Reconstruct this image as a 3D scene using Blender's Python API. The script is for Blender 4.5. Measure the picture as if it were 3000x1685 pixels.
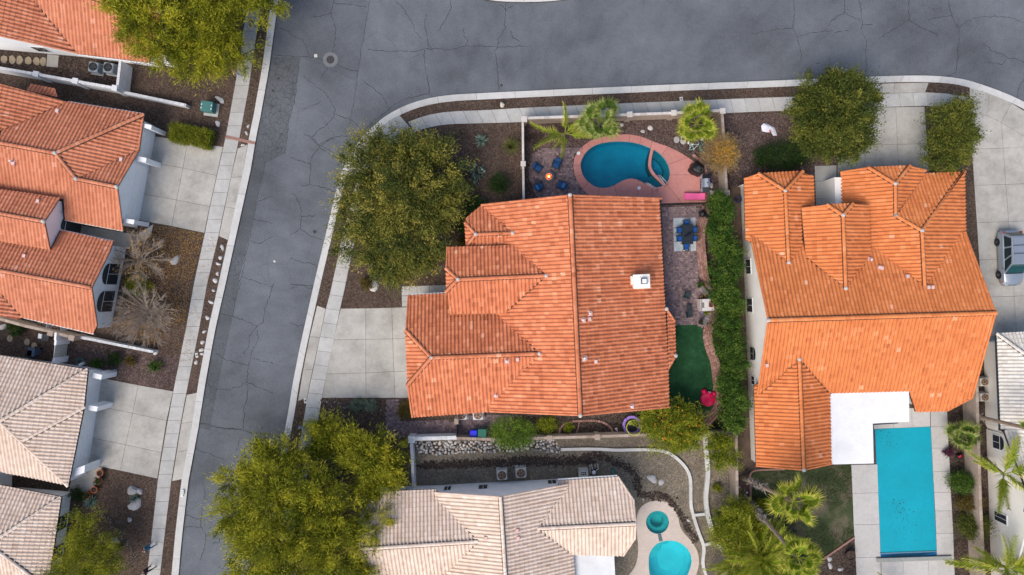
import bpy, math, random
import numpy as np
from mathutils import Vector, Matrix
random.seed(7)
RNG = np.random.default_rng(7)
R = math.radians
# ------------------------------------------------------------------ camera
H = 60.0            # drone height above the yards (m)
F = 2000.0          # focal length in photo pixels (3000 px wide)
CX, CY = 1500.0, 842.5
scene = bpy.context.scene
for _o in list(bpy.data.objects):
 bpy.data.objects.remove(_o)
C = scene.collection
cam_d = bpy.data.cameras.new('camera')
cam_d.sensor_width = 36.0
cam_d.lens = 36.0 * F / 3000.0
cam_d.clip_start = 0.5
cam_d.clip_end = 2000.0
cam = bpy.data.objects.new('camera', cam_d)
cam.location = (0, 0, H)
C.objects.link(cam)
scene.camera = cam
# ------------------------------------------------------------------ sky and sun
SUN_EL, SUN_AZ = R(50), R(218)      # light from the lower left of the picture
world = bpy.data.worlds.new('World')
scene.world = world
world.use_nodes = True
wn = world.node_tree
bg = wn.nodes['Background']
sky = wn.nodes.new('ShaderNodeTexSky')
sky.sky_type = 'NISHITA'
sky.sun_disc = False
sky.sun_elevation = SUN_EL
sky.sun_rotation = SUN_AZ
sky.air_density = 1.0
sky.dust_density = 3.0
sky.ozone_density = 1.0
wn.links.new(sky.outputs[0], bg.inputs[0])
bg.inputs[1].default_value = 0.14
sun_d = bpy.data.lights.new('sun', 'SUN')
sun_d.energy = 1.5
sun_d.angle = R(40)
sun_d.color = (1.0, 0.91, 0.80)
sun = bpy.data.objects.new('sun', sun_d)
sdir = Vector((math.sin(SUN_AZ) * math.cos(SUN_EL), math.cos(SUN_AZ) * math.cos(SUN_EL), math.sin(SUN_EL)))
sun.rotation_euler = sdir.to_track_quat('Z', 'Y').to_euler()
sun.location = sdir * 80
C.objects.link(sun)
vs = scene.view_settings
vs.view_transform = 'Standard'
vs.look = 'None'
vs.exposure = 0.48
vs.gamma = 1.0
vs.use_curve_mapping = False
# ------------------------------------------------------------------ pixel helpers: a photo pixel seen at a known height
def P(px, py, z=0.0):
 k = (H - z) / F
 return ((px - CX) * k, (CY - py) * k, z)
def P2(px, py, z=0.0):
 p = P(px, py, z)
 return (p[0], p[1])
def zoomed(ox, oy, s):
 return lambda *pts: [(ox + x / s, oy + y / s) for x, y in pts]
ZA = zoomed(1500, 230, 3.673)     # pool yard
ZB = zoomed(1600, 560, 3.673)     # patio
ZC = zoomed(1500, 900, 3.673)     # turf
ZD = zoomed(1400, 1235, 3.215)    # bottom middle
ZE = zoomed(750, 0, 3.215)        # street corner
ZF = zoomed(850, 400, 3.215)
ZG = zoomed(850, 820, 3.215)
ZH = zoomed(2200, 0, 3.215)
ZL0 = zoomed(0, 0, 3.215)
ZL1 = zoomed(0, 400, 3.215)
ZL2 = zoomed(0, 820, 3.215)
ZL3 = zoomed(0, 1235, 3.215)
ZR2 = zoomed(2150, 850, 3.027)
ZR3 = zoomed(2100, 1207, 2.862)
# ------------------------------------------------------------------ objects, parts, labels
ORG = {}
def empty(name, loc=(0, 0, 0), rz=0.0):
 o = bpy.data.objects.new(name, None)
 o.empty_display_size = 0.2
 o.location = loc
 o.rotation_euler = (0, 0, rz)
 C.objects.link(o)
 return o
def thing(name, label, cat, loc=(0, 0, 0), rz=0.0, group=None):
 o = empty(name, loc, rz)
 ORG[o] = Vector(loc)
 return tag(o, label, cat, group)
def tag(o, label, cat, group=None):
 o['label'] = label
 o['category'] = cat
 if group:
  o['group'] = group
 return o
def structure(o):
 o['kind'] = 'structure'
 return o
def stuff(o):
 o['kind'] = 'stuff'
 return o
def link(name, me, parent=None, mat=None):
 o = bpy.data.objects.new(name, me)
 C.objects.link(o)
 if parent is not None:
  o.parent = parent
  ORG[o] = ORG.get(parent, Vector((0, 0, 0)))
 if mat is not None and me is not None and not me.materials:
  me.materials.append(mat)
 return o
def copy_tree(o, parent=None):
 c = o.copy()
 C.objects.link(c)
 c.parent = parent
 ORG[c] = ORG.get(o, Vector((0, 0, 0)))
 for ch in list(o.children):
  copy_tree(ch, c)
 return c
def rounded(v):
 return (v[0], v[1], v[2])
class MB:
 """collects primitive shapes into one mesh"""
 def __init__(self):
  self.v, self.f, self.m, self.t = [], [], [], []
  self.mi = 0
  self.tone = 0.5
 def add(self, vs, fs):
  b = len(self.v)
  self.v.extend([tuple(p) for p in vs])
  self.t.extend([self.tone] * len(vs))
  for f in fs:
   self.f.append(tuple(i + b for i in f))
   self.m.append(self.mi)
  return self
 def box(self, c, s, rz=0.0, taper=1.0, bev=0.0, mat3=None):
  x, y, z = s[0] / 2, s[1] / 2, s[2] / 2
  cr, sr = math.cos(rz), math.sin(rz)
  if bev > 0:
   b = min(bev, x * .9, y * .9, z * .9)
   lv = []
   for zz, ii in ((-z, b), (-z + b, 0), (z - b, 0), (z, b)):
    k = taper if zz > 0 else 1
    xx, yy = (x - ii) * k, (y - ii) * k
    c2 = b if ii == 0 else b * .5
    lv.append([(-xx + c2, -yy), (xx - c2, -yy), (xx, -yy + c2), (xx, yy - c2), (xx - c2, yy), (-xx + c2, yy), (-xx, yy - c2), (-xx, -yy + c2)])
   vs = []
   for zz, ring in zip((-z, -z + b, z - b, z), lv):
    for px, py in ring:
     vs.append(Vector((px, py, zz)))
   fs = [tuple(range(7, -1, -1)), tuple(24 + i for i in range(8))]
   for r in range(3):
    for i in range(8):
     j = (i + 1) % 8
     fs.append((r * 8 + i, r * 8 + j, r * 8 + 8 + j, r * 8 + 8 + i))
  else:
   vs = [Vector(p) for p in ((-x, -y, -z), (x, -y, -z), (x, y, -z), (-x, y, -z),
     (-x * taper, -y * taper, z), (x * taper, -y * taper, z), (x * taper, y * taper, z), (-x * taper, y * taper, z))]
   fs = [(3, 2, 1, 0), (4, 5, 6, 7), (0, 1, 5, 4), (1, 2, 6, 5), (2, 3, 7, 6), (3, 0, 4, 7)]
  if mat3 is not None:
   vs = [mat3 @ p for p in vs]
  vs = [(p[0] * cr - p[1] * sr + c[0], p[0] * sr + p[1] * cr + c[1], p[2] + c[2]) for p in vs]
  return self.add(vs, fs)
 def prism(self, pts, z0, z1, z1s=None):
  """extruded polygon (counter-clockwise or not); z1s = top heights per vertex"""
  n = len(pts)
  a = sum(pts[i][0] * pts[(i + 1) % n][1] - pts[(i + 1) % n][0] * pts[i][1] for i in range(n))
  if a < 0:
   pts = list(reversed(pts))
   if z1s is not None:
    z1s = list(reversed(z1s))
  tz = z1s if z1s is not None else [z1] * n
  vs = [(p[0], p[1], z0) for p in pts] + [(p[0], p[1], t) for p, t in zip(pts, tz)]
  fs = [tuple(range(n, 2 * n))] + [(i, (i + 1) % n, n + (i + 1) % n, n + i) for i in range(n)]
  return self.add(vs, fs)
 def tube(self, pts, rad, n=6, cap=True):
  pts = [Vector(p) for p in pts]
  m = len(pts)
  rads = rad if isinstance(rad, (list, tuple)) else [rad] * m
  vs, fs = [], []
  prev = None
  for i, p in enumerate(pts):
   t = (pts[min(i + 1, m - 1)] - pts[max(i - 1, 0)])
   if t.length < 1e-9:
    t = Vector((0, 0, 1))
   t.normalize()
   if prev is None:
    a = Vector((0, 0, 1)) if abs(t.z) < .9 else Vector((1, 0, 0))
    u = t.cross(a).normalized()
   else:
    u = (prev - t * prev.dot(t))
    u = u.normalized() if u.length > 1e-6 else t.orthogonal().normalized()
   prev = u
   w = t.cross(u)
   for k in range(n):
    an = 2 * math.pi * k / n
    vs.append(p + (u * math.cos(an) + w * math.sin(an)) * rads[i])
  for i in range(m - 1):
   for k in range(n):
    k2 = (k + 1) % n
    fs.append((i * n + k, i * n + k2, (i + 1) * n + k2, (i + 1) * n + k))
  if cap:
   fs.append(tuple(range(n - 1, -1, -1)))
   fs.append(tuple((m - 1) * n + k for k in range(n)))
  return self.add(vs, fs)
 def lathe(self, prof, c=(0, 0, 0), n=20, sq=None):
  """profile of (radius, z); sq = superellipse exponent for squared rounds"""
  vs, fs = [], []
  for r, z in prof:
   for k in range(n):
    a = 2 * math.pi * k / n
    ca, sa = math.cos(a), math.sin(a)
    if sq:
     q = (abs(ca) ** sq + abs(sa) ** sq) ** (-1 / sq)
     ca, sa = ca * q, sa * q
    vs.append((c[0] + r * ca, c[1] + r * sa, c[2] + z))
  m = len(prof)
  for i in range(m - 1):
   for k in range(n):
    k2 = (k + 1) % n
    fs.append((i * n + k, i * n + k2, (i + 1) * n + k2, (i + 1) * n + k))
  fs.append(tuple(range(n - 1, -1, -1)))
  fs.append(tuple((m - 1) * n + k for k in range(n)))
  return self.add(vs, fs)
 def torus(self, c, Rr, r, n=20, m=6, rot=None):
  vs, fs = [], []
  for i in range(n):
   a = 2 * math.pi * i / n
   for j in range(m):
    b = 2 * math.pi * j / m
    p = Vector(((Rr + r * math.cos(b)) * math.cos(a), (Rr + r * math.cos(b)) * math.sin(a), r * math.sin(b)))
    if rot is not None:
     p = rot @ p
    vs.append((p[0] + c[0], p[1] + c[1], p[2] + c[2]))
  for i in range(n):
   for j in range(m):
    i2, j2 = (i + 1) % n, (j + 1) % m
    fs.append((i * m + j, i2 * m + j, i2 * m + j2, i * m + j2))
  return self.add(vs, fs)
 def rock(self, c, s, seed=0, n=9, rings=5):
  rg = random.Random(seed)
  vs, fs = [], []
  ph = rg.random() * 6.28
  k2, k3 = .10 + .18 * rg.random(), .05 + .12 * rg.random()
  for i in range(rings):
   t = i / (rings - 1)
   zz = t
   rr = math.sqrt(max(0.0, 1 - (t * .96) ** 2.4))
   for k in range(n):
    a = 2 * math.pi * k / n
    q = 1 + k2 * math.cos(2 * a + ph) + k3 * math.cos(3 * a + ph * 2) + rg.uniform(-.07, .07)
    vs.append((c[0] + s[0] * rr * q * math.cos(a), c[1] + s[1] * rr * q * math.sin(a), c[2] + s[2] * (zz + rg.uniform(-.05, .05))))
  for i in range(rings - 1):
   for k in range(n):
    k2_ = (k + 1) % n
    fs.append((i * n + k, i * n + k2_, (i + 1) * n + k2_, (i + 1) * n + k))
  fs.append(tuple((rings - 1) * n + k for k in range(n)))
  return self.add(vs, fs)
 def mesh(self, name, mats=None, off=None, smooth=False):
  me = bpy.data.meshes.new(name)
  v = self.v
  if off is not None and (off[0] or off[1] or off[2]):
   v = [(p[0] - off[0], p[1] - off[1], p[2] - off[2]) for p in v]
  me.from_pydata(v, [], self.f)
  if mats is not None:
   for m in (mats if isinstance(mats, (list, tuple)) else [mats]):
    me.materials.append(m)
  if any(self.m):
   me.polygons.foreach_set('material_index', self.m)
  at = me.attributes.new('tone', 'FLOAT', 'POINT')
  at.data.foreach_set('value', self.t)
  if smooth:
   me.polygons.foreach_set('use_smooth', [True] * len(me.polygons))
  me.update()
  return me
 def obj(self, name, mats, parent=None, smooth=False, world=True):
  off = ORG.get(parent) if (parent is not None and world) else None
  return link(name, self.mesh(name, mats, off, smooth), parent)
def np_mesh(name, verts, faces_n, tone=None, mat=None):
 """verts (N*k,3) with faces of k consecutive vertices"""
 me = bpy.data.meshes.new(name)
 nv = len(verts)
 nf = nv // faces_n
 me.vertices.add(nv)
 me.vertices.foreach_set('co', np.ascontiguousarray(verts, dtype=np.float32).ravel())
 me.loops.add(nv)
 me.loops.foreach_set('vertex_index', np.arange(nv, dtype=np.int32))
 me.polygons.add(nf)
 me.polygons.foreach_set('loop_start', np.arange(0, nv, faces_n, dtype=np.int32))
 me.polygons.foreach_set('loop_total', np.full(nf, faces_n, dtype=np.int32))
 if tone is not None:
  at = me.attributes.new('tone', 'FLOAT', 'POINT')
  at.data.foreach_set('value', np.ascontiguousarray(tone, dtype=np.float32))
 if mat is not None:
  me.materials.append(mat)
 me.update(calc_edges=True)
 return me
# ------------------------------------------------------------------ materials
def _mat(name):
 m = bpy.data.materials.new(name)
 m.use_nodes = True
 nt = m.node_tree
 b = nt.nodes['Principled BSDF']
 return m, nt, b
def _n(nt, t, **kw):
 n = nt.nodes.new(t)
 for k, v in kw.items():
  if hasattr(n, k):
   setattr(n, k, v)
  else:
   n.inputs[k].default_value = v
 return n
def _pos(nt, sc=(1, 1, 1)):
 g = nt.nodes.new('ShaderNodeNewGeometry')
 mp = nt.nodes.new('ShaderNodeMapping')
 mp.inputs['Scale'].default_value = sc
 nt.links.new(g.outputs['Position'], mp.inputs['Vector'])
 return mp.outputs[0]
def _ramp(nt, fac, stops):
 r = nt.nodes.new('ShaderNodeValToRGB')
 e = r.color_ramp.elements
 e[0].position, e[0].color = stops[0][0], (*stops[0][1], 1)
 e[1].position, e[1].color = stops[-1][0], (*stops[-1][1], 1)
 for p, c in stops[1:-1]:
  x = e.new(p)
  x.color = (*c, 1)
 nt.links.new(fac, r.inputs[0])
 return r.outputs[0]
def _mix(nt, fac, a, b, mode='MIX'):
 m = nt.nodes.new('ShaderNodeMix')
 m.data_type = 'RGBA'
 m.blend_type = mode
 for s, v in ((m.inputs[0], fac), (m.inputs[6], a), (m.inputs[7], b)):
  if hasattr(v, 'links'):
   nt.links.new(v, s)
  elif isinstance(v, (int, float)):
   s.default_value = v
  else:
   s.default_value = (*v, 1) if len(v) == 3 else v
 return m.outputs[2]
def _noise(nt, vec, scale, detail=3.0, rough=.55):
 n = nt.nodes.new('ShaderNodeTexNoise')
 n.inputs['Scale'].default_value = scale
 n.inputs['Detail'].default_value = detail
 n.inputs['Roughness'].default_value = rough
 nt.links.new(vec, n.inputs['Vector'])
 return n.outputs[0]
def _vor(nt, vec, scale, feature='F1'):
 n = nt.nodes.new('ShaderNodeTexVoronoi')
 n.feature = feature
 n.inputs['Scale'].default_value = scale
 nt.links.new(vec, n.inputs['Vector'])
 return n
def _math(nt, op, a, b=0.0, clamp=False):
 m = nt.nodes.new('ShaderNodeMath')
 m.operation = op
 m.use_clamp = clamp
 for s, v in ((m.inputs[0], a), (m.inputs[1], b)):
  if hasattr(v, 'links'):
   nt.links.new(v, s)
  else:
   s.default_value = v
 return m.outputs[0]
def _bump(nt, b, h, dist=.01, strength=.6):
 bp = nt.nodes.new('ShaderNodeBump')
 bp.inputs['Distance'].default_value = dist
 bp.inputs['Strength'].default_value = strength
 nt.links.new(h, bp.inputs['Height'])
 nt.links.new(bp.outputs[0], b.inputs['Normal'])
def _attr(nt, name='tone'):
 a = nt.nodes.new('ShaderNodeAttribute')
 a.attribute_name = name
 return a.outputs['Fac']
MATS = {}
def plain(name, col, rough=.7, var=.12, scale=3.0, metal=0.0, bump=0.0, spec=.35, bscale=None):
 """one colour with soft variation and grain"""
 if name in MATS:
  return MATS[name]
 m, nt, b = _mat(name)
 v = _pos(nt)
 n1 = _noise(nt, v, scale, 4)
 n2 = _noise(nt, v, scale * 9, 3)
 dark = tuple(c * (1 - var) for c in col)
 lite = tuple(min(1, c * (1 + var)) for c in col)
 c1 = _ramp(nt, n1, [(.3, dark), (.7, lite)])
 c2 = _mix(nt, .5 * min(1, var * 4), c1, _ramp(nt, n2, [(.3, (.35, .35, .35)), (.7, (.65, .65, .65))]), 'OVERLAY')
 nt.links.new(c2, b.inputs['Base Color'])
 b.inputs['Roughness'].default_value = rough
 b.inputs['Metallic'].default_value = metal
 b.inputs['Specular IOR Level'].default_value = spec
 if bump:
  _bump(nt, b, _noise(nt, v, bscale or scale * 12, 3), bump)
 MATS[name] = m
 return m
def toned(name, stops, rough=.85, stain=.25, grain=14.0, bump=.004, spec=.25, stain_col=(.25, .2, .18), sscale=.5):
 """colour chosen per piece through the tone attribute, plus stains and grain"""
 m, nt, b = _mat(name)
 v = _pos(nt)
 base = _ramp(nt, _attr(nt), stops)
 n1 = _noise(nt, v, sscale, 5, .62)
 k = _math(nt, 'MULTIPLY', _ramp_val(nt, n1, .45, .75), stain)
 c = _mix(nt, k, base, stain_col, 'MULTIPLY')
 n2 = _noise(nt, v, grain, 3)
 c = _mix(nt, .35, c, _ramp(nt, n2, [(.3, (.3, .3, .3)), (.7, (.7, .7, .7))]), 'OVERLAY')
 nt.links.new(c, b.inputs['Base Color'])
 b.inputs['Roughness'].default_value = rough
 b.inputs['Specular IOR Level'].default_value = spec
 if bump:
  _bump(nt, b, n2, bump)
 MATS[name] = m
 return m
def _ramp_val(nt, x, a, b):
 mr = nt.nodes.new('ShaderNodeMapRange')
 mr.inputs[1].default_value = a
 mr.inputs[2].default_value = b
 nt.links.new(x, mr.inputs[0])
 return mr.outputs[0]
def gravel(name, cols, cell=16.0, big=.35, patch=None, rough=.95):
 m, nt, b = _mat(name)
 v = _pos(nt)
 vo = _vor(nt, v, cell)
 sep = nt.nodes.new('ShaderNodeSeparateColor')
 nt.links.new(vo.outputs['Color'], sep.inputs[0])
 n = len(cols)
 c = _ramp(nt, sep.outputs[0], [(i / (n - 1), cols[i]) for i in range(n)])
 vo2 = _vor(nt, v, cell * .42)
 sep2 = nt.nodes.new('ShaderNodeSeparateColor')
 nt.links.new(vo2.outputs['Color'], sep2.inputs[0])
 lum = _ramp(nt, sep2.outputs[1], [(0, (.42, .42, .42)), (.8, (.51, .51, .51)), (1, (.64, .63, .62))])
 c = _mix(nt, .8, c, lum, 'OVERLAY')
 big_n = _noise(nt, v, big, 6, .65)
 c = _mix(nt, .75, c, _ramp(nt, big_n, [(.3, (.34, .33, .32)), (.5, (.5, .5, .5)), (.72, (.63, .62, .6))]), 'OVERLAY')
 if patch:
  pn = _noise(nt, v, patch[1], 5, .6)
  c = _mix(nt, _ramp_val(nt, pn, patch[2], patch[2] + .12), c, patch[0])
 nt.links.new(c, b.inputs['Base Color'])
 b.inputs['Roughness'].default_value = rough
 b.inputs['Specular IOR Level'].default_value = .15
 _bump(nt, b, vo.outputs['Distance'], .03, .8)
 MATS[name] = m
 return m
def asphalt(name, col, crack=.0, cscale=1.2, mott=.35, cw_=.010, gate_=.5):
 m, nt, b = _mat(name)
 v = _pos(nt)
 big = _noise(nt, v, .11, 6, .6)
 mid = _noise(nt, v, .9, 4)
 fine = _noise(nt, v, 26, 2)
 vo = _vor(nt, v, 30)
 sep = nt.nodes.new('ShaderNodeSeparateColor')
 nt.links.new(vo.outputs['Color'], sep.inputs[0])
 c = _ramp(nt, big, [(.28, tuple(x * (1 - mott) for x in col)), (.5, col), (.72, tuple(x * (1 + mott * .7) for x in col))])
 c = _mix(nt, .5, c, _ramp(nt, mid, [(.3, (.42, .42, .42)), (.7, (.58, .58, .58))]), 'OVERLAY')
 c = _mix(nt, .55, c, _ramp(nt, sep.outputs[0], [(0, (.33, .33, .33)), (.6, (.5, .5, .5)), (1, (.72, .72, .71))]), 'OVERLAY')
 c = _mix(nt, .35, c, _ramp(nt, fine, [(.3, (.35, .35, .35)), (.7, (.65, .65, .65))]), 'OVERLAY')
 if crack:
  nz = nt.nodes.new('ShaderNodeTexNoise')
  nz.inputs['Scale'].default_value = 1.6
  nz.inputs['Detail'].default_value = 5
  nt.links.new(v, nz.inputs['Vector'])
  add = nt.nodes.new('ShaderNodeVectorMath')
  add.operation = 'MULTIPLY_ADD'
  nt.links.new(nz.outputs['Color'], add.inputs[0])
  add.inputs[1].default_value = (.5, .5, .5)
  nt.links.new(v, add.inputs[2])
  e = _vor(nt, add.outputs[0], cscale, 'DISTANCE_TO_EDGE')
  k = _math(nt, 'LESS_THAN', e.outputs['Distance'], cw_)
  gate = _ramp_val(nt, _noise(nt, v, .12, 3), gate_, gate_ + .12)
  k = _math(nt, 'MULTIPLY', _math(nt, 'MULTIPLY', k, gate), crack)
  c = _mix(nt, k, c, (.02, .02, .022))
 nt.links.new(c, b.inputs['Base Color'])
 b.inputs['Roughness'].default_value = .9
 b.inputs['Specular IOR Level'].default_value = .25
 _bump(nt, b, sep.outputs[0], .006, .6)
 MATS[name] = m
 return m
def concrete(name, col, stain=.35, sscale=.35, stain_col=(.45, .43, .4)):
 m, nt, b = _mat(name)
 v = _pos(nt)
 oi = nt.nodes.new('ShaderNodeObjectInfo')
 base = _mix(nt, .45, col, _ramp(nt, oi.outputs['Random'], [(0, tuple(x * .86 for x in col)), (1, tuple(min(1, x * 1.1) for x in col))]))
 n1 = _noise(nt, v, sscale, 6, .68)
 c = _mix(nt, _math(nt, 'MULTIPLY', _ramp_val(nt, n1, .42, .72), stain), base, stain_col, 'MULTIPLY')
 n3 = _noise(nt, v, sscale * 7, 5, .7)
 c = _mix(nt, .55, c, _ramp(nt, n3, [(.25, (.4, .4, .4)), (.75, (.6, .6, .59))]), 'OVERLAY')
 n2 = _noise(nt, v, 22, 3)
 c = _mix(nt, .3, c, _ramp(nt, n2, [(.3, (.38, .38, .38)), (.7, (.62, .62, .62))]), 'OVERLAY')
 nt.links.new(c, b.inputs['Base Color'])
 b.inputs['Roughness'].default_value = .88
 b.inputs['Specular IOR Level'].default_value = .25
 _bump(nt, b, n2, .004)
 MATS[name] = m
 return m
def leafy(name, stops, trans=.3, rough=.65):
 m, nt, b = _mat(name)
 c = _ramp(nt, _attr(nt), stops)
 nt.links.new(c, b.inputs['Base Color'])
 b.inputs['Roughness'].default_value = rough
 b.inputs['Specular IOR Level'].default_value = .15
 tr = nt.nodes.new('ShaderNodeBsdfTranslucent')
 nt.links.new(c, tr.inputs[0])
 mx = nt.nodes.new('ShaderNodeMixShader')
 mx.inputs[0].default_value = trans
 nt.links.new(b.outputs[0], mx.inputs[1])
 nt.links.new(tr.outputs[0], mx.inputs[2])
 nt.links.new(mx.outputs[0], nt.nodes['Material Output'].inputs[0])
 MATS[name] = m
 return m
def water(name, tint):
 """clear tinted pool water over a real basin: absorbs colour, reflects the sky at its surface"""
 m = bpy.data.materials.new(name)
 m.use_nodes = True
 nt = m.node_tree
 nt.nodes.remove(nt.nodes['Principled BSDF'])
 v = _pos(nt)
 tr = nt.nodes.new('ShaderNodeBsdfTransparent')
 tr.inputs[0].default_value = (*tint, 1)
 gl = nt.nodes.new('ShaderNodeBsdfGlossy')
 gl.inputs['Roughness'].default_value = .06
 fr = nt.nodes.new('ShaderNodeFresnel')
 fr.inputs[0].default_value = 1.33
 bp = nt.nodes.new('ShaderNodeBump')
 bp.inputs['Distance'].default_value = .02
 bp.inputs['Strength'].default_value = .25
 nt.links.new(_noise(nt, v, 5, 3), bp.inputs['Height'])
 nt.links.new(bp.outputs[0], gl.inputs['Normal'])
 nt.links.new(bp.outputs[0], fr.inputs['Normal'])
 mx = nt.nodes.new('ShaderNodeMixShader')
 nt.links.new(fr.outputs[0], mx.inputs[0])
 nt.links.new(tr.outputs[0], mx.inputs[1])
 nt.links.new(gl.outputs[0], mx.inputs[2])
 nt.links.new(mx.outputs[0], nt.nodes['Material Output'].inputs[0])
 MATS[name] = m
 return m
def emitter(name, col, strength):
 m, nt, b = _mat(name)
 v = _pos(nt)
 n = _noise(nt, v, 9, 3)
 c = _ramp(nt, n, [(.3, tuple(x * .6 for x in col)), (.7, col)])
 nt.links.new(c, b.inputs['Base Color'])
 nt.links.new(c, b.inputs['Emission Color'])
 b.inputs['Emission Strength'].default_value = strength
 return m
M_TILE = toned('terracotta_tile', [(0, (.43, .132, .060)), (.3, (.55, .180, .084)), (.6, (.66, .230, .110)), (.85, (.74, .300, .158)), (1, (.80, .42, .26))], stain=.45, stain_col=(.66, .54, .48), sscale=.35)
M_TILE_R = toned('bright_terracotta_tile', [(0, (.49, .145, .050)), (.3, (.61, .195, .066)), (.65, (.70, .240, .084)), (.9, (.75, .30, .13)), (1, (.80, .44, .28))], stain=.4, stain_col=(.7, .58, .5), sscale=.3)
M_TILE_L = toned('soft_terracotta_tile', [(0, (.43, .150, .080)), (.3, (.54, .200, .108)), (.65, (.63, .250, .140)), (.9, (.70, .32, .20)), (1, (.74, .42, .30))], stain=.4, stain_col=(.66, .54, .48), sscale=.3)
M_TILE_T = toned('tan_tile', [(0, (.58, .435, .335)), (.3, (.66, .515, .41)), (.6, (.73, .585, .475)), (.9, (.78, .645, .54)), (1, (.82, .71, .61))], stain=.35, stain_col=(.74, .66, .59), sscale=.35)
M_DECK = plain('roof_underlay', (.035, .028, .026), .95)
M_MORTAR = plain('grey_mortar', (.50, .49, .47), .9, .15, 8)
M_STUCCO = plain('white_stucco', (.84, .85, .86), .92, .05, .8, bump=.003, spec=.2)
M_STUCCO_C = plain('cream_stucco', (.83, .80, .74), .92, .05, .8, bump=.003, spec=.2)
M_STUCCO_T = plain('pale_tan_stucco', (.7, .66, .6), .92, .06, .8, bump=.003, spec=.2)
M_FASCIA = plain('white_fascia', (.78, .78, .78), .6, .06)
M_FLAT = concrete('white_roof_coating', (.80, .81, .82), .45, .5, (.70, .69, .66))
M_GLASS = plain('dark_window_glass', (.035, .042, .05), .08, .1, 1.5, spec=.6)
M_FRAME = plain('white_window_frame', (.80, .81, .82), .5, .04)
M_ROAD = asphalt('asphalt', (.124, .136, .153), crack=.22, cscale=.42, mott=.45)
M_ROAD_D = asphalt('old_asphalt', (.098, .106, .116), crack=.5, cscale=1.9, mott=.35, cw_=.03, gate_=.42)
M_CRACK = plain('crack_filler', (.028, .028, .030), .9)
M_KERB = concrete('kerb_concrete', (.56, .555, .535), .25)
M_WALK = concrete('pavement_concrete', (.47, .465, .445), .4)
M_DRIVE = concrete('driveway_concrete', (.455, .437, .398), .75, .45, (.56, .55, .53))
M_JOINT = plain('joint_dirt', (.06, .055, .05), .95)
M_GRAVEL = gravel('brown_gravel', [(.048, .032, .024), (.075, .051, .039), (.100, .070, .054), (.150, .112, .090)], 15)
M_GRAVEL_P = gravel('pink_brown_gravel', [(.055, .036, .031), (.085, .056, .049), (.115, .078, .070), (.19, .145, .132)], 13)
M_GRAVEL_T = gravel('tan_gravel', [(.125, .104, .075), (.175, .147, .110), (.220, .187, .143), (.30, .265, .21)], 16)
M_DIRT = gravel('dark_dirt', [(.030, .021, .017), (.052, .037, .030), (.080, .058, .046), (.12, .09, .075)], 11)
M_SOIL = plain('brown_soil', (.115, .080, .060), .95, .3, 1.2, bump=.01)
M_TURF = toned('artificial_turf', [(0, (.006, .045, .012)), (.5, (.012, .080, .024)), (1, (.030, .130, .042))], .95, .2, 18, 0)
M_LAWN = toned('winter_lawn', [(0, (.022, .035, .012)), (.5, (.050, .070, .022)), (1, (.115, .105, .055))], .95, .2, 8, 0)
def grass_base(name, stops, sc):
 m, nt, b = _mat(name)
 v = _pos(nt)
 c = _ramp(nt, _noise(nt, v, sc, 6, .62), stops)
 c = _mix(nt, .5, c, _ramp(nt, _noise(nt, v, 18, 3), [(.3, (.36, .36, .36)), (.7, (.64, .64, .64))]), 'OVERLAY')
 nt.links.new(c, b.inputs['Base Color'])
 b.inputs['Roughness'].default_value = .95
 return m
M_LAWNB = grass_base('lawn_soil', [(.34, (.026, .042, .012)), (.45, (.050, .066, .024)), (.54, (.115, .100, .062)), (.68, (.16, .13, .09))], .34)
M_TURFB = grass_base('turf_backing', [(.3, (.006, .042, .012)), (.5, (.011, .070, .022)), (.7, (.024, .105, .036))], 1.1)
M_PAVER = toned('purple_brown_paver', [(0, (.125, .090, .097)), (.4, (.205, .147, .154)), (.75, (.265, .192, .194)), (1, (.35, .26, .225))], stain=.3, grain=20, stain_col=(.6, .58, .6))
M_BLOCK = toned('red_brown_wall_block', [(0, (.24, .130, .105)), (.5, (.33, .185, .150)), (1, (.42, .255, .21))], stain=.35, grain=20)
M_CMU = toned('tan_wall_block', [(0, (.30, .235, .185)), (.5, (.37, .295, .24)), (1, (.44, .36, .30))], stain=.3, grain=20)
M_POOLDECK = concrete('pink_pool_deck', (.53, .235, .205), .3, .5, (.75, .66, .63))
M_TANDECK = concrete('tan_pool_deck', (.55, .47, .41), .25, .5, (.75, .7, .66))
M_GREYDECK = concrete('grey_pool_deck', (.50, .485, .465), .3, .5, (.7, .68, .66))
M_PLASTER = plain('pool_plaster', (.30, .52, .56), .7, .10, .8)
M_PLASTER_L = plain('pale_pool_plaster', (.60, .78, .80), .7, .06, .8)
M_WATER = water('pool_water', (.12, .62, .78))
M_WATER_L = water('pale_pool_water', (.22, .84, .90))
M_COVER = plain('teal_pool_cover', (.004, .33, .43), .45, .06, .5)
M_ROCK = toned('pale_rock', [(0, (.30, .29, .28)), (.5, (.46, .45, .44)), (1, (.62, .60, .57))], stain=.4, grain=9, bump=.01)
M_RIPRAP = toned('mixed_river_stone', [(0, (.20, .20, .205)), (.25, (.38, .375, .37)), (.6, (.56, .545, .52)), (.85, (.66, .63, .58)), (1, (.56, .45, .34))], stain=.3, grain=14, bump=.006)
M_PEBBLE = toned('loose_pebble', [(0, (.035, .025, .021)), (.6, (.085, .06, .048)), (.9, (.16, .125, .105)), (1, (.34, .31, .28))], stain=0, bump=0)
M_BARK = plain('bark', (.105, .078, .055), .95, .3, 6, bump=.02)
M_GREYBARK = plain('grey_bark', (.29, .235, .19), .95, .2, 6)
M_PALMBARK = plain('palm_trunk', (.26, .205, .15), .95, .3, 5, bump=.02)
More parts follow.
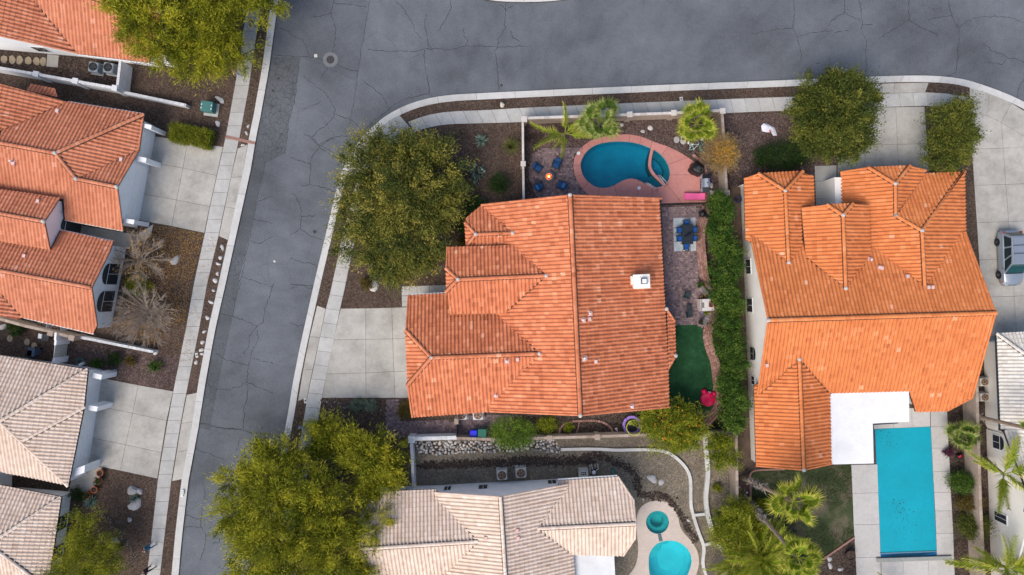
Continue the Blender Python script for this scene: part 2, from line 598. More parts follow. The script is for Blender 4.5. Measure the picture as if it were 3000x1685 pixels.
M_SKIRT = toned('dead_frond_boots', [(0, (.10, .085, .075)), (.5, (.25, .215, .19)), (1, (.44, .39, .35))], stain=0, bump=0)
M_PALO = leafy('palo_verde_leaves', [(0, (.056, .076, .007)), (.3, (.145, .168, .012)), (.65, (.335, .335, .022)), (1, (.63, .55, .05))], .25)
M_MESQ = leafy('mesquite_leaves', [(0, (.030, .046, .014)), (.35, (.090, .112, .022)), (.7, (.240, .230, .038)), (1, (.50, .40, .09))], .2)
M_ROUND = leafy('evergreen_leaves', [(0, (.026, .042, .012)), (.4, (.072, .098, .018)), (.75, (.165, .180, .030)), (1, (.31, .29, .055))], .2)
M_HEDGE = leafy('hedge_leaves', [(0, (.014, .046, .009)), (.4, (.044, .105, .015)), (.75, (.110, .190, .026)), (1, (.26, .32, .055))], .2)
M_BUSH = leafy('broad_bush_leaves', [(0, (.030, .075, .010)), (.4, (.095, .180, .020)), (.75, (.210, .310, .036)), (1, (.40, .46, .09))], .25)
M_CITRUS = leafy('citrus_leaves', [(0, (.060, .095, .010)), (.4, (.160, .200, .014)), (.75, (.310, .330, .022)), (1, (.48, .44, .05))], .25)
M_DARKSH = leafy('dark_shrub_leaves', [(0, (0.010, 0.029, 0.008)), (.5, (0.031, 0.065, 0.016)), (1, (0.085, 0.137, 0.034))], .25)
M_GREYSH = leafy('grey_green_leaves', [(0, (.075, .115, .080)), (.5, (.15, .21, .145)), (1, (.28, .35, .25))], .15)
M_OLIVE = leafy('olive_brown_leaves', [(0, (0.065, 0.052, 0.016)), (.5, (0.137, 0.104, 0.026)), (1, (0.260, 0.189, 0.052))], .3)
M_GOLD = leafy('golden_dry_leaves', [(0, (.30, .215, .11)), (.4, (.42, .30, .15)), (.75, (.60, .35, .06)), (1, (.72, .40, .03))], .25)
M_FALLEN = leafy('fallen_leaves', [(0, (.17, .09, .03)), (.5, (.34, .19, .05)), (1, (.52, .30, .08))], .1)
M_FAN = leafy('fan_palm_frond', [(0, (.060, .115, .018)), (.45, (.160, .250, .036)), (.8, (.36, .40, .10)), (1, (.60, .54, .25))], .25)
M_FAN_Y = leafy('yellow_green_palm_frond', [(0, (.085, .140, .012)), (.45, (.230, .310, .020)), (.8, (.46, .47, .06)), (1, (.66, .56, .16))], .25)
M_CACTUS = toned('blue_green_cactus', [(0, (.085, .135, .105)), (.5, (.18, .26, .20)), (1, (.32, .40, .33))], .6, .1, 12, 0)
M_ORANGE = plain('orange_fruit', (.78, .30, .02), .5)
M_BLACK = plain('black_metal', (.012, .012, .014), .5, .2)
M_CHAR = plain('charcoal_resin', (.035, .040, .048), .6, .15)
M_STEEL = plain('brushed_steel', (.55, .57, .60), .32, .05, 4, metal=.85)
M_BLUE = plain('navy_cushion', (.012, .060, .17), .9, .12, 4)
M_BLUE_L = plain('pale_blue_pillow', (.030, .14, .33), .9, .12, 4)  # lighter blue than the seat cushions
M_SEATBLUE = plain('bright_blue_seat', (.010, .085, .32), .85, .1, 5)
M_PINKC = plain('pink_lounger_cushion', (.70, .11, .28), .85, .08, 4)
M_MAGENTA = plain('magenta_plastic', (.62, .004, .075), .4, .08, 3)
M_RUG = plain('pale_blue_grey_rug', (.42, .47, .50), .95, .18, 3.5)
M_TERRA = plain('terracotta_pot', (.42, .13, .06), .8, .12, 6)
M_WHITEP = plain('white_paint', (.74, .75, .76), .45, .05)
M_BLUEBIN = plain('blue_bin_plastic', (.004, .012, .62), .4, .08)
M_GREENBIN = plain('green_bin_plastic', (.004, .115, .075), .45, .08)
M_TEAL = plain('teal_paint', (.03, .36, .36), .4, .08)
M_GREENBOX = plain('teal_green_paint', (.05, .17, .155), .5, .1)
M_BEIGE = plain('beige_enamel', (.55, .54, .49), .5, .08)
M_RUST = plain('rusty_fan_grille', (.16, .085, .045), .8, .35, 8)
M_CREAMTOP = plain('cream_plaster_top', (.56, .50, .46), .9, .08, 2)
M_SLATE = toned('grey_slat_stone', [(0, (.13, .115, .12)), (.5, (.20, .175, .18)), (1, (.34, .30, .29))], stain=.2)
M_PURPLE = plain('purple_pad', (.30, .18, .56), .7, .3, 14)
M_LIME = plain('lime_trim', (.42, .48, .03), .6)
M_YELLOW = plain('yellow_plastic', (.58, .42, .03), .5)
M_SKIN = plain('skin', (.50, .27, .19), .6, .06)
M_RUBBER = plain('tyre_rubber', (.014, .014, .015), .85)
M_SILVER = plain('silver_car_paint', (.36, .40, .45), .28, .03, 2, metal=.5, spec=.5)
M_CARGLASS = plain('tinted_car_glass', (.02, .03, .034), .05, .05, 2, spec=.8)
M_SCREEN = plain('windscreen_glass', (.015, .07, .08), .05, .1, 2, spec=.8)
M_REDLAMP = plain('red_lamp', (.5, .03, .01), .3)
M_LAMP = plain('clear_lamp', (.6, .6, .62), .2)
M_WOOD = plain('weathered_wood', (.24, .17, .12), .85, .2, 5)
M_FLAME = emitter('flame', (1.0, .26, .03), 2.2)
M_FLAMECORE = emitter('flame_core', (1.0, .66, .28), 3.2)
M_IRON = plain('cast_iron', (.050, .048, .048), .75, .2, 10, bump=.01)
M_BAG = plain('white_plastic_bag', (.72, .73, .80), .5, .05)
# ================================================================== the setting
def resample(pts, n):
 pts = [Vector((p[0], p[1])) for p in pts]
 L = [0]
 for a, b in zip(pts, pts[1:]):
  L.append(L[-1] + (b - a).length)
 out, j = [], 0
 for i in range(n + 1):
  d = L[-1] * i / n
  while j < len(L) - 2 and L[j + 1] < d:
   j += 1
  t = (d - L[j]) / max(1e-9, L[j + 1] - L[j])
  out.append(tuple(pts[j].lerp(pts[j + 1], t)))
 return out
def plen(pts):
 return sum(math.dist(a, b) for a, b in zip(pts, pts[1:]))
def at_len(pts, t):
 d = plen(pts) * t
 for a, b in zip(pts, pts[1:]):
  l = math.dist(a, b)
  if d <= l or b is pts[-1]:
   k = d / max(l, 1e-9)
   return (a[0] + (b[0] - a[0]) * k, a[1] + (b[1] - a[1]) * k)
  d -= l
def chaikin(pts, it=2, closed=False):
 pts = [tuple(p) for p in pts]
 for _ in range(it):
  q = [] if closed else [pts[0]]
  n = len(pts)
  for i in range(n if closed else n - 1):
   a, b = pts[i], pts[(i + 1) % n]
   q.append((a[0] * .75 + b[0] * .25, a[1] * .75 + b[1] * .25))
   q.append((a[0] * .25 + b[0] * .75, a[1] * .25 + b[1] * .75))
  if not closed:
   q.append(pts[-1])
  pts = q
 return pts
def offset(pts, d):
 """shift a polyline sideways by d (positive = to its right in the picture)"""
 out = []
 n = len(pts)
 for i, p in enumerate(pts):
  a, b = pts[max(0, i - 1)], pts[min(n - 1, i + 1)]
  tx, ty = b[0] - a[0], b[1] - a[1]
  l = math.hypot(tx, ty) or 1
  out.append((p[0] - ty / l * d, p[1] + tx / l * d))
 return out
def W(pts, z=0.0):
 return [P2(p[0], p[1], z) for p in pts]
def inside(p, poly):
 x, y = p[0], p[1]
 c = False
 n = len(poly)
 j = n - 1
 for i in range(n):
  xi, yi = poly[i][0], poly[i][1]
  xj, yj = poly[j][0], poly[j][1]
  if (yi > y) != (yj > y) and x < (xj - xi) * (y - yi) / (yj - yi) + xi:
   c = not c
  j = i
 return c
def sheet(name, px, z, mat, thick=.3, kind=True):
 o = MB().prism(W(px), z - thick, z).obj(name, mat)
 if kind:
  structure(o)
 return o
from mathutils.geometry import tessellate_polygon
def holed(name, outer, holes, z, mat, thick=.3):
 """a sheet (world outline) with openings for the pools"""
 loops = [outer] + holes
 tri = tessellate_polygon([[Vector((p[0], p[1], 0)) for p in l] for l in loops])
 flat = [p for l in loops for p in l]
 mb = MB()
 fs = []
 for t in tri:
  a, b, c = (flat[i] for i in t)
  cr = (b[0] - a[0]) * (c[1] - a[1]) - (b[1] - a[1]) * (c[0] - a[0])
  fs.append(tuple(t) if cr > 0 else tuple(reversed(t)))
 mb.add([(p[0], p[1], z) for p in flat], fs)
 for l in loops:
  n = len(l)
  mb.add([(p[0], p[1], z) for p in l] + [(p[0], p[1], z - thick) for p in l], [(i, (i + 1) % n, n + (i + 1) % n, n + i) for i in range(n)])
 return structure(mb.obj(name, mat))
POOL1 = chaikin(ZA((735, 930), (750, 870), (800, 790), (870, 735), (940, 705), (1050, 685), (1150, 680), (1260, 685), (1380, 710), (1470, 745), (1530, 772), (1590, 812),
  (1650, 880), (1685, 950), (1697, 1010), (1690, 1070), (1665, 1120), (1630, 1150), (1590, 1168), (1550, 1172), (1500, 1158), (1440, 1135), (1390, 1110), (1330, 1085), (1270, 1077),
  (1210, 1090), (1150, 1120), (1090, 1155), (1030, 1175), (960, 1180), (890, 1165), (830, 1125), (780, 1075), (750, 1010)), 1, True)
SPA3 = [(1925.6 + 33.6 * math.cos(a * math.pi / 16), 1529 + 33.6 * math.sin(a * math.pi / 16)) for a in range(32)]
POOL3 = chaikin(ZD((1605, 1300), (1612, 1240), (1650, 1175), (1710, 1130), (1790, 1114), (1870, 1122), (1945, 1165), (1995, 1225), (2016, 1300), (2000, 1380), (1970, 1447), (1930, 1530), (1850, 1600), (1740, 1600), (1650, 1530), (1610, 1420)), 2, True)
def shrink(poly, d):
 cx = sum(p[0] for p in poly) / len(poly)
 cy = sum(p[1] for p in poly) / len(poly)
 out = []
 for p in poly:
  l = math.dist(p, (cx, cy)) or 1
  out.append((p[0] + (cx - p[0]) / l * d, p[1] + (cy - p[1]) / l * d))
 return out
def slabs_from_polys(name, polys, z, mat, parent, thick=.09, gap=.024):
 for px in polys:
  w = W(px)
  n = len(w)
  ar = sum(w[i][0] * w[(i + 1) % n][1] - w[(i + 1) % n][0] * w[i][1] for i in range(n))
  if ar < 0:
   w = w[::-1]
  q = []
  for i in range(n):                      # inward offset of every edge by half the joint
   a, b, c = Vector(w[i - 1]), Vector(w[i]), Vector(w[(i + 1) % n])
   n1 = (b - a).normalized()
   n2 = (c - b).normalized()
   o1, o2 = Vector((-n1.y, n1.x)), Vector((-n2.y, n2.x))
   k = 1 + o1.dot(o2)
   q.append(tuple(b + (o1 + o2) * (gap / 2 / max(k, .4))))
  zz = z + random.uniform(-.002, .002)
  MB().prism(q, zz - thick, zz).obj(name, mat, parent)
def strip(struct, slab, outer, inner, n, z, mat, bed=None, bz=None, sub=3, gap=.024, joints=None):
 """a paved strip between two lines: a dark bed and single slabs on it"""
 m = 40
 o, i_ = resample(outer, m), resample(inner, m)
 bed_o = structure(MB().prism(W(o) + W(i_)[::-1], z - .25, z - .035).obj(struct, bed or M_JOINT))
 js = joints or [k / n for k in range(n + 1)]
 polys = []
 for a, b in zip(js, js[1:]):
  ts = [a + (b - a) * s / sub for s in range(sub + 1)]
  polys.append([at_len(outer, t) for t in ts] + [at_len(inner, t) for t in reversed(ts)])
 slabs_from_polys(slab, polys, z, mat, bed_o, gap=gap)
 return bed_o
def grid_slabs(struct, rows, z, mat, slab='slab', gap=.024):
 """rows = list of rows of picture points; slabs between neighbouring points"""
 outline = rows[0] + [r[-1] for r in rows[1:-1]] + rows[-1][::-1] + [r[0] for r in rows[-2:0:-1]]
 bed = structure(MB().prism(W(outline), z - .25, z - .035).obj(struct, M_JOINT))
 polys = []
 for r0, r1 in zip(rows, rows[1:]):
  for k in range(len(r0) - 1):
   polys.append([r0[k], r0[k + 1], r1[k + 1], r1[k]])
 slabs_from_polys(slab, polys, z, mat, bed, gap=gap)
 return bed
# base terrain and the streets
holed('ground', [(-260, -260), (260, -260), (260, 260), (-260, 260)], [W(POOL1), W(SPA3), W(POOL3)], -.06, M_GRAVEL, .5)
road = sheet('road', [(430, 2600), (560, -1800), (1500, -1500), (1500, -60), (3700, -60), (3700, 700), (3100, 420), (2800, 260), (1400, 300), (1060, 500), (700, 2600)], 0.0, M_ROAD, .2)
KO = chaikin([(620, 2250), (752, 1685), (841, 1235), (864, 1087), (923, 820), (948, 717), (964, 649), (987, 552), (1005, 493), (1028, 450), (1054, 410),
  (1089, 375), (1122, 345), (1176, 314), (1235, 293), (1308, 279), (1423, 273), (1538, 267.5), (1725, 259), (2005, 247), (2200, 239.5),
  (2341, 234), (2520, 226), (2674, 221.5), (2760, 224), (2825, 233), (2900, 257), (2978, 288), (3060, 335), (3160, 420), (3300, 600)], 1)
KI = offset(KO, 19.5)
LO = [(890, -500), (817, 0), (790, 202), (765, 342), (752.7, 400), (735.6, 502), (699.8, 664), (660, 845), (633, 963), (605, 1115), (583, 1255), (553.6, 1412), (535, 1574), (525, 1685), (440, 2250)]
LI = offset(LO, 21)
pad_main = holed('yard_ground', W(KI + [(4200, 700), (4200, 2400), (600, 2400)]), [W(POOL1), W(SPA3), W(POOL3)], .10, M_GRAVEL, .3)
pad_left = sheet('left_yard_ground', LI + [(-1300, 2250), (-1300, -500)], .10, M_GRAVEL, .3)
island = [(1360, -60), (1409, -2), (1434, 3), (1481, 7), (1550, 8.5), (1610, 6), (1662, 0), (1720, -60)]
sheet('island_ground', island, .10, M_GRAVEL, .3)
strip('far_kerb', 'kerb_stone', island[1:-1], [(1414, -22), (1438, -17), (1483, -13), (1550, -11.5), (1606, -14), (1655, -20)], 2, .125, M_KERB)
strip('kerb', 'kerb_stone', KO, KI, int(plen(KO) / 112), .13, M_KERB, gap=.022, sub=4)
strip('left_kerb', 'kerb_stone', LO, LI, int(plen(LO) / 150), .13, M_KERB, gap=.022, sub=4)
# pavements
WO = [(760, 1850), (884, 1270), (901, 1165), (955.8, 904), (970, 850), (990, 758), (999, 711), (1022.6, 617.7), (1041, 549), (1058, 497)]
WI = [(805, 1850), (927, 1270), (944, 1165), (997.7, 904), (1010, 850), (1029, 757.7), (1040, 711), (1063, 622), (1081, 553), (1098, 505)]
strip('pavement_west', 'slab', WO, WI, 33, .125, M_WALK)
NO = [(1196, 358), (1230.6, 345), (1263, 336), (1300, 330), (1339.5, 326.6), (1420, 323.5), (1540, 316.5), (1826, 303.5), (2200, 288.5), (2570, 276), (2707, 271.5), (2770, 275), (2836, 287)]
NI = [(1216, 389), (1240, 379), (1279, 370), (1310, 366), (1341, 364), (1462, 361), (1527, 359), (1840, 346), (2200, 329.5), (2570, 315.7), (2707, 311), (2770, 316), (2838, 330)]
strip('pavement_north', 'slab', NO, NI, 40, .125, M_WALK)
arc = [p for p in KI if 1012 <= p[0] <= 1190 and p[1] < 530]
strip('corner_ramp', 'slab', arc, [(1072, 520), (1098, 500), (1120, 462), (1160, 425), (1190, 404), (1216, 389)], 6, .122, M_WALK)
LWI = [(800, -500), (728, 0), (690.5, 249), (664, 395), (656, 431), (617, 605), (602, 683), (569, 835), (547, 960), (510, 1143), (490, 1250), (465, 1401), (445, 1577), (432, 1685), (360, 2100)]
LWO = [(842, -500), (768, 0), (729.4, 264), (704.5, 398), (696.7, 434), (658, 614.6), (642, 692), (608, 835), (585, 966), (547.4, 1154), (529.5, 1250), (504, 1409), (485, 1561), (471, 1685), (400, 2100)]
strip('pavement_left', 'slab', LWO, LWI, 66, .125, M_WALK)
# driveway aprons and driveways
strip('driveway_apron', 'slab', ZG((258, 242), (190, 525), (125, 848), (78, 1140)), ZG((338, 272), (283, 545), (213, 860), (163, 1108)), 3, .124, M_DRIVE, joints=[0, .325, .68, 1])
grid_slabs('driveway', [ZG((478, 270), (715, 268), (960, 262), (1260, 250)), ZG((412, 565), (716, 560), (968, 555), (1260, 548)),
      ZG((347, 885), (716, 875), (980, 862), (1260, 856)), ZG((303, 1110), (717, 1110), (990, 1110), (1260, 1110))], .124, M_DRIVE)
grid_slabs('front_path', [ZG((1052, 62), (1197, 57), (1315, 53), (1435, 50), (1600, 42)), ZG((1052, 150), (1197, 146), (1315, 146), (1435, 146), (1600, 146))], .124, M_WALK)
grid_slabs('garage_path', [ZG((1053, 152), (1160, 150)), ZG((1054, 207), (1160, 206)), ZG((1056, 252), (1160, 252))], .124, M_WALK)
strip('left_driveway_apron', 'slab', [(727, 424), (715, 500), (690.5, 618), (669, 704)], [(698, 436), (680, 512), (659, 614.6), (643, 692)], 3, .124, M_DRIVE)
grid_slabs('left_driveway', [ZL1((1400, -10), (1772, 50), (2106, 100)), ZL1((1390, 240), (1730, 300), (2046, 370)), ZL1((1330, 537), (1670, 600), (1981, 660)), ZL1((1285, 785), (1622, 845), (1931, 910))], .124, M_DRIVE)
grid_slabs('left_front_path', [ZL1((570, 795), (900, 860), (1300, 925), (1452, 826)), ZL1((570, 895), (880, 985), (1205, 1062), (1425, 945))], .124, M_DRIVE)
strip('tan_house_driveway_apron', 'slab', [(579, 1150), (563, 1250), (534.5, 1403)], [(549, 1156), (531, 1252), (506, 1409)], 3, .124, M_DRIVE)
grid_slabs('tan_house_driveway', [[(295, 1106), (407, 1128), (509, 1146)], [(276, 1187), (391, 1210), (490, 1232)], [(260, 1280), (370, 1302), (475, 1325)], [(250, 1357), (354.6, 1378), (463, 1401)]], .124, M_DRIVE)
slab_bed = sheet('tan_house_path', ZL3((690, 520), (835, 400), (972, 432), (940, 560), (825, 668), (640, 690)), .122, M_DRIVE, .1)
strip('right_driveway_apron', 'slab', ZH((1030, 797), (1350, 788), (1668, 781)), ZH((1040, 889), (1355, 881), (1634, 874)), 2, .124, M_DRIVE)
grid_slabs('right_driveway', [[(2450, 318), (2530, 316), (2622, 315), (2706, 313)], [(2451, 428), (2531, 426), (2627, 424), (2714, 422)], [(2452, 540), (2533, 540), (2632, 540), (2722, 540)]], .124, M_DRIVE)
grid_slabs('right_front_path', [[(2385, 487), (2449, 485)], [(2386, 532), (2450, 532)], [(2388, 583), (2440, 583)], [(2390, 640), (2442, 640)]], .124, M_WALK)
def lx(y):
 return 2838 + (y - 330) * .066
rows = []
for y in (435, 541, 650, 759, 868, 985, 1100):
 mid = 2936 + (y - 432) * .074
 rows.append([(lx(y), y + 3), (mid, y), (mid + 118, y - 5), (mid + 260, y - 10)])
big = grid_slabs('far_driveway', rows, .124, M_DRIVE)
slabs_from_polys('slab', [[(2838, 256), (2896, 270), (2890, 341), (2838, 330)], [(2896, 270), (2960, 303), (2931, 360), (2890, 341)], [(2960, 303), (3040, 352), (3000, 402), (2931, 360)],
       [(3040, 352), (3120, 420), (3075, 462), (3000, 402)], [(2838, 330), (2890, 341), (2931, 360), (2936, 435), (2845, 438)], [(2931, 360), (3000, 402), (3052, 431), (2936, 435)]], .124, M_DRIVE, big)
# different gravels and soils of the single yards (sheets a few mm above the pad)
MAIN_YARD = [(1535, 352), (2116, 325), (2130, 560), (2158, 1262), (1340, 1284), (1345, 1180), (1545, 600)]
holed('back_yard_ground', W(MAIN_YARD), [W(POOL1)], .106, M_GRAVEL_P, .05)
sheet('side_bed_ground', [(1452, 1226), (1980, 1190), (2090, 1265), (1452, 1282)], .112, M_DIRT, .05)
sheet('hedge_bed_ground', ZB((1775, 100), (1740, 300), (1700, 420), (1700, 600), (1730, 900), (1800, 1050), (1850, 1100)) + [(2112, 960), (2078, 1000), (2092, 1080), (2108, 1180), (2070, 1262), (2150, 1264), (2128, 580)], .116, M_DIRT, .05)
sheet('right_front_yard_ground', [(2126, 338), (2450, 326), (2450, 484), (2385, 486), (2385, 545), (2170, 548), (2135, 545)], .106, M_GRAVEL_P, .05)
sheet('right_side_yard_ground', [(2140, 545), (2400, 545), (2400, 1390), (2222, 1380), (2240, 1700), (2165, 1700)], .108, M_SOIL, .05)
sheet('planting_strip_ground', [(2705, 318), (2836, 332), (2852, 560), (2874, 800), (2800, 800), (2722, 560)], .106, M_GRAVEL, .05)
holed('tan_yard_ground', W([(1205, 1288), (2158, 1270), (2160, 1600), (2080, 1800), (1150, 1800)]), [W(SPA3), W(POOL3)], .106, M_GRAVEL_T, .05)
sheet('far_side_yard_ground', [(2766, 1160), (2990, 1140), (3050, 1750), (2792, 1750)], .106, M_DIRT, .05)
sheet('rear_planting_ground', ZR3((1150, 1050), (1160, 1368), (860, 1420), (880, 1235)), .107, M_DIRT, .05)
sheet('left_front_yard_ground', ZL1((1460, 820), (1935, 910)) + [(569, 835), (545, 958), (512, 1138), (300, 1095), (200, 1040), (240, 990), (330, 950), (372, 730)], .106, M_GRAVEL, .05)
sheet('pink_gravel_ground', ZL2((640, 570), (1420, 700), (1690, 720), (1638, 1040), (980, 915), (600, 780)), .110, M_GRAVEL_P, .05)
sheet('left_side_yard_ground', ZL0((-400, 400), (1130, 560), (1090, 830), (-400, 610)), .108, M_DIRT, .05)
# lawns
TURF = ZC((1700, 188), (1990, 190), (2035, 225), (2062, 240), (2060, 300), (2075, 420), (2100, 500), (2150, 570), (2170, 650), (2182, 800), (2185, 950), (2170, 1050), (2120, 1110), (2040, 1140), (1750, 1118), (1650, 1060), (1600, 800))
LAWN = ZR3((270, 483), (560, 478), (720, 490), (1000, 440), (1124, 436), (1132, 700), (1146, 1048), (885, 1228), (800, 1400), (300, 1400))
turf = sheet('turf', TURF, .118, M_TURFB, .06)
lawn = sheet('lawn', LAWN, .112, M_LAWNB, .06)
def scatter_in(poly, n, rng=RNG):
 w = poly
 xs = [p[0] for p in w]
 ys = [p[1] for p in w]
 out = []
 while len(out) < n:
  q = rng.random((n * 2, 2))
  q = np.column_stack((min(xs) + q[:, 0] * (max(xs) - min(xs)), min(ys) + q[:, 1] * (max(ys) - min(ys))))
  out.extend([tuple(p) for p in q if inside(p, w)])
 return np.array(out[:n])
def vnoise(p, scale, seed=0):
 """smooth value noise on an array of 2d points"""
 rg = np.random.default_rng(seed)
 tab = rg.random((64, 64))
 q = p * scale
 i = np.floor(q).astype(int)
 f = q - i
 f = f * f * (3 - 2 * f)
 a = tab[i[:, 0] % 64, i[:, 1] % 64]
 b = tab[(i[:, 0] + 1) % 64, i[:, 1] % 64]
 c = tab[i[:, 0] % 64, (i[:, 1] + 1) % 64]
 d = tab[(i[:, 0] + 1) % 64, (i[:, 1] + 1) % 64]
 return (a * (1 - f[:, 0]) + b * f[:, 0]) * (1 - f[:, 1]) + (c * (1 - f[:, 0]) + d * f[:, 0]) * f[:, 1]
def blades(name, poly_px, n, z, mat, h=(.03, .07), w=.02, seed=1, lo=.1, hi=.9, keep=None, nscale=.9):
 p = scatter_in(W(poly_px), n)
 nz = vnoise(p, nscale, seed) * .7 + vnoise(p, nscale * 3.1, seed + 3) * .3
 if keep is not None:
  k = nz + RNG.normal(0, .12, n) > keep
  p, nz = p[k], nz[k]
  n = len(p)
 a = RNG.random(n) * 6.283
 hh = h[0] + RNG.random(n) * (h[1] - h[0])
 lean = RNG.normal(0, .5, (n, 2)) * hh[:, None]
 v = np.zeros((n, 3, 3))
 v[:, 0, :2] = p + np.column_stack((np.cos(a), np.sin(a))) * w
 v[:, 1, :2] = p - np.column_stack((np.cos(a), np.sin(a))) * w
 v[:, 2, :2] = p + lean
 v[:, :2, 2] = z
 v[:, 2, 2] = z + hh
 t = np.clip(lo + (hi - lo) * nz + RNG.normal(0, .1, n), 0, 1)
 return stuff(link(name, np_mesh(name, v.reshape(-1, 3), 3, np.repeat(t, 3), mat)))
g1 = blades('turf_blades', TURF, 16000, .118, M_TURF, (.02, .05), .022, 5)
tag(g1, 'dark green artificial turf pile beside the curved retaining wall', 'turf')
g2 = blades('grass', LAWN, 30000, .112, M_LAWN, (.03, .08), .028, 9, -.1, .75, keep=.42, nscale=.4)
tag(g2, 'patchy winter lawn grass left of the covered rectangular pool', 'grass')
# loose pebbles that give the gravel its grain
def pebbles(name, label, poly_px, n, z, size=(.02, .05), tone=(.0, 1.0), mat=None, seed=0, excl=(), nscale=None, keep=.5):
 p = scatter_in(W(poly_px), n)
 m = np.ones(len(p), bool)
 for e in excl:
  ew = W(e)
  m &= ~np.array([inside(q, ew) for q in p])
 p = p[m]
 if nscale:
  p = p[vnoise(p, nscale, seed) > keep]
 n = len(p)
 s = size[0] + (RNG.random(n) ** 2) * (size[1] - size[0])
 a = RNG.random(n) * 6.283
 base = np.zeros((n, 4, 3))
 for k in range(3):
  an = a + k * 2.094 + RNG.normal(0, .3, n)
  base[:, k, 0] = p[:, 0] + np.cos(an) * s
  base[:, k, 1] = p[:, 1] + np.sin(an) * s
  base[:, k, 2] = z - .004
 base[:, 3, :2] = p + RNG.normal(0, .25, (n, 2)) * s[:, None]
 base[:, 3, 2] = z + s * .75
 tri = base[:, [0, 1, 3, 1, 2, 3, 2, 0, 3], :].reshape(-1, 3)
 t = np.repeat(tone[0] + (tone[1] - tone[0]) * RNG.random(n), 9)
 o = stuff(link(name, np_mesh(name, tri, 3, t, mat or M_PEBBLE)))
 tag(o, label, 'gravel')
 return o
CORNER = [(1100, 500), (1230, 395), (1340, 366), (1527, 361), (1530, 590), (1420, 600), (1360, 640), (1310, 720), (1310, 835), (1180, 840), (1175, 895), (1010, 898), (1040, 720)]
pebbles('gravel', 'loose brown gravel around the cacti in the corner front yard', CORNER, 9000, .10)
pebbles('gravel', 'loose pink brown gravel in the back yard around the kidney pool', ZA((140, 470), (2200, 420), (2250, 1200), (2110, 1100), (1900, 860), (1420, 640), (1080, 610), (700, 780), (400, 760), (150, 1100)), 6000, .106)
pebbles('gravel', 'loose pink gravel under the round tree in the right front yard', [(2126, 338), (2450, 326), (2450, 484), (2170, 540), (2135, 545)], 4500, .106)
pebbles('gravel', 'loose tan gravel behind the winding white edging of the tan house', ZD((560, 170), (1600, 140), (2120, 140), (2420, 300), (2430, 1200), (2150, 1000), (2000, 500), (1500, 280), (1500, 600), (0, 500), (0, 280)), 8000, .106, tone=(.3, 1))
pebbles('gravel', 'loose gravel of the yard beside the leafless tree', ZL2((640, 600), (1420, 700), (1680, 720), (1638, 1030), (980, 900)), 4000, .11)
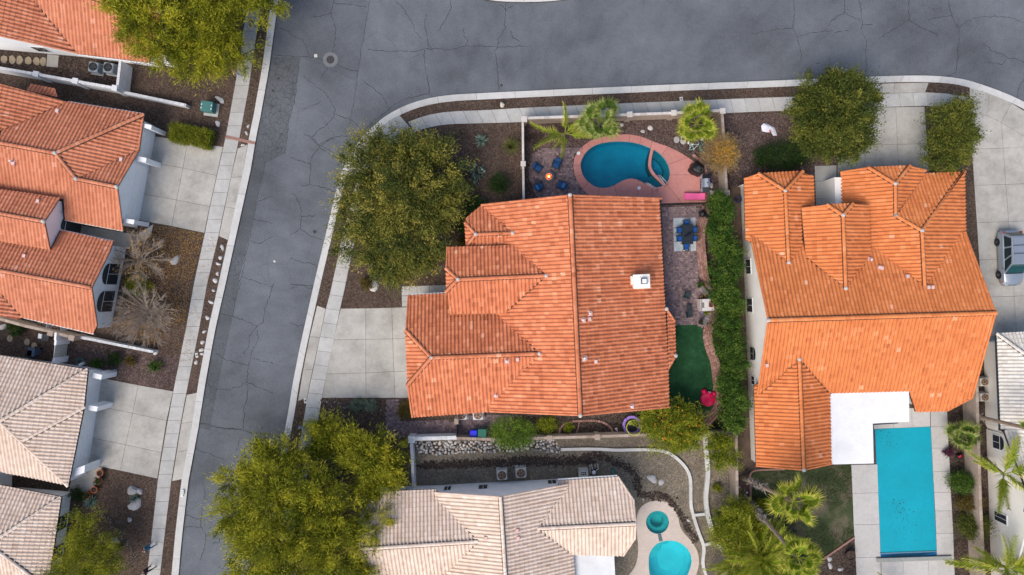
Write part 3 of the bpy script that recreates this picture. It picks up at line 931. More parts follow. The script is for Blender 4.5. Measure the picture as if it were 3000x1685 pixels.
# ------------------------------------------------------------------ asphalt wear: cracks, seams, covers
def crack_set(lines, wid, name):
 mb = MB()
 for ln in lines:
  ln = resample(ln, max(3, int(plen(ln) / 7)))
  w = [Vector(p) for p in W(ln)]
  rg = random.Random(int(ln[0][0] * 13 + ln[0][1]))
  w = [p + Vector((rg.gauss(0, .035), rg.gauss(0, .035))) for p in w]
  for i, (a, b) in enumerate(zip(w, w[1:])):
   d = (b - a)
   if d.length < 1e-4:
    continue
   d.normalize()
   nrm = Vector((-d.y, d.x)) * wid * rg.uniform(.35, 1.0)
   a2, b2 = a - d * .01, b + d * .01
   mb.add([(*(a2 - nrm), .004), (*(b2 - nrm * .8), .004), (*(b2 + nrm * .8), .004), (*(a2 + nrm), .004)], [(0, 1, 2, 3)])
 return stuff(mb.obj(name, M_CRACK, road))
cr = [ZE((1060, 470), (1180, 478), (1290, 492), (1400, 478), (1500, 488), (1590, 460), (1720, 462), (1830, 470), (1960, 440), (2110, 432), (2300, 445), (2571, 432)),
  ZE((1310, 0), (1390, 80), (1440, 160), (1490, 240), (1490, 290), (1560, 360)), ZE((1830, 0), (1835, 80), (1780, 190), (1715, 290)),
  ZE((2350, 30), (2348, 260), (2280, 370), (2275, 440), (2250, 480), (2275, 650), (2285, 860)), ZE((2350, 100), (2420, 50)), ZE((2350, 90), (2300, 40)),
  ZE((1610, 140), (1585, 210), (1610, 340), (1620, 430), (1650, 462)), ZE((1590, 480), (1580, 540), (1600, 660), (1625, 800), (1635, 880)),
  ZE((1950, 270), (1960, 340), (2000, 380), (1970, 430)), ZE((2390, 290), (2420, 360), (2480, 390)),
  ZE((735, 0), (700, 120), (740, 220), (755, 280), (740, 420), (715, 500)), ZE((700, 120), (640, 150), (540, 160)), ZE((735, 30), (880, 45), (1040, 65)),
  ZE((220, 258), (300, 300), (370, 345), (440, 370), (480, 450), (500, 520)), ZE((160, 515), (300, 530), (440, 535), (560, 540), (640, 570)), ZE((750, 600), (860, 655), (960, 672)),
  ZE((680, 640), (640, 690), (605, 745)), ZE((440, 710), (540, 790), (640, 870), (700, 940), (740, 1030), (730, 1100), (690, 1150), (600, 1220), (530, 1290)),
  ZE((990, 750), (1100, 830), (1190, 905), (1250, 1020)), ZE((420, 1030), (520, 1000), (620, 955)), ZE((750, 1080), (860, 1115), (940, 1165), (1000, 1240)),
  ZE((450, 1265), (530, 1300), (600, 1370), (680, 1410), (740, 1447)), ZE((600, 1365), (680, 1310), (760, 1285), (880, 1285)),
  ZE((1020, 1230), (1110, 1140), (1230, 1050), (1300, 985), (1420, 925), (1640, 880)),
  ZF((0, 1430), (100, 1395), (200, 1410), (230, 1440)), ZF((0, 1145), (110, 1180), (230, 1200), (260, 1240)), ZF((95, 875), (180, 930), (300, 975)), ZF((0, 930), (95, 870), (110, 780), (90, 640), (40, 540), (0, 545)),
  ZF((115, 755), (230, 748)), ZF((180, 460), (190, 330), (200, 200), (280, 100), (200, 20)), ZF((280, 100), (380, 170), (490, 225)), ZF((280, 90), (410, 10)), ZF((0, 195), (80, 225), (190, 260)), ZF((100, 465), (180, 455), (300, 480), (420, 520)),
  ZG((0, 40), (100, 45), (220, 90)), ZG((0, 400), (70, 430), (150, 430)), ZL1((2400, 620), (2571, 560)), ZL1((2360, 985), (2440, 1010), (2571, 940)), ZL1((2280, 1320), (2571, 1420)), ZL1((2390, 780), (2571, 815)),
  ZL2((2080, 320), (2200, 350), (2330, 395), (2420, 440), (2480, 400), (2500, 270), (2540, 150), (2571, 40)), ZL2((2420, 440), (2350, 530), (2340, 640), (2290, 690)), ZL2((2420, 470), (2430, 580), (2380, 660), (2340, 810), (2325, 960)),
  ZL2((2030, 690), (2120, 745), (2230, 780), (2340, 805)), ZL2((2380, 740), (2571, 790)), ZL2((1950, 970), (2010, 1030), (2150, 1035), (2270, 1000), (2325, 960), (2430, 1010), (2571, 1065)), ZL2((2325, 970), (2340, 1040), (2300, 1200), (2290, 1440)),
  ZL2((1890, 1345), (2000, 1370), (2110, 1405), (2270, 1405)), ZL3((1880, 10), (2000, 50), (2120, 70), (2280, 75), (2380, 115), (2500, 110), (2640, 150)), ZL3((1840, 260), (1960, 300), (2110, 360)), ZL3((1910, 560), (1930, 660), (1900, 860), (1890, 980), (1940, 1070), (1930, 1200), (1880, 1310)),
  ZL3((1750, 885), (1830, 905), (1900, 920)), ZL3((1740, 990), (1890, 995)), ZL3((2260, 150), (2230, 280)), ZL3((2090, 1140), (2000, 1150)),
  ZH((400, 0), (405, 120), (395, 260), (435, 350), (460, 450), (475, 560)), ZH((0, 322), (130, 300), (250, 275), (395, 265)), ZH((440, 355), (560, 310), (680, 295), (780, 288)), ZH((790, 305), (920, 285)),
  ZH((880, 0), (885, 120), (800, 165), (745, 200), (735, 250)), ZH((890, 120), (950, 160), (1035, 195)), ZH((1020, 0), (1045, 130), (1040, 280), (1085, 390), (1082, 540), (1095, 690)), ZH((1050, 238), (1150, 230)),
  ZH((1488, 0), (1488, 190), (1400, 245), (1290, 310), (1195, 365)), ZH((1488, 190), (1570, 240), (1680, 290), (1770, 335)), ZH((1858, 0), (1880, 120), (1920, 210), (1960, 260), (1960, 400), (1945, 560), (1925, 700)),
  ZH((1960, 258), (2030, 205), (2115, 165), (2300, 155), (2450, 170), (2571, 215)), ZH((1890, 150), (1780, 160), (1670, 190)), ZH((2190, 405), (2260, 470), (2370, 510), (2420, 550), (2490, 550), (2571, 590)), ZH((2170, 600), (2250, 585), (2380, 610), (2395, 560)),
  ZH((2571, 740), (2520, 840), (2515, 920)), ZH((1925, 680), (1840, 722)), ZH((1090, 660), (1020, 700))]
crack_set(cr, .028, 'crack')
seams = [ZE((1068, 0), (1045, 180), (1000, 420), (960, 700), (930, 900), (905, 1060), (880, 1170)), ZE((415, 540), (395, 700), (365, 930), (310, 1150), (275, 1447)), ZL1((2500, 240), (2430, 560), (2330, 1050), (2250, 1447)), ZL2((2258, 0), (2225, 180), (2195, 340))]
crack_set(seams, .022, 'seam')
old = structure(MB().prism(W([(791, 166), (879, 168), (872, 220), (864, 290), (846, 358), (835, 450), (778, 478), (755, 565), (725, 715), (700, 820), (683, 925), (640, 1120), (615, 1260), (586, 1255), (607, 1115), (635, 963), (662, 845), (702, 664), (737, 502), (754, 400), (767, 342), (789, 215)]), -.05, .003).obj('old_road_strip', M_ROAD_D))
lane = structure(MB().prism(W([(819, -60), (1083, -60), (1076, 45), (1062, 130), (1049, 218), (1042, 240), (879, 166), (792, 164)]), -.05, .002).obj('dark_road_lane', asphalt('dark_asphalt', (.110, .121, .137), .22, .42)))
mh = thing('manhole_cover', 'round dark iron manhole cover with pale concrete collar in the street corner', 'manhole', P(968, 175, 0))
MB().lathe([(.66, .0), (.66, .008), (.36, .008), (.36, 0)], P(968, 175, 0), 28).obj('collar', plain('collar_concrete', (.16, .165, .175), .9), mh)
mb = MB().lathe([(.35, .004), (.35, .016), (.30, .016), (.30, .012), (.2, .012), (.2, .018), (0.02, .018)], P(968, 175, 0), 24)
mb.obj('lid', M_IRON, mh)
lab = ['nearest the left kerb above the cracked strip', 'in the cracked strip below the other one', 'in the square patch by the north kerb', 'near the kerb beside the big corner tree', 'small pale one in the left street by the driveway']
for (x, y, r), l in zip(((816.5, 230, .13), (800.5, 266, .13), (1469, 250, .12), (922, 679, .16), (804, 766, .1)), lab):
 tag(MB().lathe([(r, .0), (r, .014), (r * .75, .014), (r * .7, .010), (.01, .010)], P(x, y, 0), 14).obj('valve_cover', M_IRON if r > .11 else M_BEIGE), 'small round iron valve cover ' + l, 'valve cover', 'valve covers in the street')
tag(MB().box(P(925, 163.5, .008), (.26, .28, .016), .1).obj('survey_lid', M_BEIGE), 'pale square survey lid beside the manhole', 'lid')
for (x, y, w, d), l in zip(((895, 1174, .26, .46), (576.5, 1041, .24, .42), (1996, 290, .28, .36)), ('at the lower corner of the main driveway', 'in the gravel strip on the left street', 'between kerb and north pavement')):
 m = thing('meter_box', 'pale utility meter box lid ' + l, 'meter box', P(x, y, .1))
 MB().box(P(x, y, .12), (w, d, .06), .15, bev=.01).obj('lid', M_BEIGE, m)
 MB().box(P(x, y, .15), (w * .5, d * .3, .012), .15).obj('reader_cap', M_CHAR, m)
# ------------------------------------------------------------------ pools
def scaled(px, c, k):
 return [(c[0] + (p[0] - c[0]) * k, c[1] + (p[1] - c[1]) * k) for p in px]
def basin(name, px, c, prof, mat, parent):
 mb = MB()
 n = len(px)
 vs, fs = [], []
 for k, z in prof:
  vs += [(*P2(*p), z) for p in scaled(px, c, k)]
 for i in range(len(prof) - 1):
  for j in range(n):
   j2 = (j + 1) % n
   fs.append((i * n + j2, i * n + j, (i + 1) * n + j, (i + 1) * n + j2))
 fs.append(tuple((len(prof) - 1) * n + j for j in range(n)))
 return mb.add(vs, fs).obj(name, mat, parent, smooth=False)
p1 = thing('swimming_pool', 'kidney shaped teal pool with corner spa and pink deck behind the main house', 'pool', P(1735, 480, 0))
basin('basin', POOL1, ZA((1230, 930))[0], [(1, .10), (.985, -.45), (.93, -.85), (.75, -1.25), (.4, -1.6)], M_PLASTER, p1)
MB().add([(*P2(*p), .03) for p in POOL1], [tuple(range(len(POOL1) - 1, -1, -1))]).obj('water', M_WATER, p1)
div = chaikin(ZA((1508, 752), (1490, 830), (1478, 900), (1480, 960), (1505, 1015), (1550, 1065), (1600, 1112), (1640, 1152)), 2)
dv = offset(div, 4.2)
dv2 = offset(div, -4.2)
m_ = len(dv) - 1
for i in range(0, m_, 4):
 e = min(i + 4, m_)
 MB().prism(W(dv[i:e + 1]) + W(dv2[i:e + 1])[::-1], -1.3, .128).obj('divider_coping', M_POOLDECK, p1)
bench = ZA((1522, 775), (1590, 818), (1650, 885), (1683, 952), (1693, 1010), (1686, 1070), (1660, 1118), (1640, 1140), (1602, 1105), (1632, 1050), (1636, 990), (1610, 930), (1560, 870), (1516, 850))
MB().prism(W(bench), -1.3, -.22).obj('spa_bench', plain('spa_bench_plaster', (.30, .34, .30), .8, .15, 2), p1)
MB().prism(W(ZA((1500, 800), (1690, 900), (1690, 1080), (1640, 1150), (1500, 1010), (1485, 900))), -1.4, -.75).obj('spa_floor', M_PLASTER, p1)
for q in (((1405, 1116), (1505, 1040), (1620, 1150), (1560, 1176), (1490, 1158)), ((1470, 1140), (1540, 1085), (1625, 1152), (1570, 1174))):
 MB().prism(W(ZA(*q)), -1.3, -.30 if len(q) == 5 else -.12).obj('step', plain('pool_step_plaster', (.22, .30, .29), .8, .1, 2), p1)
jets = [ZA((1560 + 60 * math.cos(a), 960 + 120 * math.sin(a)))[0] for a in (-1.1, -.7, -.3, .1, .5, .9)]
for j in ((967, 900), (984, 1035)):
 x, y = ZA(j)[0]
 MB().lathe([(.12, 0), (.12, .03), (.07, .03), (.07, .02), (.01, .02)], P(x, y, 0)[:2] + (-1.58,), 14).obj('floor_drain', M_WHITEP, p1)
x, y = ZA((1556, 953))[0]
MB().lathe([(.11, 0), (.11, .03), (.07, .03), (.01, .03)], P(x, y, 0)[:2] + (-.75,), 14).obj('spa_drain', M_WHITEP, p1)
for j in ((716, 805), (1367, 1180)):
 x, y = ZA(j)[0]
 MB().lathe([(.15, 0), (.15, .02), (.12, .024), (.11, .018), (.02, .018)], P(x, y, .128), 18).obj('skimmer_lid', M_WHITEP, p1)
for (a, b) in (((1415, 1138), (1545, 1215)), ((1428, 1132), (1560, 1205)), ((1548, 1052), (1645, 1165)), ((1562, 1048), (1670, 1150))):
 (x0, y0), (x1, y1) = ZA(a, b)
 A, B = Vector(P(x0, y0, .05)), Vector(P(x1, y1, .13))
 d = (B - A)
 pts = [A + Vector((0, 0, -.3)), A + Vector((0, 0, .62)), A + d * .12 + Vector((0, 0, .78)), A + d * .8 + Vector((0, 0, .62)), B + Vector((0, 0, .40)), B]
 MB().tube(pts, .028, 8).obj('handrail', M_STEEL, p1, smooth=True)
# pink deck: slabs between the water edge and the outer edge, cut by the joints seen in the photo
OUT = ZA((655, 940), (668, 860), (705, 785), (770, 722), (840, 672), (930, 642), (1010, 620), (1117, 605), (1260, 603), (1390, 628), (1515, 680), (1675, 735), (1790, 790), (1895, 853), (1965, 905), (2030, 985), (2085, 1080),
   (2100, 1200), (2100, 1335), (1830, 1340), (1620, 1350), (1510, 1350), (1350, 1350), (1160, 1350), (1000, 1340), (900, 1330), (760, 1200), (700, 1110), (670, 1035))
JT = ZA((736, 938), (655, 940), (768, 826), (725, 768), (840, 738), (800, 690), (970, 692), (960, 632), (1117, 680), (1117, 605), (1257, 684), (1262, 603), (1370, 706), (1390, 628), (1490, 752), (1515, 680), (1612, 826), (1675, 735), (1690, 925), (1895, 853), (1695, 1040), (2060, 1040), (1660, 1140), (1830, 1340), (1510, 1162), (1510, 1350), (1360, 1098), (1350, 1350), (1100, 1150), (1145, 1350), (935, 1178), (920, 1330), (820, 1120), (760, 1195), (752, 1040), (680, 1065))
deck = structure(empty('pool_deck'))
def dense(px, k):
 return resample(px + [px[0]], k)[:-1]
inn, out = dense(POOL1, 240), dense(OUT, 300)
def nearest(lst, p):
 return min(range(len(lst)), key=lambda i: (lst[i][0] - p[0]) ** 2 + (lst[i][1] - p[1]) ** 2)
pairs = [(nearest(inn, JT[i]), nearest(out, JT[i + 1])) for i in range(0, len(JT), 2)]
def arc_of(lst, a, b, sgn):
 n = len(lst)
 r = [a]
 while r[-1] != b:
  r.append((r[-1] + sgn) % n)
 return [lst[i] for i in r]
def orient(l):
 return 1 if sum(l[i - 1][0] * l[i][1] - l[i][0] * l[i - 1][1] for i in range(len(l))) > 0 else -1
si, so = orient(inn), orient(out)
polys = []
for (a, c), (b, d) in zip(pairs, pairs[1:] + pairs[:1]):
 polys.append(arc_of(inn, a, b, si) + arc_of(out, c, d, so)[::-1])
slabs_from_polys('deck_slab', polys, .128, M_POOLDECK, deck, thick=.16, gap=.026)
# tan house pool and spa
p3 = thing('spa_pool', 'pale turquoise round spa joined to a rounded pool at the bottom edge', 'pool', P(1940, 1600, 0))
basin('spa_basin', SPA3, (1925.6, 1529), [(1, .10), (.99, -.18), (.58, -.22), (.54, -.75)], plain('spa_plaster', (.40, .62, .62), .7, .12, 2), p3)
basin('pool_basin', POOL3, (1963, 1650), [(1, .10), (.985, -.5), (.8, -.95), (.45, -1.25)], M_PLASTER_L, p3)
MB().prism(W(ZD((1612, 1300), (1625, 1230), (1670, 1165), (1740, 1122), (1815, 1115), (1790, 1150), (1735, 1165), (1725, 1200), (1700, 1250), (1650, 1280))), -1.2, -.16).obj('pool_step', plain('pool_step_pale', (.50, .68, .66), .7, .08, 2), p3)
MB().add([(*P2(*p), .04) for p in SPA3], [tuple(range(len(SPA3) - 1, -1, -1))]).obj('spa_water', water('spa_water', (.22, .74, .76)), p3)
MB().add([(*P2(*p), .04) for p in POOL3], [tuple(range(len(POOL3) - 1, -1, -1))]).obj('pool_water', M_WATER_L, p3)
MB().prism(W(ZD((1690, 1055), (1722, 1050), (1738, 1118), (1705, 1125))), .05, .136).obj('spillway', plain('spillway_tile', (.10, .13, .15), .3, .4, 30), p3)
D3 = chaikin(ZD((1490, 900), (1520, 810), (1600, 752), (1700, 738), (1790, 760), (1850, 820), (1885, 900), (1897, 970), (1925, 1035), (1985, 1095), (2050, 1180), (2080, 1270), (2078, 1360), (2050, 1447), (2000, 1600), (1850, 1720), (1500, 1720), (1405, 1460), (1470, 1380), (1500, 1300), (1510, 1190), (1495, 1040)), 1, True)
holed('tan_pool_deck', W(D3), [W(SPA3), W(POOL3)], .128, M_TANDECK, .1)
# right pool under its cover
p2 = thing('covered_pool', 'long rectangular pool closed with a flat teal cover', 'pool', P(2650, 1435, 0))
PC = ZR3((1318, 142), (1786, 122), (1838, 1165), (1838, 1205), (1372, 1212), (1368, 1180))
MB().prism(W(PC), .0, .112).obj('pool_liner', plain('blue_liner', (.006, .11, .26), .3, .2, 3), p2)
MB().prism(W(ZR3((1320, 142), (1786, 122), (1836, 1163), (1370, 1182))), .05, .122).obj('cover', M_COVER, p2)
A, B = P(*ZR3((1366, 1186))[0], .15), P(*ZR3((1838, 1168))[0], .15)
MB().tube([A, B], .05, 8).obj('cover_bar', M_STEEL, p2)
MB().prism(W(ZR3((1380, 1200), (1500, 1185), (1700, 1178), (1832, 1172), (1700, 1198), (1500, 1208))), .05, .118).obj('liner_shade', plain('shade_dark_liner', (.004, .05, .09), .3, .2, 3), p2)  # dark sheet on the liner: shade along the cover end put into its colour
MB().prism(W(ZR3((1326, 1218), (1950, 1198), (1952, 1230), (1330, 1250))), .05, .30).obj('cover_housing', plain('cover_housing', (.30, .31, .29), .7), p2)
stain = MB()
rg = random.Random(4)
for cx, cy, n, s in ((1420, 250, 26, 60), (1520, 780, 26, 40), (1560, 860, 20, 50), (1600, 1000, 14, 60), (1380, 170, 12, 30)):
 for k in range(n):
  x, y = ZR3((cx + rg.gauss(0, s), cy + rg.gauss(0, s * .8)))[0]
  if inside((x, y), ZR3((1335, 150), (1780, 130), (1830, 1150), (1375, 1170))):
   stain.rock(P(x, y, .121), (rg.uniform(.02, .06), rg.uniform(.02, .05), .012), rg.random(), 5, 3)
stuff(stain.obj('leaf_debris', plain('wet_leaf', (.03, .05, .045), .8), p2))
rowsR = [ZR3((1120, 440), (1340, 436)), ZR3((1132, 680), (1348, 674)), ZR3((1142, 942), (1358, 940)), ZR3((1158, 1218), (1368, 1214)), ZR3((1170, 1450), (1372, 1450))]
grid_slabs('covered_pool_deck_west', rowsR, .128, M_GREYDECK)
rowsE = [ZR3((1786, -30), (1922, -40)), ZR3((1787, 122), (1930, 120)), ZR3((1796, 302), (1936, 300)), ZR3((1806, 497), (1950, 494)), ZR3((1815, 674), (1955, 672)), ZR3((1824, 827), (1965, 824)), ZR3((1832, 1016), (1975, 1012)), ZR3((1838, 1200), (1980, 1195)), ZR3((1850, 1450), (1992, 1450))]
grid_slabs('covered_pool_deck_east', rowsE, .128, M_GREYDECK)
grid_slabs('covered_pool_deck_north', [ZR3((1300, -30), (1474, -32), (1628, -34), (1782, -36)), ZR3((1312, 141), (1476, 134), (1630, 128), (1783, 121))], .128, M_GREYDECK)
grid_slabs('covered_pool_deck_south', [ZR3((1372, 1252), (1555, 1246), (1768, 1240), (1846, 1236)), ZR3((1376, 1450), (1558, 1450), (1772, 1450), (1848, 1450))], .128, M_GREYDECK)
# ------------------------------------------------------------------ paver patios: every paver is a small block
def paver_field(struct, px, z, ang, excl=(), border=None):
 st = structure(MB().prism(W(px), z - .2, z - .018).obj(struct, M_JOINT))
 w = W(px)
 ex = [W(e) for e in excl]
 ca, sa = math.cos(ang), math.sin(ang)
 us = [p[0] * ca + p[1] * sa for p in w]
 vs_ = [-p[0] * sa + p[1] * ca for p in w]
 rg = random.Random(len(px))
 mb = MB()
 v = min(vs_)
 row = 0
 while v < max(vs_):
  h = .16
  u = min(us) - rg.random() * .2
  while u < max(us):
   l = rg.choice((.11, .16, .16, .235))
   uc, vc = u + l / 2, v + h / 2
   x, y = uc * ca - vc * sa, uc * sa + vc * ca
   if inside((x, y), w) and not any(inside((x, y), e) for e in ex):
    mb.tone = min(1, max(0, rg.gauss(.45, .28)))
    zz = z + rg.uniform(-.004, .003)
    hx, hy = l / 2 - .006, h / 2 - .006
    top = [(a * ca - b * sa + x, a * sa + b * ca + y, zz) for a, b in ((-hx, -hy), (hx, -hy), (hx, hy), (-hx, hy))]
    bot = [(a[0], a[1], zz - .05) for a in top]
    mb.add(top + bot, [(0, 1, 2, 3), (0, 4, 5, 1), (1, 5, 6, 2), (2, 6, 7, 3), (3, 7, 4, 0)])
   u += l
  v += h
 stuff(mb.obj('paver_blocks', M_PAVER, st))
 return st
MA = R(2.7)
FIREP = chaikin(ZA((185, 930), (195, 860), (240, 800), (310, 765), (420, 745), (600, 738), (720, 745), (780, 760)), 2) + ZA((700, 790), (662, 860), (650, 940), (665, 1035), (695, 1110), (755, 1200), (900, 1335), (330, 1400), (260, 1260), (205, 1150), (185, 1030))
paver_field('fire_pit_patio', FIREP, .134, R(1.0))
PATIO = ZB((1180, 175), (1690, 172), (1700, 300), (1650, 360), (1628, 420), (1625, 560), (1640, 750), (1655, 950), (1720, 1060), (1810, 1130), (1810, 1300), (1770, 1400), (1690, 1447)) + ZC((2040, 225), (1990, 192), (1700, 190), (1560, 120)) + ZB((1230, 1200), (1200, 600))
paver_field('patio', PATIO, .130, R(2.0))
paver_field('side_path', ZG((905, 1118), (1020, 1118), (1045, 1325), (1558, 1325), (1575, 1290), (2085, 1262), (2085, 1380)) + [(1500, 1278), (1337, 1279), (1131, 1284)], .132, R(1.5))
# ------------------------------------------------------------------ garden walls
def wall(name, label, px, h, thick, mat, cap=None, pillars=(), steps=None, z0=.0, cap_len=.42, px_h=None):
 """px = picture line of the wall top (seen at height h)"""
 t = thing(name, label, 'wall', P(px[0][0], px[0][1], 0))
 pts = [Vector(P2(p[0], p[1], h)) for p in px]
 for i, (a, b) in enumerate(zip(pts, pts[1:])):
  d = (b - a)
  L = d.length
  rz = math.atan2(d.y, d.x)
  c = (a + b) / 2
  mb = MB()
  nc = max(1, int(h / .2))
  off = 0
  for r in range(nc):                       # courses with a small set-back joint
   zc = z0 + (h - z0) * (r + .5) / nc
   mb.tone = .35 + .3 * random.random()
   mb.box((c.x, c.y, zc), (L + (thick if len(pts) > 2 else 0), thick, (h - z0) / nc - .012), rz)
  mb.tone = .2
  mb.box((c.x, c.y, (h + z0) / 2 - .02), (L - .01, thick - .03, h - z0 - .06), rz)
  mb.obj('wall_body', mat, t)
  n = max(1, int(L / cap_len))
  for k in range(n):
   q = a + d * ((k + .5) / n)
   m2 = MB()
   m2.tone = random.random()
   m2.box((q.x, q.y, h + .025 + (0.0 if i % 2 else .0015)), (L / n - .012, thick + .03, .05), rz, bev=.008)
   m2.obj('cap_block', cap or mat, t)
 for (x, y) in pillars:
  q = P2(x, y, h)
  m2 = MB()
  m2.box((q[0], q[1], (h + .06 + z0) / 2), (thick + .22, thick + .22, h + .06 - z0), math.atan2(pts[1].y - pts[0].y, pts[1].x - pts[0].x))
  pl = m2.obj('pillar', mat, t)
  MB().box((q[0], q[1], h + .105), (thick + .28, thick + .28, .09), math.atan2(pts[1].y - pts[0].y, pts[1].x - pts[0].x), bev=.015).obj('pillar_cap', cap or mat, pl)
 return t
M_CAPW = toned('pale_cap_block', [(0, (.50, .46, .42)), (1, (.64, .60, .56))], stain=.2)
M_WHITEW = toned('white_painted_block', [(0, (.60, .61, .62)), (1, (.70, .71, .72))], stain=.2)
wall('garden_wall', 'tan block garden wall between the north pavement and the kidney pool yard', ZA((130, 428), (1265, 390), (1740, 372), (2265, 345)), 1.8, .2, M_CMU, M_CAPW, ZA((132, 440), (1265, 390), (1740, 372), (2262, 352)))
wall('garden_wall', 'narrow pale garden wall between the cactus yard and the fire pit patio', ZA((116, 470), (120, 920), (126, 1330)), 1.6, .16, M_CMU, M_CAPW, ZA((120, 920),))
wall('garden_wall', 'long tan block wall behind the hedge on the right property line', [(2115.5, 330), (2129, 566), (2143, 900), (2156, 1240), (2160, 1470), (2163, 1580)], 1.8, .2, M_CMU, M_CMU, [(2129, 566)])
wall('garden_wall', 'tan block wall running below the side bed of the main house', [(1338, 1284), (1440, 1287), (1610, 1283), (1750, 1279), (1888, 1274), (2062, 1269), (2154, 1268)], 1.3, .2, M_CMU, M_CMU, [(1610, 1284), (1750, 1280)])
wall('garden_wall', 'short white painted wall beside the purple paver path', [(1206, 1286), (1338, 1282)], 1.3, .3, M_WHITEW, M_WHITEW, [(1206, 1287)])
wall('garden_wall', 'stepped white wall closing the tan yard next to the yellow green trees', [(1204, 1297), (1208, 1345), (1211, 1424)], 1.2, .2, M_WHITEW, M_WHITEW)
wall('garden_wall', 'diagonal tan wall at the bottom right of the tan yard under the palms', [(2163, 1600), (2085, 1700)], 1.5, .3, M_CMU, M_CMU)
wall('garden_wall', 'pale wall with pillar caps behind the two air conditioners at top left', ZL0((-300, 590), (345, 700), (715, 765), (1090, 832)), 1.8, .2, M_WHITEW, M_WHITEW, ZL0((345, 700), (715, 765), (1085, 832)))
wall('garden_wall', 'white gate wall at the end of the air conditioner yard at top left', ZL0((1135, 575), (1105, 835)), 1.8, .2, M_WHITEW, M_WHITEW)
wall('garden_wall', 'low white wall pointing at the teal green transformer box', ZL0((1150, 868), (1250, 888), (1740, 990)), .9, .22, M_WHITEW, M_WHITEW)
wall('garden_wall', 'low white wall below the leafless tree in the left yard', [(216, 984), (240, 989), (445, 1030)], .9, .2, M_WHITEW, M_WHITEW)
wall('garden_wall', 'brown wall along the side yard south of the left orange house', [(-120, 900), (0, 935), (73, 955), (158, 974), (215, 990)], 1.7, .2, M_CMU, M_CMU, [(150, 976), (212, 990)])
wall('garden_wall', 'tan wall between the covered pool and the cream house at right', [(2858, 1010), (2864, 1240), (2872, 1480), (2886, 1750)], 1.8, .22, M_CMU, M_CMU)
# slatted side gate at the tan house, black side gate at the main house
g = thing('side_gate', 'pale slatted side gate between the two left houses', 'gate', P(180, 1030, 0))
for k, (y0, y1, z) in enumerate(((975, 997, 1.9), (997, 1012, 2.0))):
 MB().prism(W([(160, y0), (166, y0), (164, y1), (158, y1)], 1.9), 0, 1.9).obj('gate_wall', M_STUCCO, g)
for k in range(9):
 a, b = P2(161.5, 1013, 1.8), P2(157, 1048, 1.8)
 MB().box(((a[0] + b[0]) / 2, (a[1] + b[1]) / 2, .25 + k * .185), (.05, math.dist(a, b), .17), math.atan2(b[1] - a[1], b[0] - a[0]) - math.pi / 2).obj('slat', M_BEIGE, g)
MB().prism(W([(156, 1048), (162, 1049), (158, 1066), (150, 1064)], 1.9), 0, 1.9).obj('gate_post', M_STUCCO, g)
g = thing('side_gate', 'narrow dark gate between the purple paver path and the rubbish bins', 'gate', P(1336, 1255, 0))
for k in range(8):
 p = P2(1337, 1243 + k * 5, 1.5)
 MB().box((p[0], p[1], .85), (.04, .12, 1.4)).obj('board', M_CHAR, g)
a = P2(1337, 1235, 1.7)
MB().box((a[0], a[1], .95), (.35, .45, 1.7)).obj('post', M_CMU, g)
# curved retaining wall of stacked blocks beside the patio and turf
crest = ZB((1735, 170), (1715, 290), (1690, 350), (1675, 420), (1668, 500), (1674, 600), (1684, 700), (1694, 800), (1706, 900), (1732, 985), (1780, 1050), (1815, 1110), (1828, 1200), (1826, 1300), (1800, 1385), (1768, 1447)) + \
  ZC((2160, 165), (2128, 220), (2108, 285), (2116, 350), (2132, 420), (2156, 490), (2186, 560), (2202, 650), (2212, 750), (2222, 850), (2236, 950), (2236, 1040), (2216, 1105), (2176, 1155), (2126, 1205), (2086, 1255), (2062, 1305))
rw = thing('retaining_wall', 'curving retaining wall of red brown blocks along patio and turf', 'wall', P(2070, 800, 0))
for course in range(4):
 ln = offset(chaikin(crest, 1), 13.0 - course * 4.6)
 n = int(plen(ln) / 10.5)
 rs = resample(ln, n * 2)
 for k in range(n):
  a, c, b = (Vector(P2(*rs[min(2 * n, 2 * k + j + (course % 2))])) for j in (0, 1, 2))
  d = b - a
  if d.length < .05:
   continue
  m2 = MB()
  m2.tone = random.random()
  m2.box((c.x, c.y, .05 + course * .17 + .085), (d.length - .012, .24, .165), math.atan2(d.y, d.x), bev=.018)
  m2.obj('block' if course < 3 else 'cap_block', M_BLOCK, rw)
edge = [(2029.6, 453), (2039.6, 461), (2049.5, 468), (2059.5, 478), (2067.8, 499), (2072.6, 521), (2074.4, 546), (2074.4, 571), (2073.6, 587), (2071, 606)]
ed = thing('planter_edging', 'single row of red edging blocks behind the grills', 'edging', P(2070, 540, 0))
rs = resample(edge, 15)
for k in range(15):
 a, b = Vector(P2(*rs[k], .2)), Vector(P2(*rs[k + 1], .2))
 d = b - a
 m2 = MB()
 m2.tone = random.random()
 m2.box(((a.x + b.x) / 2, (a.y + b.y) / 2, .2), (d.length - .02, .22, .2), math.atan2(d.y, d.x), bev=.02).obj('block', M_BLOCK, ed)
ed = thing('planter_edging', 'half round brick edging in the bed below the main house', 'edging', P(1715, 1250, 0))
arcp = chaikin(ZC((505, 1365), (515, 1300), (560, 1250), (640, 1225), (760, 1220), (880, 1215), (970, 1230), (1040, 1270), (1080, 1320), (1078, 1350)), 2)
rs = resample(arcp, 26)
for k in range(26):
 a, b = Vector(P2(*rs[k])), Vector(P2(*rs[k + 1]))
 d = b - a
 m2 = MB()
 m2.tone = random.random()
 m2.box(((a.x + b.x) / 2, (a.y + b.y) / 2, .17), (d.length - .02, .20, .16), math.atan2(d.y, d.x), bev=.03).obj('block', M_BLOCK, ed)
rs = resample(ZC((722, 1235), (710, 1300), (690, 1355)), 5)
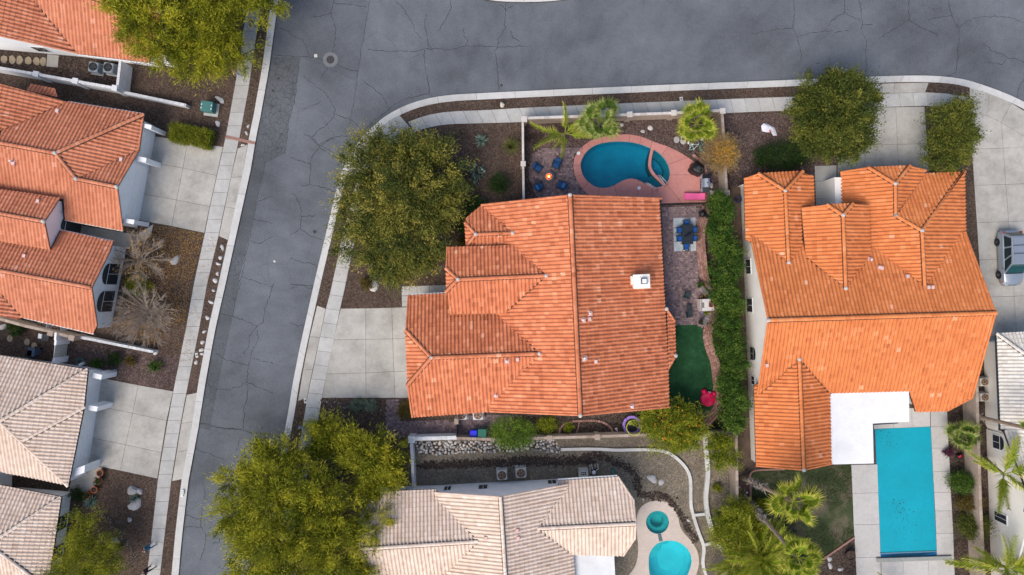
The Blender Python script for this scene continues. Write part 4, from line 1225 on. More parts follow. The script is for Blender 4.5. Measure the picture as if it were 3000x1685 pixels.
for k in range(5):
 a, b = Vector(P2(*rs[k])), Vector(P2(*rs[k + 1]))
 d = b - a
 m2 = MB()
 m2.tone = .6
 m2.box(((a.x + b.x) / 2, (a.y + b.y) / 2, .15), (d.length - .015, .10, .12), math.atan2(d.y, d.x), bev=.02).obj('block', M_BLOCK, ed)
te = structure(MB().prism(W(offset(TURF[4:14], -1.5)) + W(offset(TURF[4:14], -6))[::-1], .0, .15).obj('turf_border', plain('grey_paver_border', (.15, .13, .125), .9, .2, 6)))
structure(MB().prism(W(offset(ZC((2040, 1142), (1800, 1135), (1740, 1120), (1660, 1065)), 0)) + W(offset(ZC((2040, 1142), (1800, 1135), (1740, 1120), (1660, 1065)), 5))[::-1], .0, .15).obj('turf_edge', MATS['grey_paver_border']))
# white edging walls of the tan yard
def ribbon(name, label, px, wd, h, mat, n):
 t = thing(name, label, 'edging', P(*px[0], 0))
 px = chaikin(px, 2)
 o, i_ = offset(px, wd / 2), offset(px, -wd / 2)
 for k in range(n):
  ts = [(k + s / 4) / n for s in range(5)]
  w = W([at_len(o, t_) for t_ in ts]) + W([at_len(i_, t_) for t_ in reversed(ts)])
  MB().prism(w, .0, .1 + h + random.uniform(-.004, .004)).obj('kerb_piece', mat, t)
 return t
M_WEDGE = concrete('whitewashed_concrete', (.62, .62, .60), .3, .8)
ribbon('garden_edging', 'long winding white edging from the stone bank round to the pool deck', ZD((780, 258), (1100, 250), (1300, 265), (1500, 258), (1700, 260), (1800, 290), (1880, 350), (1950, 420), (1990, 500), (2000, 580), (1998, 700), (2000, 800), (2030, 900), (2060, 1000), (2090, 1080), (2120, 1150), (2125, 1220), (2110, 1300), (2120, 1380), (2155, 1460), (2200, 1560)), 8.5, .2, M_WEDGE, 14)
ribbon('garden_edging', 'wide white edging nearest the right property wall of the tan yard', ZD((2130, 115), (2145, 300), (2160, 450), (2150, 580), (2135, 700), (2150, 850), (2180, 950), (2220, 1060), (2290, 1190), (2360, 1290)), 12, .3, M_WEDGE, 8)
ribbon('garden_edging', 'upper short white crossbar between the two winding edgings', ZD((2020, 876), (2130, 864)), 8, .18, M_WEDGE, 1)
ribbon('garden_edging', 'lower short white crossbar between the two winding edgings', ZD((2112, 1157), (2222, 1130)), 8, .18, M_WEDGE, 1)
ribbon('lawn_edging', 'pink brick edging along the top and left side of the winter lawn', ZR3((560, 476), (400, 480), (270, 488), (275, 600), (280, 740)), 5, .12, M_BLOCK, 12)
ribbon('lawn_edging', 'diagonal pink brick edging at the lower right of the winter lawn', ZR3((1146, 1046), (1010, 1140), (880, 1230)), 5, .12, M_BLOCK, 12)
# ================================================================== houses with S-tile roofs
TW, TL = .305, .385                      # tile cover width and exposure
PROF_U = [0, .07, .20, .36, .52, .65, .80, 1.0]
PROF_H = [.074, .030, .004, .008, .046, .081, .095, .074]
NK = len(PROF_U)
def tile_local():
 """one tile: u 0..TW across, v 0..TL down the slope, with a front lip"""
 vs = []
 for v, lift in ((0.0, .0), (TL + .035, .044)):
  for a, h in zip(PROF_U, PROF_H):
   vs.append((a * TW, v, h + lift))
 for a, h in zip(PROF_U, PROF_H):
  vs.append((a * TW, TL + .035, h + .044 - .036))
 fs = []
 for k in range(NK - 1):
  fs.append((k, NK + k, NK + k + 1, k + 1))
  fs.append((NK + k, 2 * NK + k, 2 * NK + k + 1, NK + k + 1))
 return np.array(vs), fs
TV, TF = tile_local()
class Plane:
 def __init__(self, house, anchor, dirn, pitch):
  a = house.ang + {'E': 0, 'N': math.pi / 2, 'W': math.pi, 'S': -math.pi / 2}[dirn]
  self.d = (math.cos(a), math.sin(a))
  px, py, z = anchor
  if isinstance(z, Plane):
   z = z.at(px, py)[2]
  self.x0, self.y0, self.z0 = P(px, py, z)
  self.m = pitch
 def z(self, x, y):
  return self.z0 - self.m * ((x - self.x0) * self.d[0] + (y - self.y0) * self.d[1])
 def at(self, px, py):
  a, b = (px - CX) / F, (CY - py) / F
  k = a * self.d[0] + b * self.d[1]
  c = self.x0 * self.d[0] + self.y0 * self.d[1]
  z = (self.z0 - self.m * k * H + self.m * c) / (1 - self.m * k)
  return P(px, py, z)
 def frame(self):
  s = math.sqrt(1 + self.m ** 2)
  dv = Vector((self.d[0] / s, self.d[1] / s, -self.m / s))       # down the slope
  du = Vector((self.d[1], -self.d[0], 0)) * -1                    # along the eave
  nn = du.cross(dv)
  if nn.z < 0:
   du = -du
   nn = -nn
  return Vector((self.x0, self.y0, self.z0)), du, dv, nn
def clip_convex(poly, clip):
 """Sutherland-Hodgman in (u, v) for vertices (u, v, h); clip is counter-clockwise"""
 for i in range(len(clip)):
  ax, ay = clip[i]
  bx, by = clip[(i + 1) % len(clip)]
  ex, ey = bx - ax, by - ay
  out = []
  m = len(poly)
  if not m:
   return poly
  ds = [ex * (p[1] - ay) - ey * (p[0] - ax) for p in poly]
  for j in range(m):
   p, q = poly[j], poly[(j + 1) % m]
   d0, d1 = ds[j], ds[(j + 1) % m]
   if d0 >= 0:
    out.append(p)
   if (d0 >= 0) != (d1 >= 0):
    t = d0 / (d0 - d1)
    out.append(tuple(p[k] + (q[k] - p[k]) * t for k in range(3)))
  poly = out
 return poly
class House:
 def __init__(self, label, px, ang, tile, wallmat, name='house'):
  self.t = thing(name, label, 'house', P(px[0], px[1], 0))
  self.ang = R(ang)
  self.tile, self.wallmat = tile, wallmat
  self.faces = []
  self.o = ORG[self.t]
  self.variants = None
 def plane(self, anchor, dirn, pitch=.45):
  return Plane(self, anchor, dirn, pitch)
 def face(self, pl, px, over=0.0):
  pts = [pl.at(*p) for p in px]
  self.faces.append((pl, pts))
  return pts
 def env(self, x, y, skip=None):
  best = None
  for i, (pl, pts) in enumerate(self.faces):
   if i == skip:
    continue
   if inside((x, y), pts):
    z = pl.z(x, y)
    if best is None or z > best:
     best = z
  return best
 def roof(self, seed=1, mean=.5, var=.17, limit=300, pale=.02):
  rg = random.Random(seed)
  roof = MB()
  tv, tf, tt = [], [], []
  cand = []
  for fi, (pl, pts) in enumerate(self.faces):
   o, du, dv, nn = pl.frame()
   n = len(pts)
   # deck slab under the tiles
   w3 = [Vector(p) for p in pts]
   roof.add([p - nn * .012 for p in w3] + [p - Vector((0, 0, .16)) for p in w3],
      [tuple(range(n)), tuple(range(2 * n - 1, n - 1, -1))] + [(i, (i + 1) % n, n + (i + 1) % n, n + i) for i in range(n)])
   uv = [((p - o).dot(du), (p - o).dot(dv)) for p in w3]
   ar = sum(uv[i][0] * uv[(i + 1) % n][1] - uv[(i + 1) % n][0] * uv[i][1] for i in range(n))
   clip = uv if ar > 0 else uv[::-1]
   u0, u1 = min(p[0] for p in uv), max(p[0] for p in uv)
   v0, v1 = min(p[1] for p in uv), max(p[1] for p in uv)
   edges = []
   for i in range(n):
    a, b = clip[i], clip[(i + 1) % n]
    l = math.dist(a, b) or 1
    edges.append((a[0], a[1], (b[0] - a[0]) / l, (b[1] - a[1]) / l))
   # let the lowest course hang 4 cm over the eave
   nv = int((v1 - v0) / TL) + 2
   nu = int((u1 - u0) / TW) + 2
   M = np.array([du, dv, nn])
   oo = np.array(o)
   for r in range(nv):
    vb = v1 + .03 - (r + 1) * TL
    for c in range(nu):
     ub = u0 + c * TW
     md = 1e9
     for k in ((0, 0), (TW, 0), (0, TL), (TW, TL)):
      for ax, ay, ex, ey in edges:
       md = min(md, ex * (vb + k[1] - ay) - ey * (ub + k[0] - ax))
     if md < -.6:
      continue
     tone = min(1, max(0, rg.gauss(mean, var)))
     if rg.random() < pale:
      tone = rg.uniform(.9, 1)
     ctr = oo + (ub + TW / 2) * M[0] + (vb + TL / 2) * M[1]
     e = self.env(ctr[0], ctr[1], fi)
     if e is not None and e > ctr[2] + .22:
      continue
     jit = rg.uniform(-.004, .004)
     if md >= -.001:
      cand.append((ctr[2], ub, vb, jit, tone, fi, ctr))
     else:
      loc = TV + np.array([ub, vb, jit])
      for f in TF:
       q = clip_convex([tuple(loc[i]) for i in f], clip)
       if len(q) < 3:
        continue
       b = len(tv)
       for u, v, h in q:
        tv.append(oo + u * M[0] + v * M[1] + h * M[2])
        tt.append(tone)
       tf.append(tuple(range(b, b + len(q))))
  roof_o = roof.obj('roof', M_DECK, self.t)
  # the tiles that show largest are single objects, the rest one mesh
  def infr(c):
   k = F / (H - c[2])
   return 0 < CX + c[0] * k < 3000 and 0 < CY - c[1] * k < 1685
  vis = [i for i, c in enumerate(cand) if infr(c[6])]
  vis.sort(key=lambda i: -cand[i][0])
  single = set(vis[:limit])
  variants = []
  for k in range(12):
   tn = (k + .5) / 12
   me = bpy.data.meshes.new('tile')
   me.from_pydata([tuple(p) for p in TV], [], TF)
   at = me.attributes.new('tone', 'FLOAT', 'POINT')
   at.data.foreach_set('value', [tn] * len(TV))
   me.materials.append(self.tile)
   variants.append(me)
  frames = [pl.frame() for pl, _ in self.faces]
  big_v, big_t = [], []
  for i, (z, ub, vb, jit, tone, fi, ctr) in enumerate(cand):
   o, du, dv, nn = frames[fi]
   if i in single:
    ob = bpy.data.objects.new('tile', variants[min(11, int(tone * 12))])
    p = o + du * ub + dv * vb + nn * jit - self.o
    ob.matrix_local = Matrix(((du.x, dv.x, nn.x, p.x), (du.y, dv.y, nn.y, p.y), (du.z, dv.z, nn.z, p.z), (0, 0, 0, 1)))
    C.objects.link(ob)
    ob.parent = roof_o
   else:
    loc = TV + np.array([ub, vb, jit])
    Mx = np.array([du, dv, nn])
    wv = loc @ Mx + np.array(o)
    b = len(tv)
    tv.extend(wv)
    tt.extend([tone] * len(wv))
    tf.extend([tuple(b + q for q in f) for f in TF])
  me = bpy.data.meshes.new('roof_tiles')
  me.from_pydata([tuple(p) for p in (np.array(tv) - np.array(self.o))], [], tf)
  at = me.attributes.new('tone', 'FLOAT', 'POINT')
  at.data.foreach_set('value', tt)
  me.materials.append(self.tile)
  stuff(link('roof_tiles', me, roof_o))
  self.roof_o = roof_o
  self.rg = rg
  return roof_o
 def ridge(self, pl, a, b, r=.15, caps=(False, True), mean=.55):
  """half-barrel ridge or hip tiles along a roof line given in the picture"""
  A, B = Vector(pl.at(*a)) + Vector((0, 0, .05)), Vector(pl.at(*b)) + Vector((0, 0, .05))
  if B.z > A.z:
   A, B = B, A
  d = B - A
  L = d.length
  d.normalize()
  n = max(1, round(L / .38))
  s = d.cross(Vector((0, 0, 1)))
  s.normalize()
  up = s.cross(d)
  if up.z < 0:
   up = -up
  step = L / n
  if r > .11:
   self.bar('ridge_shade_strip', A, B, 2 * r + .09, .05, .012, s, up)  # dark strip paints the shaded gap along both sides of the ridge tiles
  K = 7
  for i in range(n):
   mb = MB()
   mb.tone = min(1, max(0, self.rg.gauss(mean, .15)))
   p0, p1 = A + d * (i * step) - self.o, A + d * ((i + 1) * step + .04) - self.o
   vs = []
   for p, rr, lift in ((p0, r * .93, 0), (p1, r, .025), (p1, r - .03, .0)):
    for k in range(K):
     an = math.pi * k / (K - 1)
     vs.append(p + s * (math.cos(an) * rr) + up * (math.sin(an) * rr * .85 + lift))
   fs = []
   for q in range(2):
    for k in range(K - 1):
     fs.append((q * K + k, q * K + k + 1, (q + 1) * K + k + 1, (q + 1) * K + k))
   mb.add(vs, fs)
   mb.obj('ridge_tile', self.tile, self.roof_o, world=False)
  for q, on in zip((A, B), caps):
   if on:
    MB().lathe([(.17, -.02), (.18, .06), (.13, .17), (.03, .21)], q - Vector((0, 0, .02)), 9).obj('mortar_cap', M_MORTAR, self.roof_o)
 def bar(self, name, A, B, w, t, lift, s, up):
  o = self.o
  vs = []
  for q in (A, B):
   for a, b in ((-.5, -t), (.5, -t), (.5, 0), (-.5, 0)):
    vs.append(q + s * (a * w) + up * (lift + b) - o)
  MB().add(vs, [(0, 1, 5, 4), (1, 2, 6, 5), (2, 3, 7, 6), (3, 0, 4, 7), (3, 2, 1, 0), (4, 5, 6, 7)]).obj(name, M_DECK, self.roof_o, world=False)
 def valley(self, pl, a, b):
  """row of dark raised strips that paint in the shade of a valley gap"""
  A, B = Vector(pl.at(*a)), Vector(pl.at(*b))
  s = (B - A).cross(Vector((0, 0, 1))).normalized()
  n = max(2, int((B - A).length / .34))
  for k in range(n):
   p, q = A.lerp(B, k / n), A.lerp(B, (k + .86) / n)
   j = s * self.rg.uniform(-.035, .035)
   self.bar('valley_shade_strip', p + j, q - j * .6, self.rg.uniform(.05, .09), .05, .105, s, Vector((0, 0, 1)))  # dark colour stands in for shade between the two slopes
 def rake(self, pl, a, b, inward, r=.10):
  """row of edge tiles along a gable end"""
  self.ridge(pl, a, b, r, (False, False), .5)
 def walls(self, pts, default=2.6, name='wall', sub=.6, mat=None):
  """footprint of (px, py, z) picture points; tops follow the roof"""
  w = [P2(*p) for p in pts]
  ring = []
  n = len(w)
  for i in range(n):
   a, b = Vector(w[i]), Vector(w[(i + 1) % n])
   k = max(1, int((b - a).length / sub))
   for s in range(k):
    ring.append(tuple(a.lerp(b, s / k)))
  tops = []
  for p in ring:
   e = self.env(*p)
   tops.append((e - .10) if e is not None else default)
  mb = MB()
  m = len(ring)
  vs = [(p[0], p[1], .0) for p in ring] + [(p[0], p[1], t) for p, t in zip(ring, tops)]
  ar = sum(ring[i - 1][0] * ring[i][1] - ring[i][0] * ring[i - 1][1] for i in range(m))
  fs = [(i, (i + 1) % m, m + (i + 1) % m, m + i) for i in range(m)]
  if ar < 0:
   fs = [f[::-1] for f in fs]
  mb.add(vs, fs)
  return mb.obj(name, mat or self.wallmat, self.t)
 def block(self, name, pts, z0, z1, mat=None, parent=None):
  return MB().prism([P2(*p) for p in pts], z0, z1).obj(name, mat or self.wallmat, parent or self.t)
 def window(self, a, b, p0, p1, z=None, mull=1, arch=False, out=1, hbar=False):
  """window on the vertical wall over ground line a-b; p0, p1 are picture corners of the pane"""
  A, B = Vector(P2(*a)), Vector(P2(*b))
  d = (B - A).normalized()
  nrm = Vector((-d.y, d.x))
  if nrm.dot(-A) < 0:
   nrm = -nrm                      # towards the camera foot
  def hit(p):
   ax, ay = (p[0] - CX) / F, (CY - p[1]) / F
   k = A.dot(nrm) / (ax * nrm.x + ay * nrm.y)
   return (Vector((ax * k, ay * k)) - A).dot(d), H - k
  (s0, z0), (s1, z1) = hit(p0), hit(p1)
  if s0 > s1:
   s0, s1 = s1, s0
  if z0 > z1:
   z0, z1 = z1, z0
  if z:
   z0, z1 = z
  rz = math.atan2(d.y, d.x)
  def bx(sa, sb, za, zb, t, dep):
   c = A + d * ((sa + sb) / 2) + nrm * dep
   return MB().box((c.x, c.y, (za + zb) / 2), (sb - sa, t, zb - za), rz)
  fr = bx(s0 - .07, s1 + .07, z0 - .07, z1 + .07, .07, .012).obj('window', M_FRAME, self.t)
  n = mull + 1
  for k in range(n):
   sa, sb = s0 + (s1 - s0) * k / n + .02, s0 + (s1 - s0) * (k + 1) / n - .02
   if hbar:
    zm = (z0 + z1) / 2
    bx(sa, sb, z0, zm - .02, .03, .040).obj('pane', M_GLASS, fr)
    bx(sa, sb, zm + .02, z1, .03, .040).obj('pane', M_GLASS, fr)
   else:
    bx(sa, sb, z0, z1, .03, .040).obj('pane', M_GLASS, fr)
  if arch:
   c = A + d * ((s0 + s1) / 2) + nrm * .03
   r = (s1 - s0) / 2
   mb = MB()
   vs = []
   for k in range(9):
    an = math.pi * k / 8
    q = c + d * (math.cos(an) * r)
    vs.append((q.x, q.y, z1 + .09 + math.sin(an) * r * .75))
   vs += [(v[0] + nrm.x * .03, v[1] + nrm.y * .03, v[2]) for v in vs]
   mb.add(vs, [tuple(range(8, -1, -1)), tuple(range(9, 18))] + [(k, k + 1, k + 10, k + 9) for k in range(8)])
   mb.obj('arch_pane', M_GLASS, fr)
  return fr
 def vent(self, pl, px, py, kind=0):
  q = Vector(pl.at(px, py))
  if kind == 0:
   mb = MB().tube([q, q + Vector((0, 0, .42))], .06, 8)
   o = mb.obj('vent_pipe', plain('pink_vent_paint', (.55, .26, .22), .7), self.roof_o)
   MB().box(q + Vector((.03, -.02, .11)), (.38, .42, .03), self.ang).obj('flashing', plain('pink_flashing', (.66, .40, .36), .7), o)
   MB().lathe([(.09, .40), (.09, .46), (.05, .50), (.01, .50)], q, 8).obj('pipe_cap', M_WHITEP, o)
  elif kind == 1:
   o = MB().box(q + Vector((0, 0, .12)), (.30, .34, .16), self.ang, .8).obj('roof_vent', plain('pink_vent_paint', (.55, .26, .22), .7), self.roof_o)
   MB().box(q + Vector((0, 0, .215)), (.24, .28, .03), self.ang).obj('vent_top', plain('faded_pink_paint', (.66, .47, .43), .7), o)
# ------------------------------------------------------------------ the main house
h = House('single storey house with bright terracotta roof, white chimney and west facing garage in the middle', (1600, 900), 2.7, M_TILE, M_STUCCO)
PW = h.plane((1685, 895, 6.4), 'W', .47)
PE = h.plane((1685, 895, 6.4), 'E', .47)
gN, gS = h.plane((1580, 1036, PW), 'N', .47), h.plane((1580, 1036, PW), 'S', .47)
gW = h.plane((1264, 1048, gN), 'W', .50)
mN, mS = h.plane((1600, 808, PW), 'N', .45), h.plane((1600, 808, PW), 'S', .45)
mW = h.plane((1342, 819, mN), 'W', .45)
bN, bS = h.plane((1502, 683, PW), 'N', .47), h.plane((1502, 683, PW), 'S', .47)
bW = h.plane((1394, 687, bN), 'W', .47)
h.face(PW, [(1670, 572), (1411, 600), (1437, 1206), (1700, 1217)])
h.face(PE, [(1670, 572), (1938, 581), (1952, 905), (1957, 1080), (1963, 1193), (1700, 1217)])
h.face(PE, [(1952, 903), (1976, 940), (1979, 1042), (1957, 1082)])
h.face(gN, [(1197, 866), (1480, 852), (1580, 1036), (1264, 1048), (1190, 970)])
h.face(gW, [(1188, 968), (1264, 1048), (1195, 1128)])
h.face(gS, [(1264, 1048), (1580, 1036), (1434, 1206), (1208, 1222), (1194, 1128)])
h.face(mN, [(1311, 725), (1512, 719), (1600, 808), (1342, 819), (1308, 788)])
h.face(mW, [(1307, 787), (1342, 819), (1308, 855)])
h.face(mS, [(1342, 819), (1600, 808), (1482, 916), (1322, 920), (1313, 855)])
h.face(bN, [(1411, 602), (1502, 683), (1394, 687), (1363, 653), (1365, 640)])
h.face(bW, [(1362, 652), (1394, 687), (1366, 722)])
h.face(bS, [(1394, 687), (1502, 683), (1486, 715), (1368, 722)])
h.roof(3, .50, .17, pale=.003)
h.ridge(PW, (1670, 572), (1700, 1217), .17, (True, True))
h.ridge(gN, (1264, 1048), (1580, 1036), .16, (True, True))
h.ridge(gN, (1264, 1048), (1189, 968), .15, (False, False))
h.ridge(gS, (1264, 1048), (1194, 1129), .15, (False, False))
h.ridge(mN, (1342, 819), (1600, 808), .15, (True, True))
h.ridge(mN, (1342, 819), (1307, 787), .14, (False, False))
h.ridge(mS, (1342, 819), (1307, 855), .14, (False, False))
h.ridge(bN, (1394, 687), (1502, 683), .14, (True, True))
h.ridge(bN, (1394, 687), (1363, 654), .13, (False, False))
h.ridge(bS, (1394, 687), (1367, 722), .13, (False, False))
h.ridge(PE, (1952, 905), (1976, 941), .10, (True, False))
h.ridge(PE, (1979, 1042), (1957, 1081), .10, (False, True))
for a, b, pl in (((1437, 1205), (1700, 1216), PW), ((1700, 1216), (1962, 1192), PE), ((1411, 601), (1670, 573), PW), ((1670, 573), (1937, 582), PE), ((1197, 867), (1190, 969), gN), ((1208, 1221), (1195, 1130), gS), ((1311, 726), (1308, 787), mN), ((1322, 919), (1314, 856), mS)):
 h.rake(pl, a, b, None, .085)
h.walls([(1424, 616, 2.9), (1925, 596, 2.9), (1936, 905, 2.9), (1960, 945, 2.7), (1962, 1035, 2.7), (1940, 1075, 2.9), (1945, 1178, 2.9), (1450, 1198, 2.9), (1226, 1205, 2.9), (1212, 1125, 2.9), (1206, 975, 2.9), (1212, 882, 2.9), (1326, 872, 2.9), (1328, 740, 3.2), (1382, 730, 3), (1384, 660, 3)])
for q in (((1197, 862), (1311, 858)),):
 a, b = gN.at(*q[0]), gN.at(*q[1])
 MB().box(((a[0] + b[0]) / 2, (a[1] + b[1]) / 2, a[2] - .06), (math.dist(a, b), .06, .16), h.ang).obj('gutter', M_FASCIA, h.t)
ch = h.plane((1870, 822, PE), 'E', .47)
cx, cy, cz = PE.at(1872, 825)
chb = MB().box((cx, cy, cz + .35), (1.25, 1.05, 1.5), h.ang).obj('chimney', M_STUCCO_C, h.roof_o)
MB().box((cx, cy, cz + 1.14), (1.36, 1.16, .10), h.ang, bev=.02).obj('chimney_cap', M_STUCCO_C, chb)
MB().box((cx + .12, cy + .02, cz + 1.22), (.62, .62, .08), h.ang).obj('flue_base', M_FLAT, chb)
MB().box((cx + .16, cy + .02, cz + 1.36), (.46, .46, .22), h.ang).obj('flue', M_BLACK, chb)
MB().box((cx + .16, cy + .02, cz + 1.49), (.36, .36, .05), h.ang).obj('flue_lid', M_WHITEP, chb)
MB().box((cx - .72, cy + .10, cz + .42), (.18, .9, .9), h.ang, .7).obj('chimney_cricket', M_STUCCO_C, chb)
for x, y, k in ((1727, 918, 0), (1707, 937, 0), (1727, 935, 1), (1712, 1048, 0), (1710, 1053, 1), (1745, 1059, 1), (1849, 1189, 0)):
 h.vent(PE, x, y, k)
for x, y, k in ((1484, 1057, 0), (1516, 1053, 1), (1452, 1157, 0)):
 h.vent(gS, x, y, k)
MAIN = h
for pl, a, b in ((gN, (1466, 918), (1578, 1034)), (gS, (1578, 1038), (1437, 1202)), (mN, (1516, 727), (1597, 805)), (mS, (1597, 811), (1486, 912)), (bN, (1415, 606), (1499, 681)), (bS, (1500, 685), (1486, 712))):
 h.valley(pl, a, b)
# ------------------------------------------------------------------ right house
h = House('large orange tiled house with three front gables and white flat patio roof at right', (2540, 930), 1.6, M_TILE_R, M_STUCCO_C)
N_ = h.plane((2580, 929, 5.6), 'N', .42)
S_ = h.plane((2580, 929, 5.6), 'S', .42)
h.face(N_, [(2198, 693), (2827, 681), (2916, 917), (2250, 938)])
h.face(S_, [(2250, 938), (2916, 917), (2855, 1140), (2219, 1157)])
h.face(S_, [(2662, 1144), (2855, 1139), (2848, 1165), (2774, 1204), (2682, 1206)])
aW, aE = h.plane((2310, 770, N_), 'W', .40), h.plane((2310, 770, N_), 'E', .40)
aN = h.plane((2300, 559, aW), 'N', .55)
h.face(aW, [(2180, 524), (2221, 511), (2300, 559), (2310, 770), (2184, 702)])
h.face(aE, [(2300, 559), (2351, 506), (2382, 517), (2386, 640), (2352, 735), (2310, 770)])
h.face(aN, [(2221, 509), (2351, 502), (2300, 559)])
cW, cE = h.plane((2477, 845, N_), 'W', .42), h.plane((2477, 845, N_), 'E', .42)
cN = h.plane((2469, 631, cW), 'N', .5)
h.face(cW, [(2348, 611), (2422, 602), (2469, 631), (2477, 845), (2361, 757)])
h.face(cE, [(2469, 631), (2497, 600), (2544, 603), (2549, 727), (2544, 760), (2477, 845)])
h.face(cN, [(2422, 600), (2497, 597), (2469, 631)])
dW, dE = h.plane((2708, 838, N_), 'W', .42), h.plane((2708, 838, N_), 'E', .42)
h.face(dW, [(2462, 504), (2543, 492), (2622, 539), (2623, 632), (2560, 735), (2466, 700)])
h.face(dW, [(2623, 630), (2700, 676), (2708, 838), (2550, 732), (2545, 660)])
e1 = h.plane((2622, 585, dW), 'E', .42)
e1N = h.plane((2622, 539, dW), 'N', .5)
h.face(e1N, [(2543, 491), (2664, 486), (2622, 539)])
h.face(e1, [(2622, 539), (2664, 489), (2711, 499), (2708, 510), (2624, 630)])
dN = h.plane((2700, 676, dW), 'N', .46)
h.face(dN, [(2625, 630), (2708, 509), (2824, 504), (2700, 676)])
h.face(dE, [(2700, 676), (2824, 504), (2828, 681), (2715, 832), (2708, 838)])
fW, fE = h.plane((2341, 1053, S_), 'W', .42), h.plane((2341, 1053, S_), 'E', .42)
h.face(fW, [(2341, 1053), (2354, 1376), (2215, 1364), (2209, 1131)])
h.face(fE, [(2341, 1053), (2430, 1155), (2434, 1358), (2354, 1376)])
h.roof(5, .50, .15, pale=.006)
h.ridge(N_, (2250, 938), (2916, 917), .17, (True, False))
for pl, a, b, c in ((aW, (2300, 559), (2310, 770), (True, True)), (aW, (2300, 559), (2221, 509), (False, False)), (aE, (2300, 559), (2351, 503), (False, False)),
     (cW, (2469, 631), (2477, 845), (True, True)), (cW, (2469, 631), (2422, 600), (False, False)), (cE, (2469, 631), (2497, 598), (False, False)),
     (dW, (2622, 539), (2623, 631), (True, True)), (dW, (2622, 539), (2543, 491), (False, False)), (e1, (2622, 539), (2664, 487), (False, False)),
     (dW, (2623, 631), (2700, 676), (False, True)), (dW, (2700, 676), (2708, 838), (False, True)), (dN, (2700, 676), (2824, 504), (False, False)), (fW, (2341, 1053), (2354, 1376), (True, True))):
 h.ridge(pl, a, b, .15, c)
for pl, a, b in ((N_, (2199, 694), (2250, 937)), (S_, (2250, 939), (2219, 1156)), (N_, (2827, 682), (2915, 917)), (S_, (2915, 918), (2847, 1164)), (S_, (2847, 1165), (2774, 1203)), (fW, (2215, 1364), (2354, 1376)), (fE, (2354, 1376), (2434, 1358)), (aW, (2180, 525), (2221, 511)), (cW, (2348, 611), (2422, 602)), (dW, (2462, 505), (2543, 492)), (cE, (2497, 600), (2543, 603)), (e1, (2664, 489), (2711, 499))):
 h.rake(pl, a, b, None, .085)
h.walls([(2168, 548, 0), (2180, 826, 0), (2199, 1345, 0), (2422, 1345, 2.4), (2420, 1165, 2.6), (2672, 1152, 2.6), (2690, 1190, 2.6), (2768, 1190, 2.6), (2830, 1162, 2.6), (2895, 918, 3), (2812, 690, 2.8), (2808, 522, 2.6), (2720, 520, 2.6), (2477, 522, 2.7), (2478, 640, 2.7), (2375, 640, 2.6), (2370, 530, 2.4), (2185, 536, 2.3)])
h.block('porch_wall', [(2435, 523, 1.8), (2456, 523, 1.8), (2458, 600, 1.8), (2438, 600, 1.8)], 0, 2.4)
wa, wb = (2180, 826), (2190, 1081)
h.window((2173, 688), (2180, 826), (2186, 761), (2201, 802))
h.window(wa, (2184, 930), (2189, 874), (2206, 915))
h.window((2184, 930), wb, (2199, 1015), (2209, 1056), arch=True)
h.window(wb, (2199, 1345), (2203, 1101), (2212, 1128))
fl = MB().prism([P2(*p) for p in ((2428, 1160, 2.95), (2440, 1150, 2.95), (2663, 1145, 2.95), (2664, 1236, 2.95), (2557, 1241, 2.95), (2560, 1358, 2.95), (2434, 1361, 2.95))], 2.75, 2.95).obj('patio_roof', M_FLAT, h.t)
MB().prism([P2(*p) for p in ((2553, 1243, 2.9), (2632, 1238, 2.9), (2632, 1241, 2.9), (2558, 1246, 2.9), (2563, 1358, 2.9), (2559, 1358, 2.9))], 2.72, 2.86).obj('patio_gutter', M_CHAR, fl)
for p in ((2550, 1350), (2655, 1230), (2550, 1245), (2450, 1352)):
 q = P2(*p, 2.8)
 MB().box((q[0], q[1], 1.35), (.16, .16, 2.75), h.ang).obj('patio_post', M_FASCIA, fl)
for x, y, k in ((2546, 761, 0), (2574, 784, 1), (2581, 786, 1), (2656, 810, 1), (2717, 842, 1), (2729, 842, 1), (2245, 1070, 1)):
 h.vent(N_ if y < 930 else S_, x, y, k)
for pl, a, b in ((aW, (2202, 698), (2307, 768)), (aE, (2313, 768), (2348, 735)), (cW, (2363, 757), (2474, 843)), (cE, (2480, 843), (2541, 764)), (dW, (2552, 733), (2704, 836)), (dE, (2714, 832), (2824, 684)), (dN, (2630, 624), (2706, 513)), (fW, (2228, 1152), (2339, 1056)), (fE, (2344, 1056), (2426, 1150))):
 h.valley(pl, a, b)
# ------------------------------------------------------------------ left orange house
h = House('orange tiled house with white gabled garage and arched entry on the left street', (200, 620), -10.5, M_TILE_L, M_STUCCO)
N_ = h.plane((163, 449, 4.9), 'N', .45)
S_ = h.plane((163, 449, 4.9), 'S', .45)
E1 = h.plane((163, 449, 4.9), 'E', .45)
E0 = h.plane((199, 299, N_), 'E', .45)
h.face(N_, [(199, 299), (422, 335), (163, 449), (0, 419), (6, 381)])
h.face(E0, [(0, 246), (199, 299), (6, 381), (-150, 440), (-150, 210)])
h.face(E1, [(163, 449), (422, 335), (407, 440), (224, 524)])
h.face(S_, [(-150, 391), (163, 449), (224, 524), (180, 642), (-150, 580)])
h.face(S_, [(224, 524), (343, 548), (360, 676), (180, 642)])
FN = h.plane((343, 548, S_), 'N', .45)
h.face(FN, [(224, 524), (407, 440), (343, 548)])
TN = h.plane((129, 649, 4.9), 'N', .45)
TS = h.plane((129, 649, 4.9), 'S', .45)
h.face(TN, [(-150, 530), (60, 563), (175, 579), (129, 649), (-150, 598)])
h.face(TS, [(-150, 598), (129, 649), (146, 731), (-150, 680)])
LN = h.plane((268, 843, 4.6), 'N', .45)
LS = h.plane((268, 843, 4.6), 'S', .45)
h.face(LN, [(-150, 625), (172, 674), (331, 708), (322, 735), (268, 843), (-150, 765)])
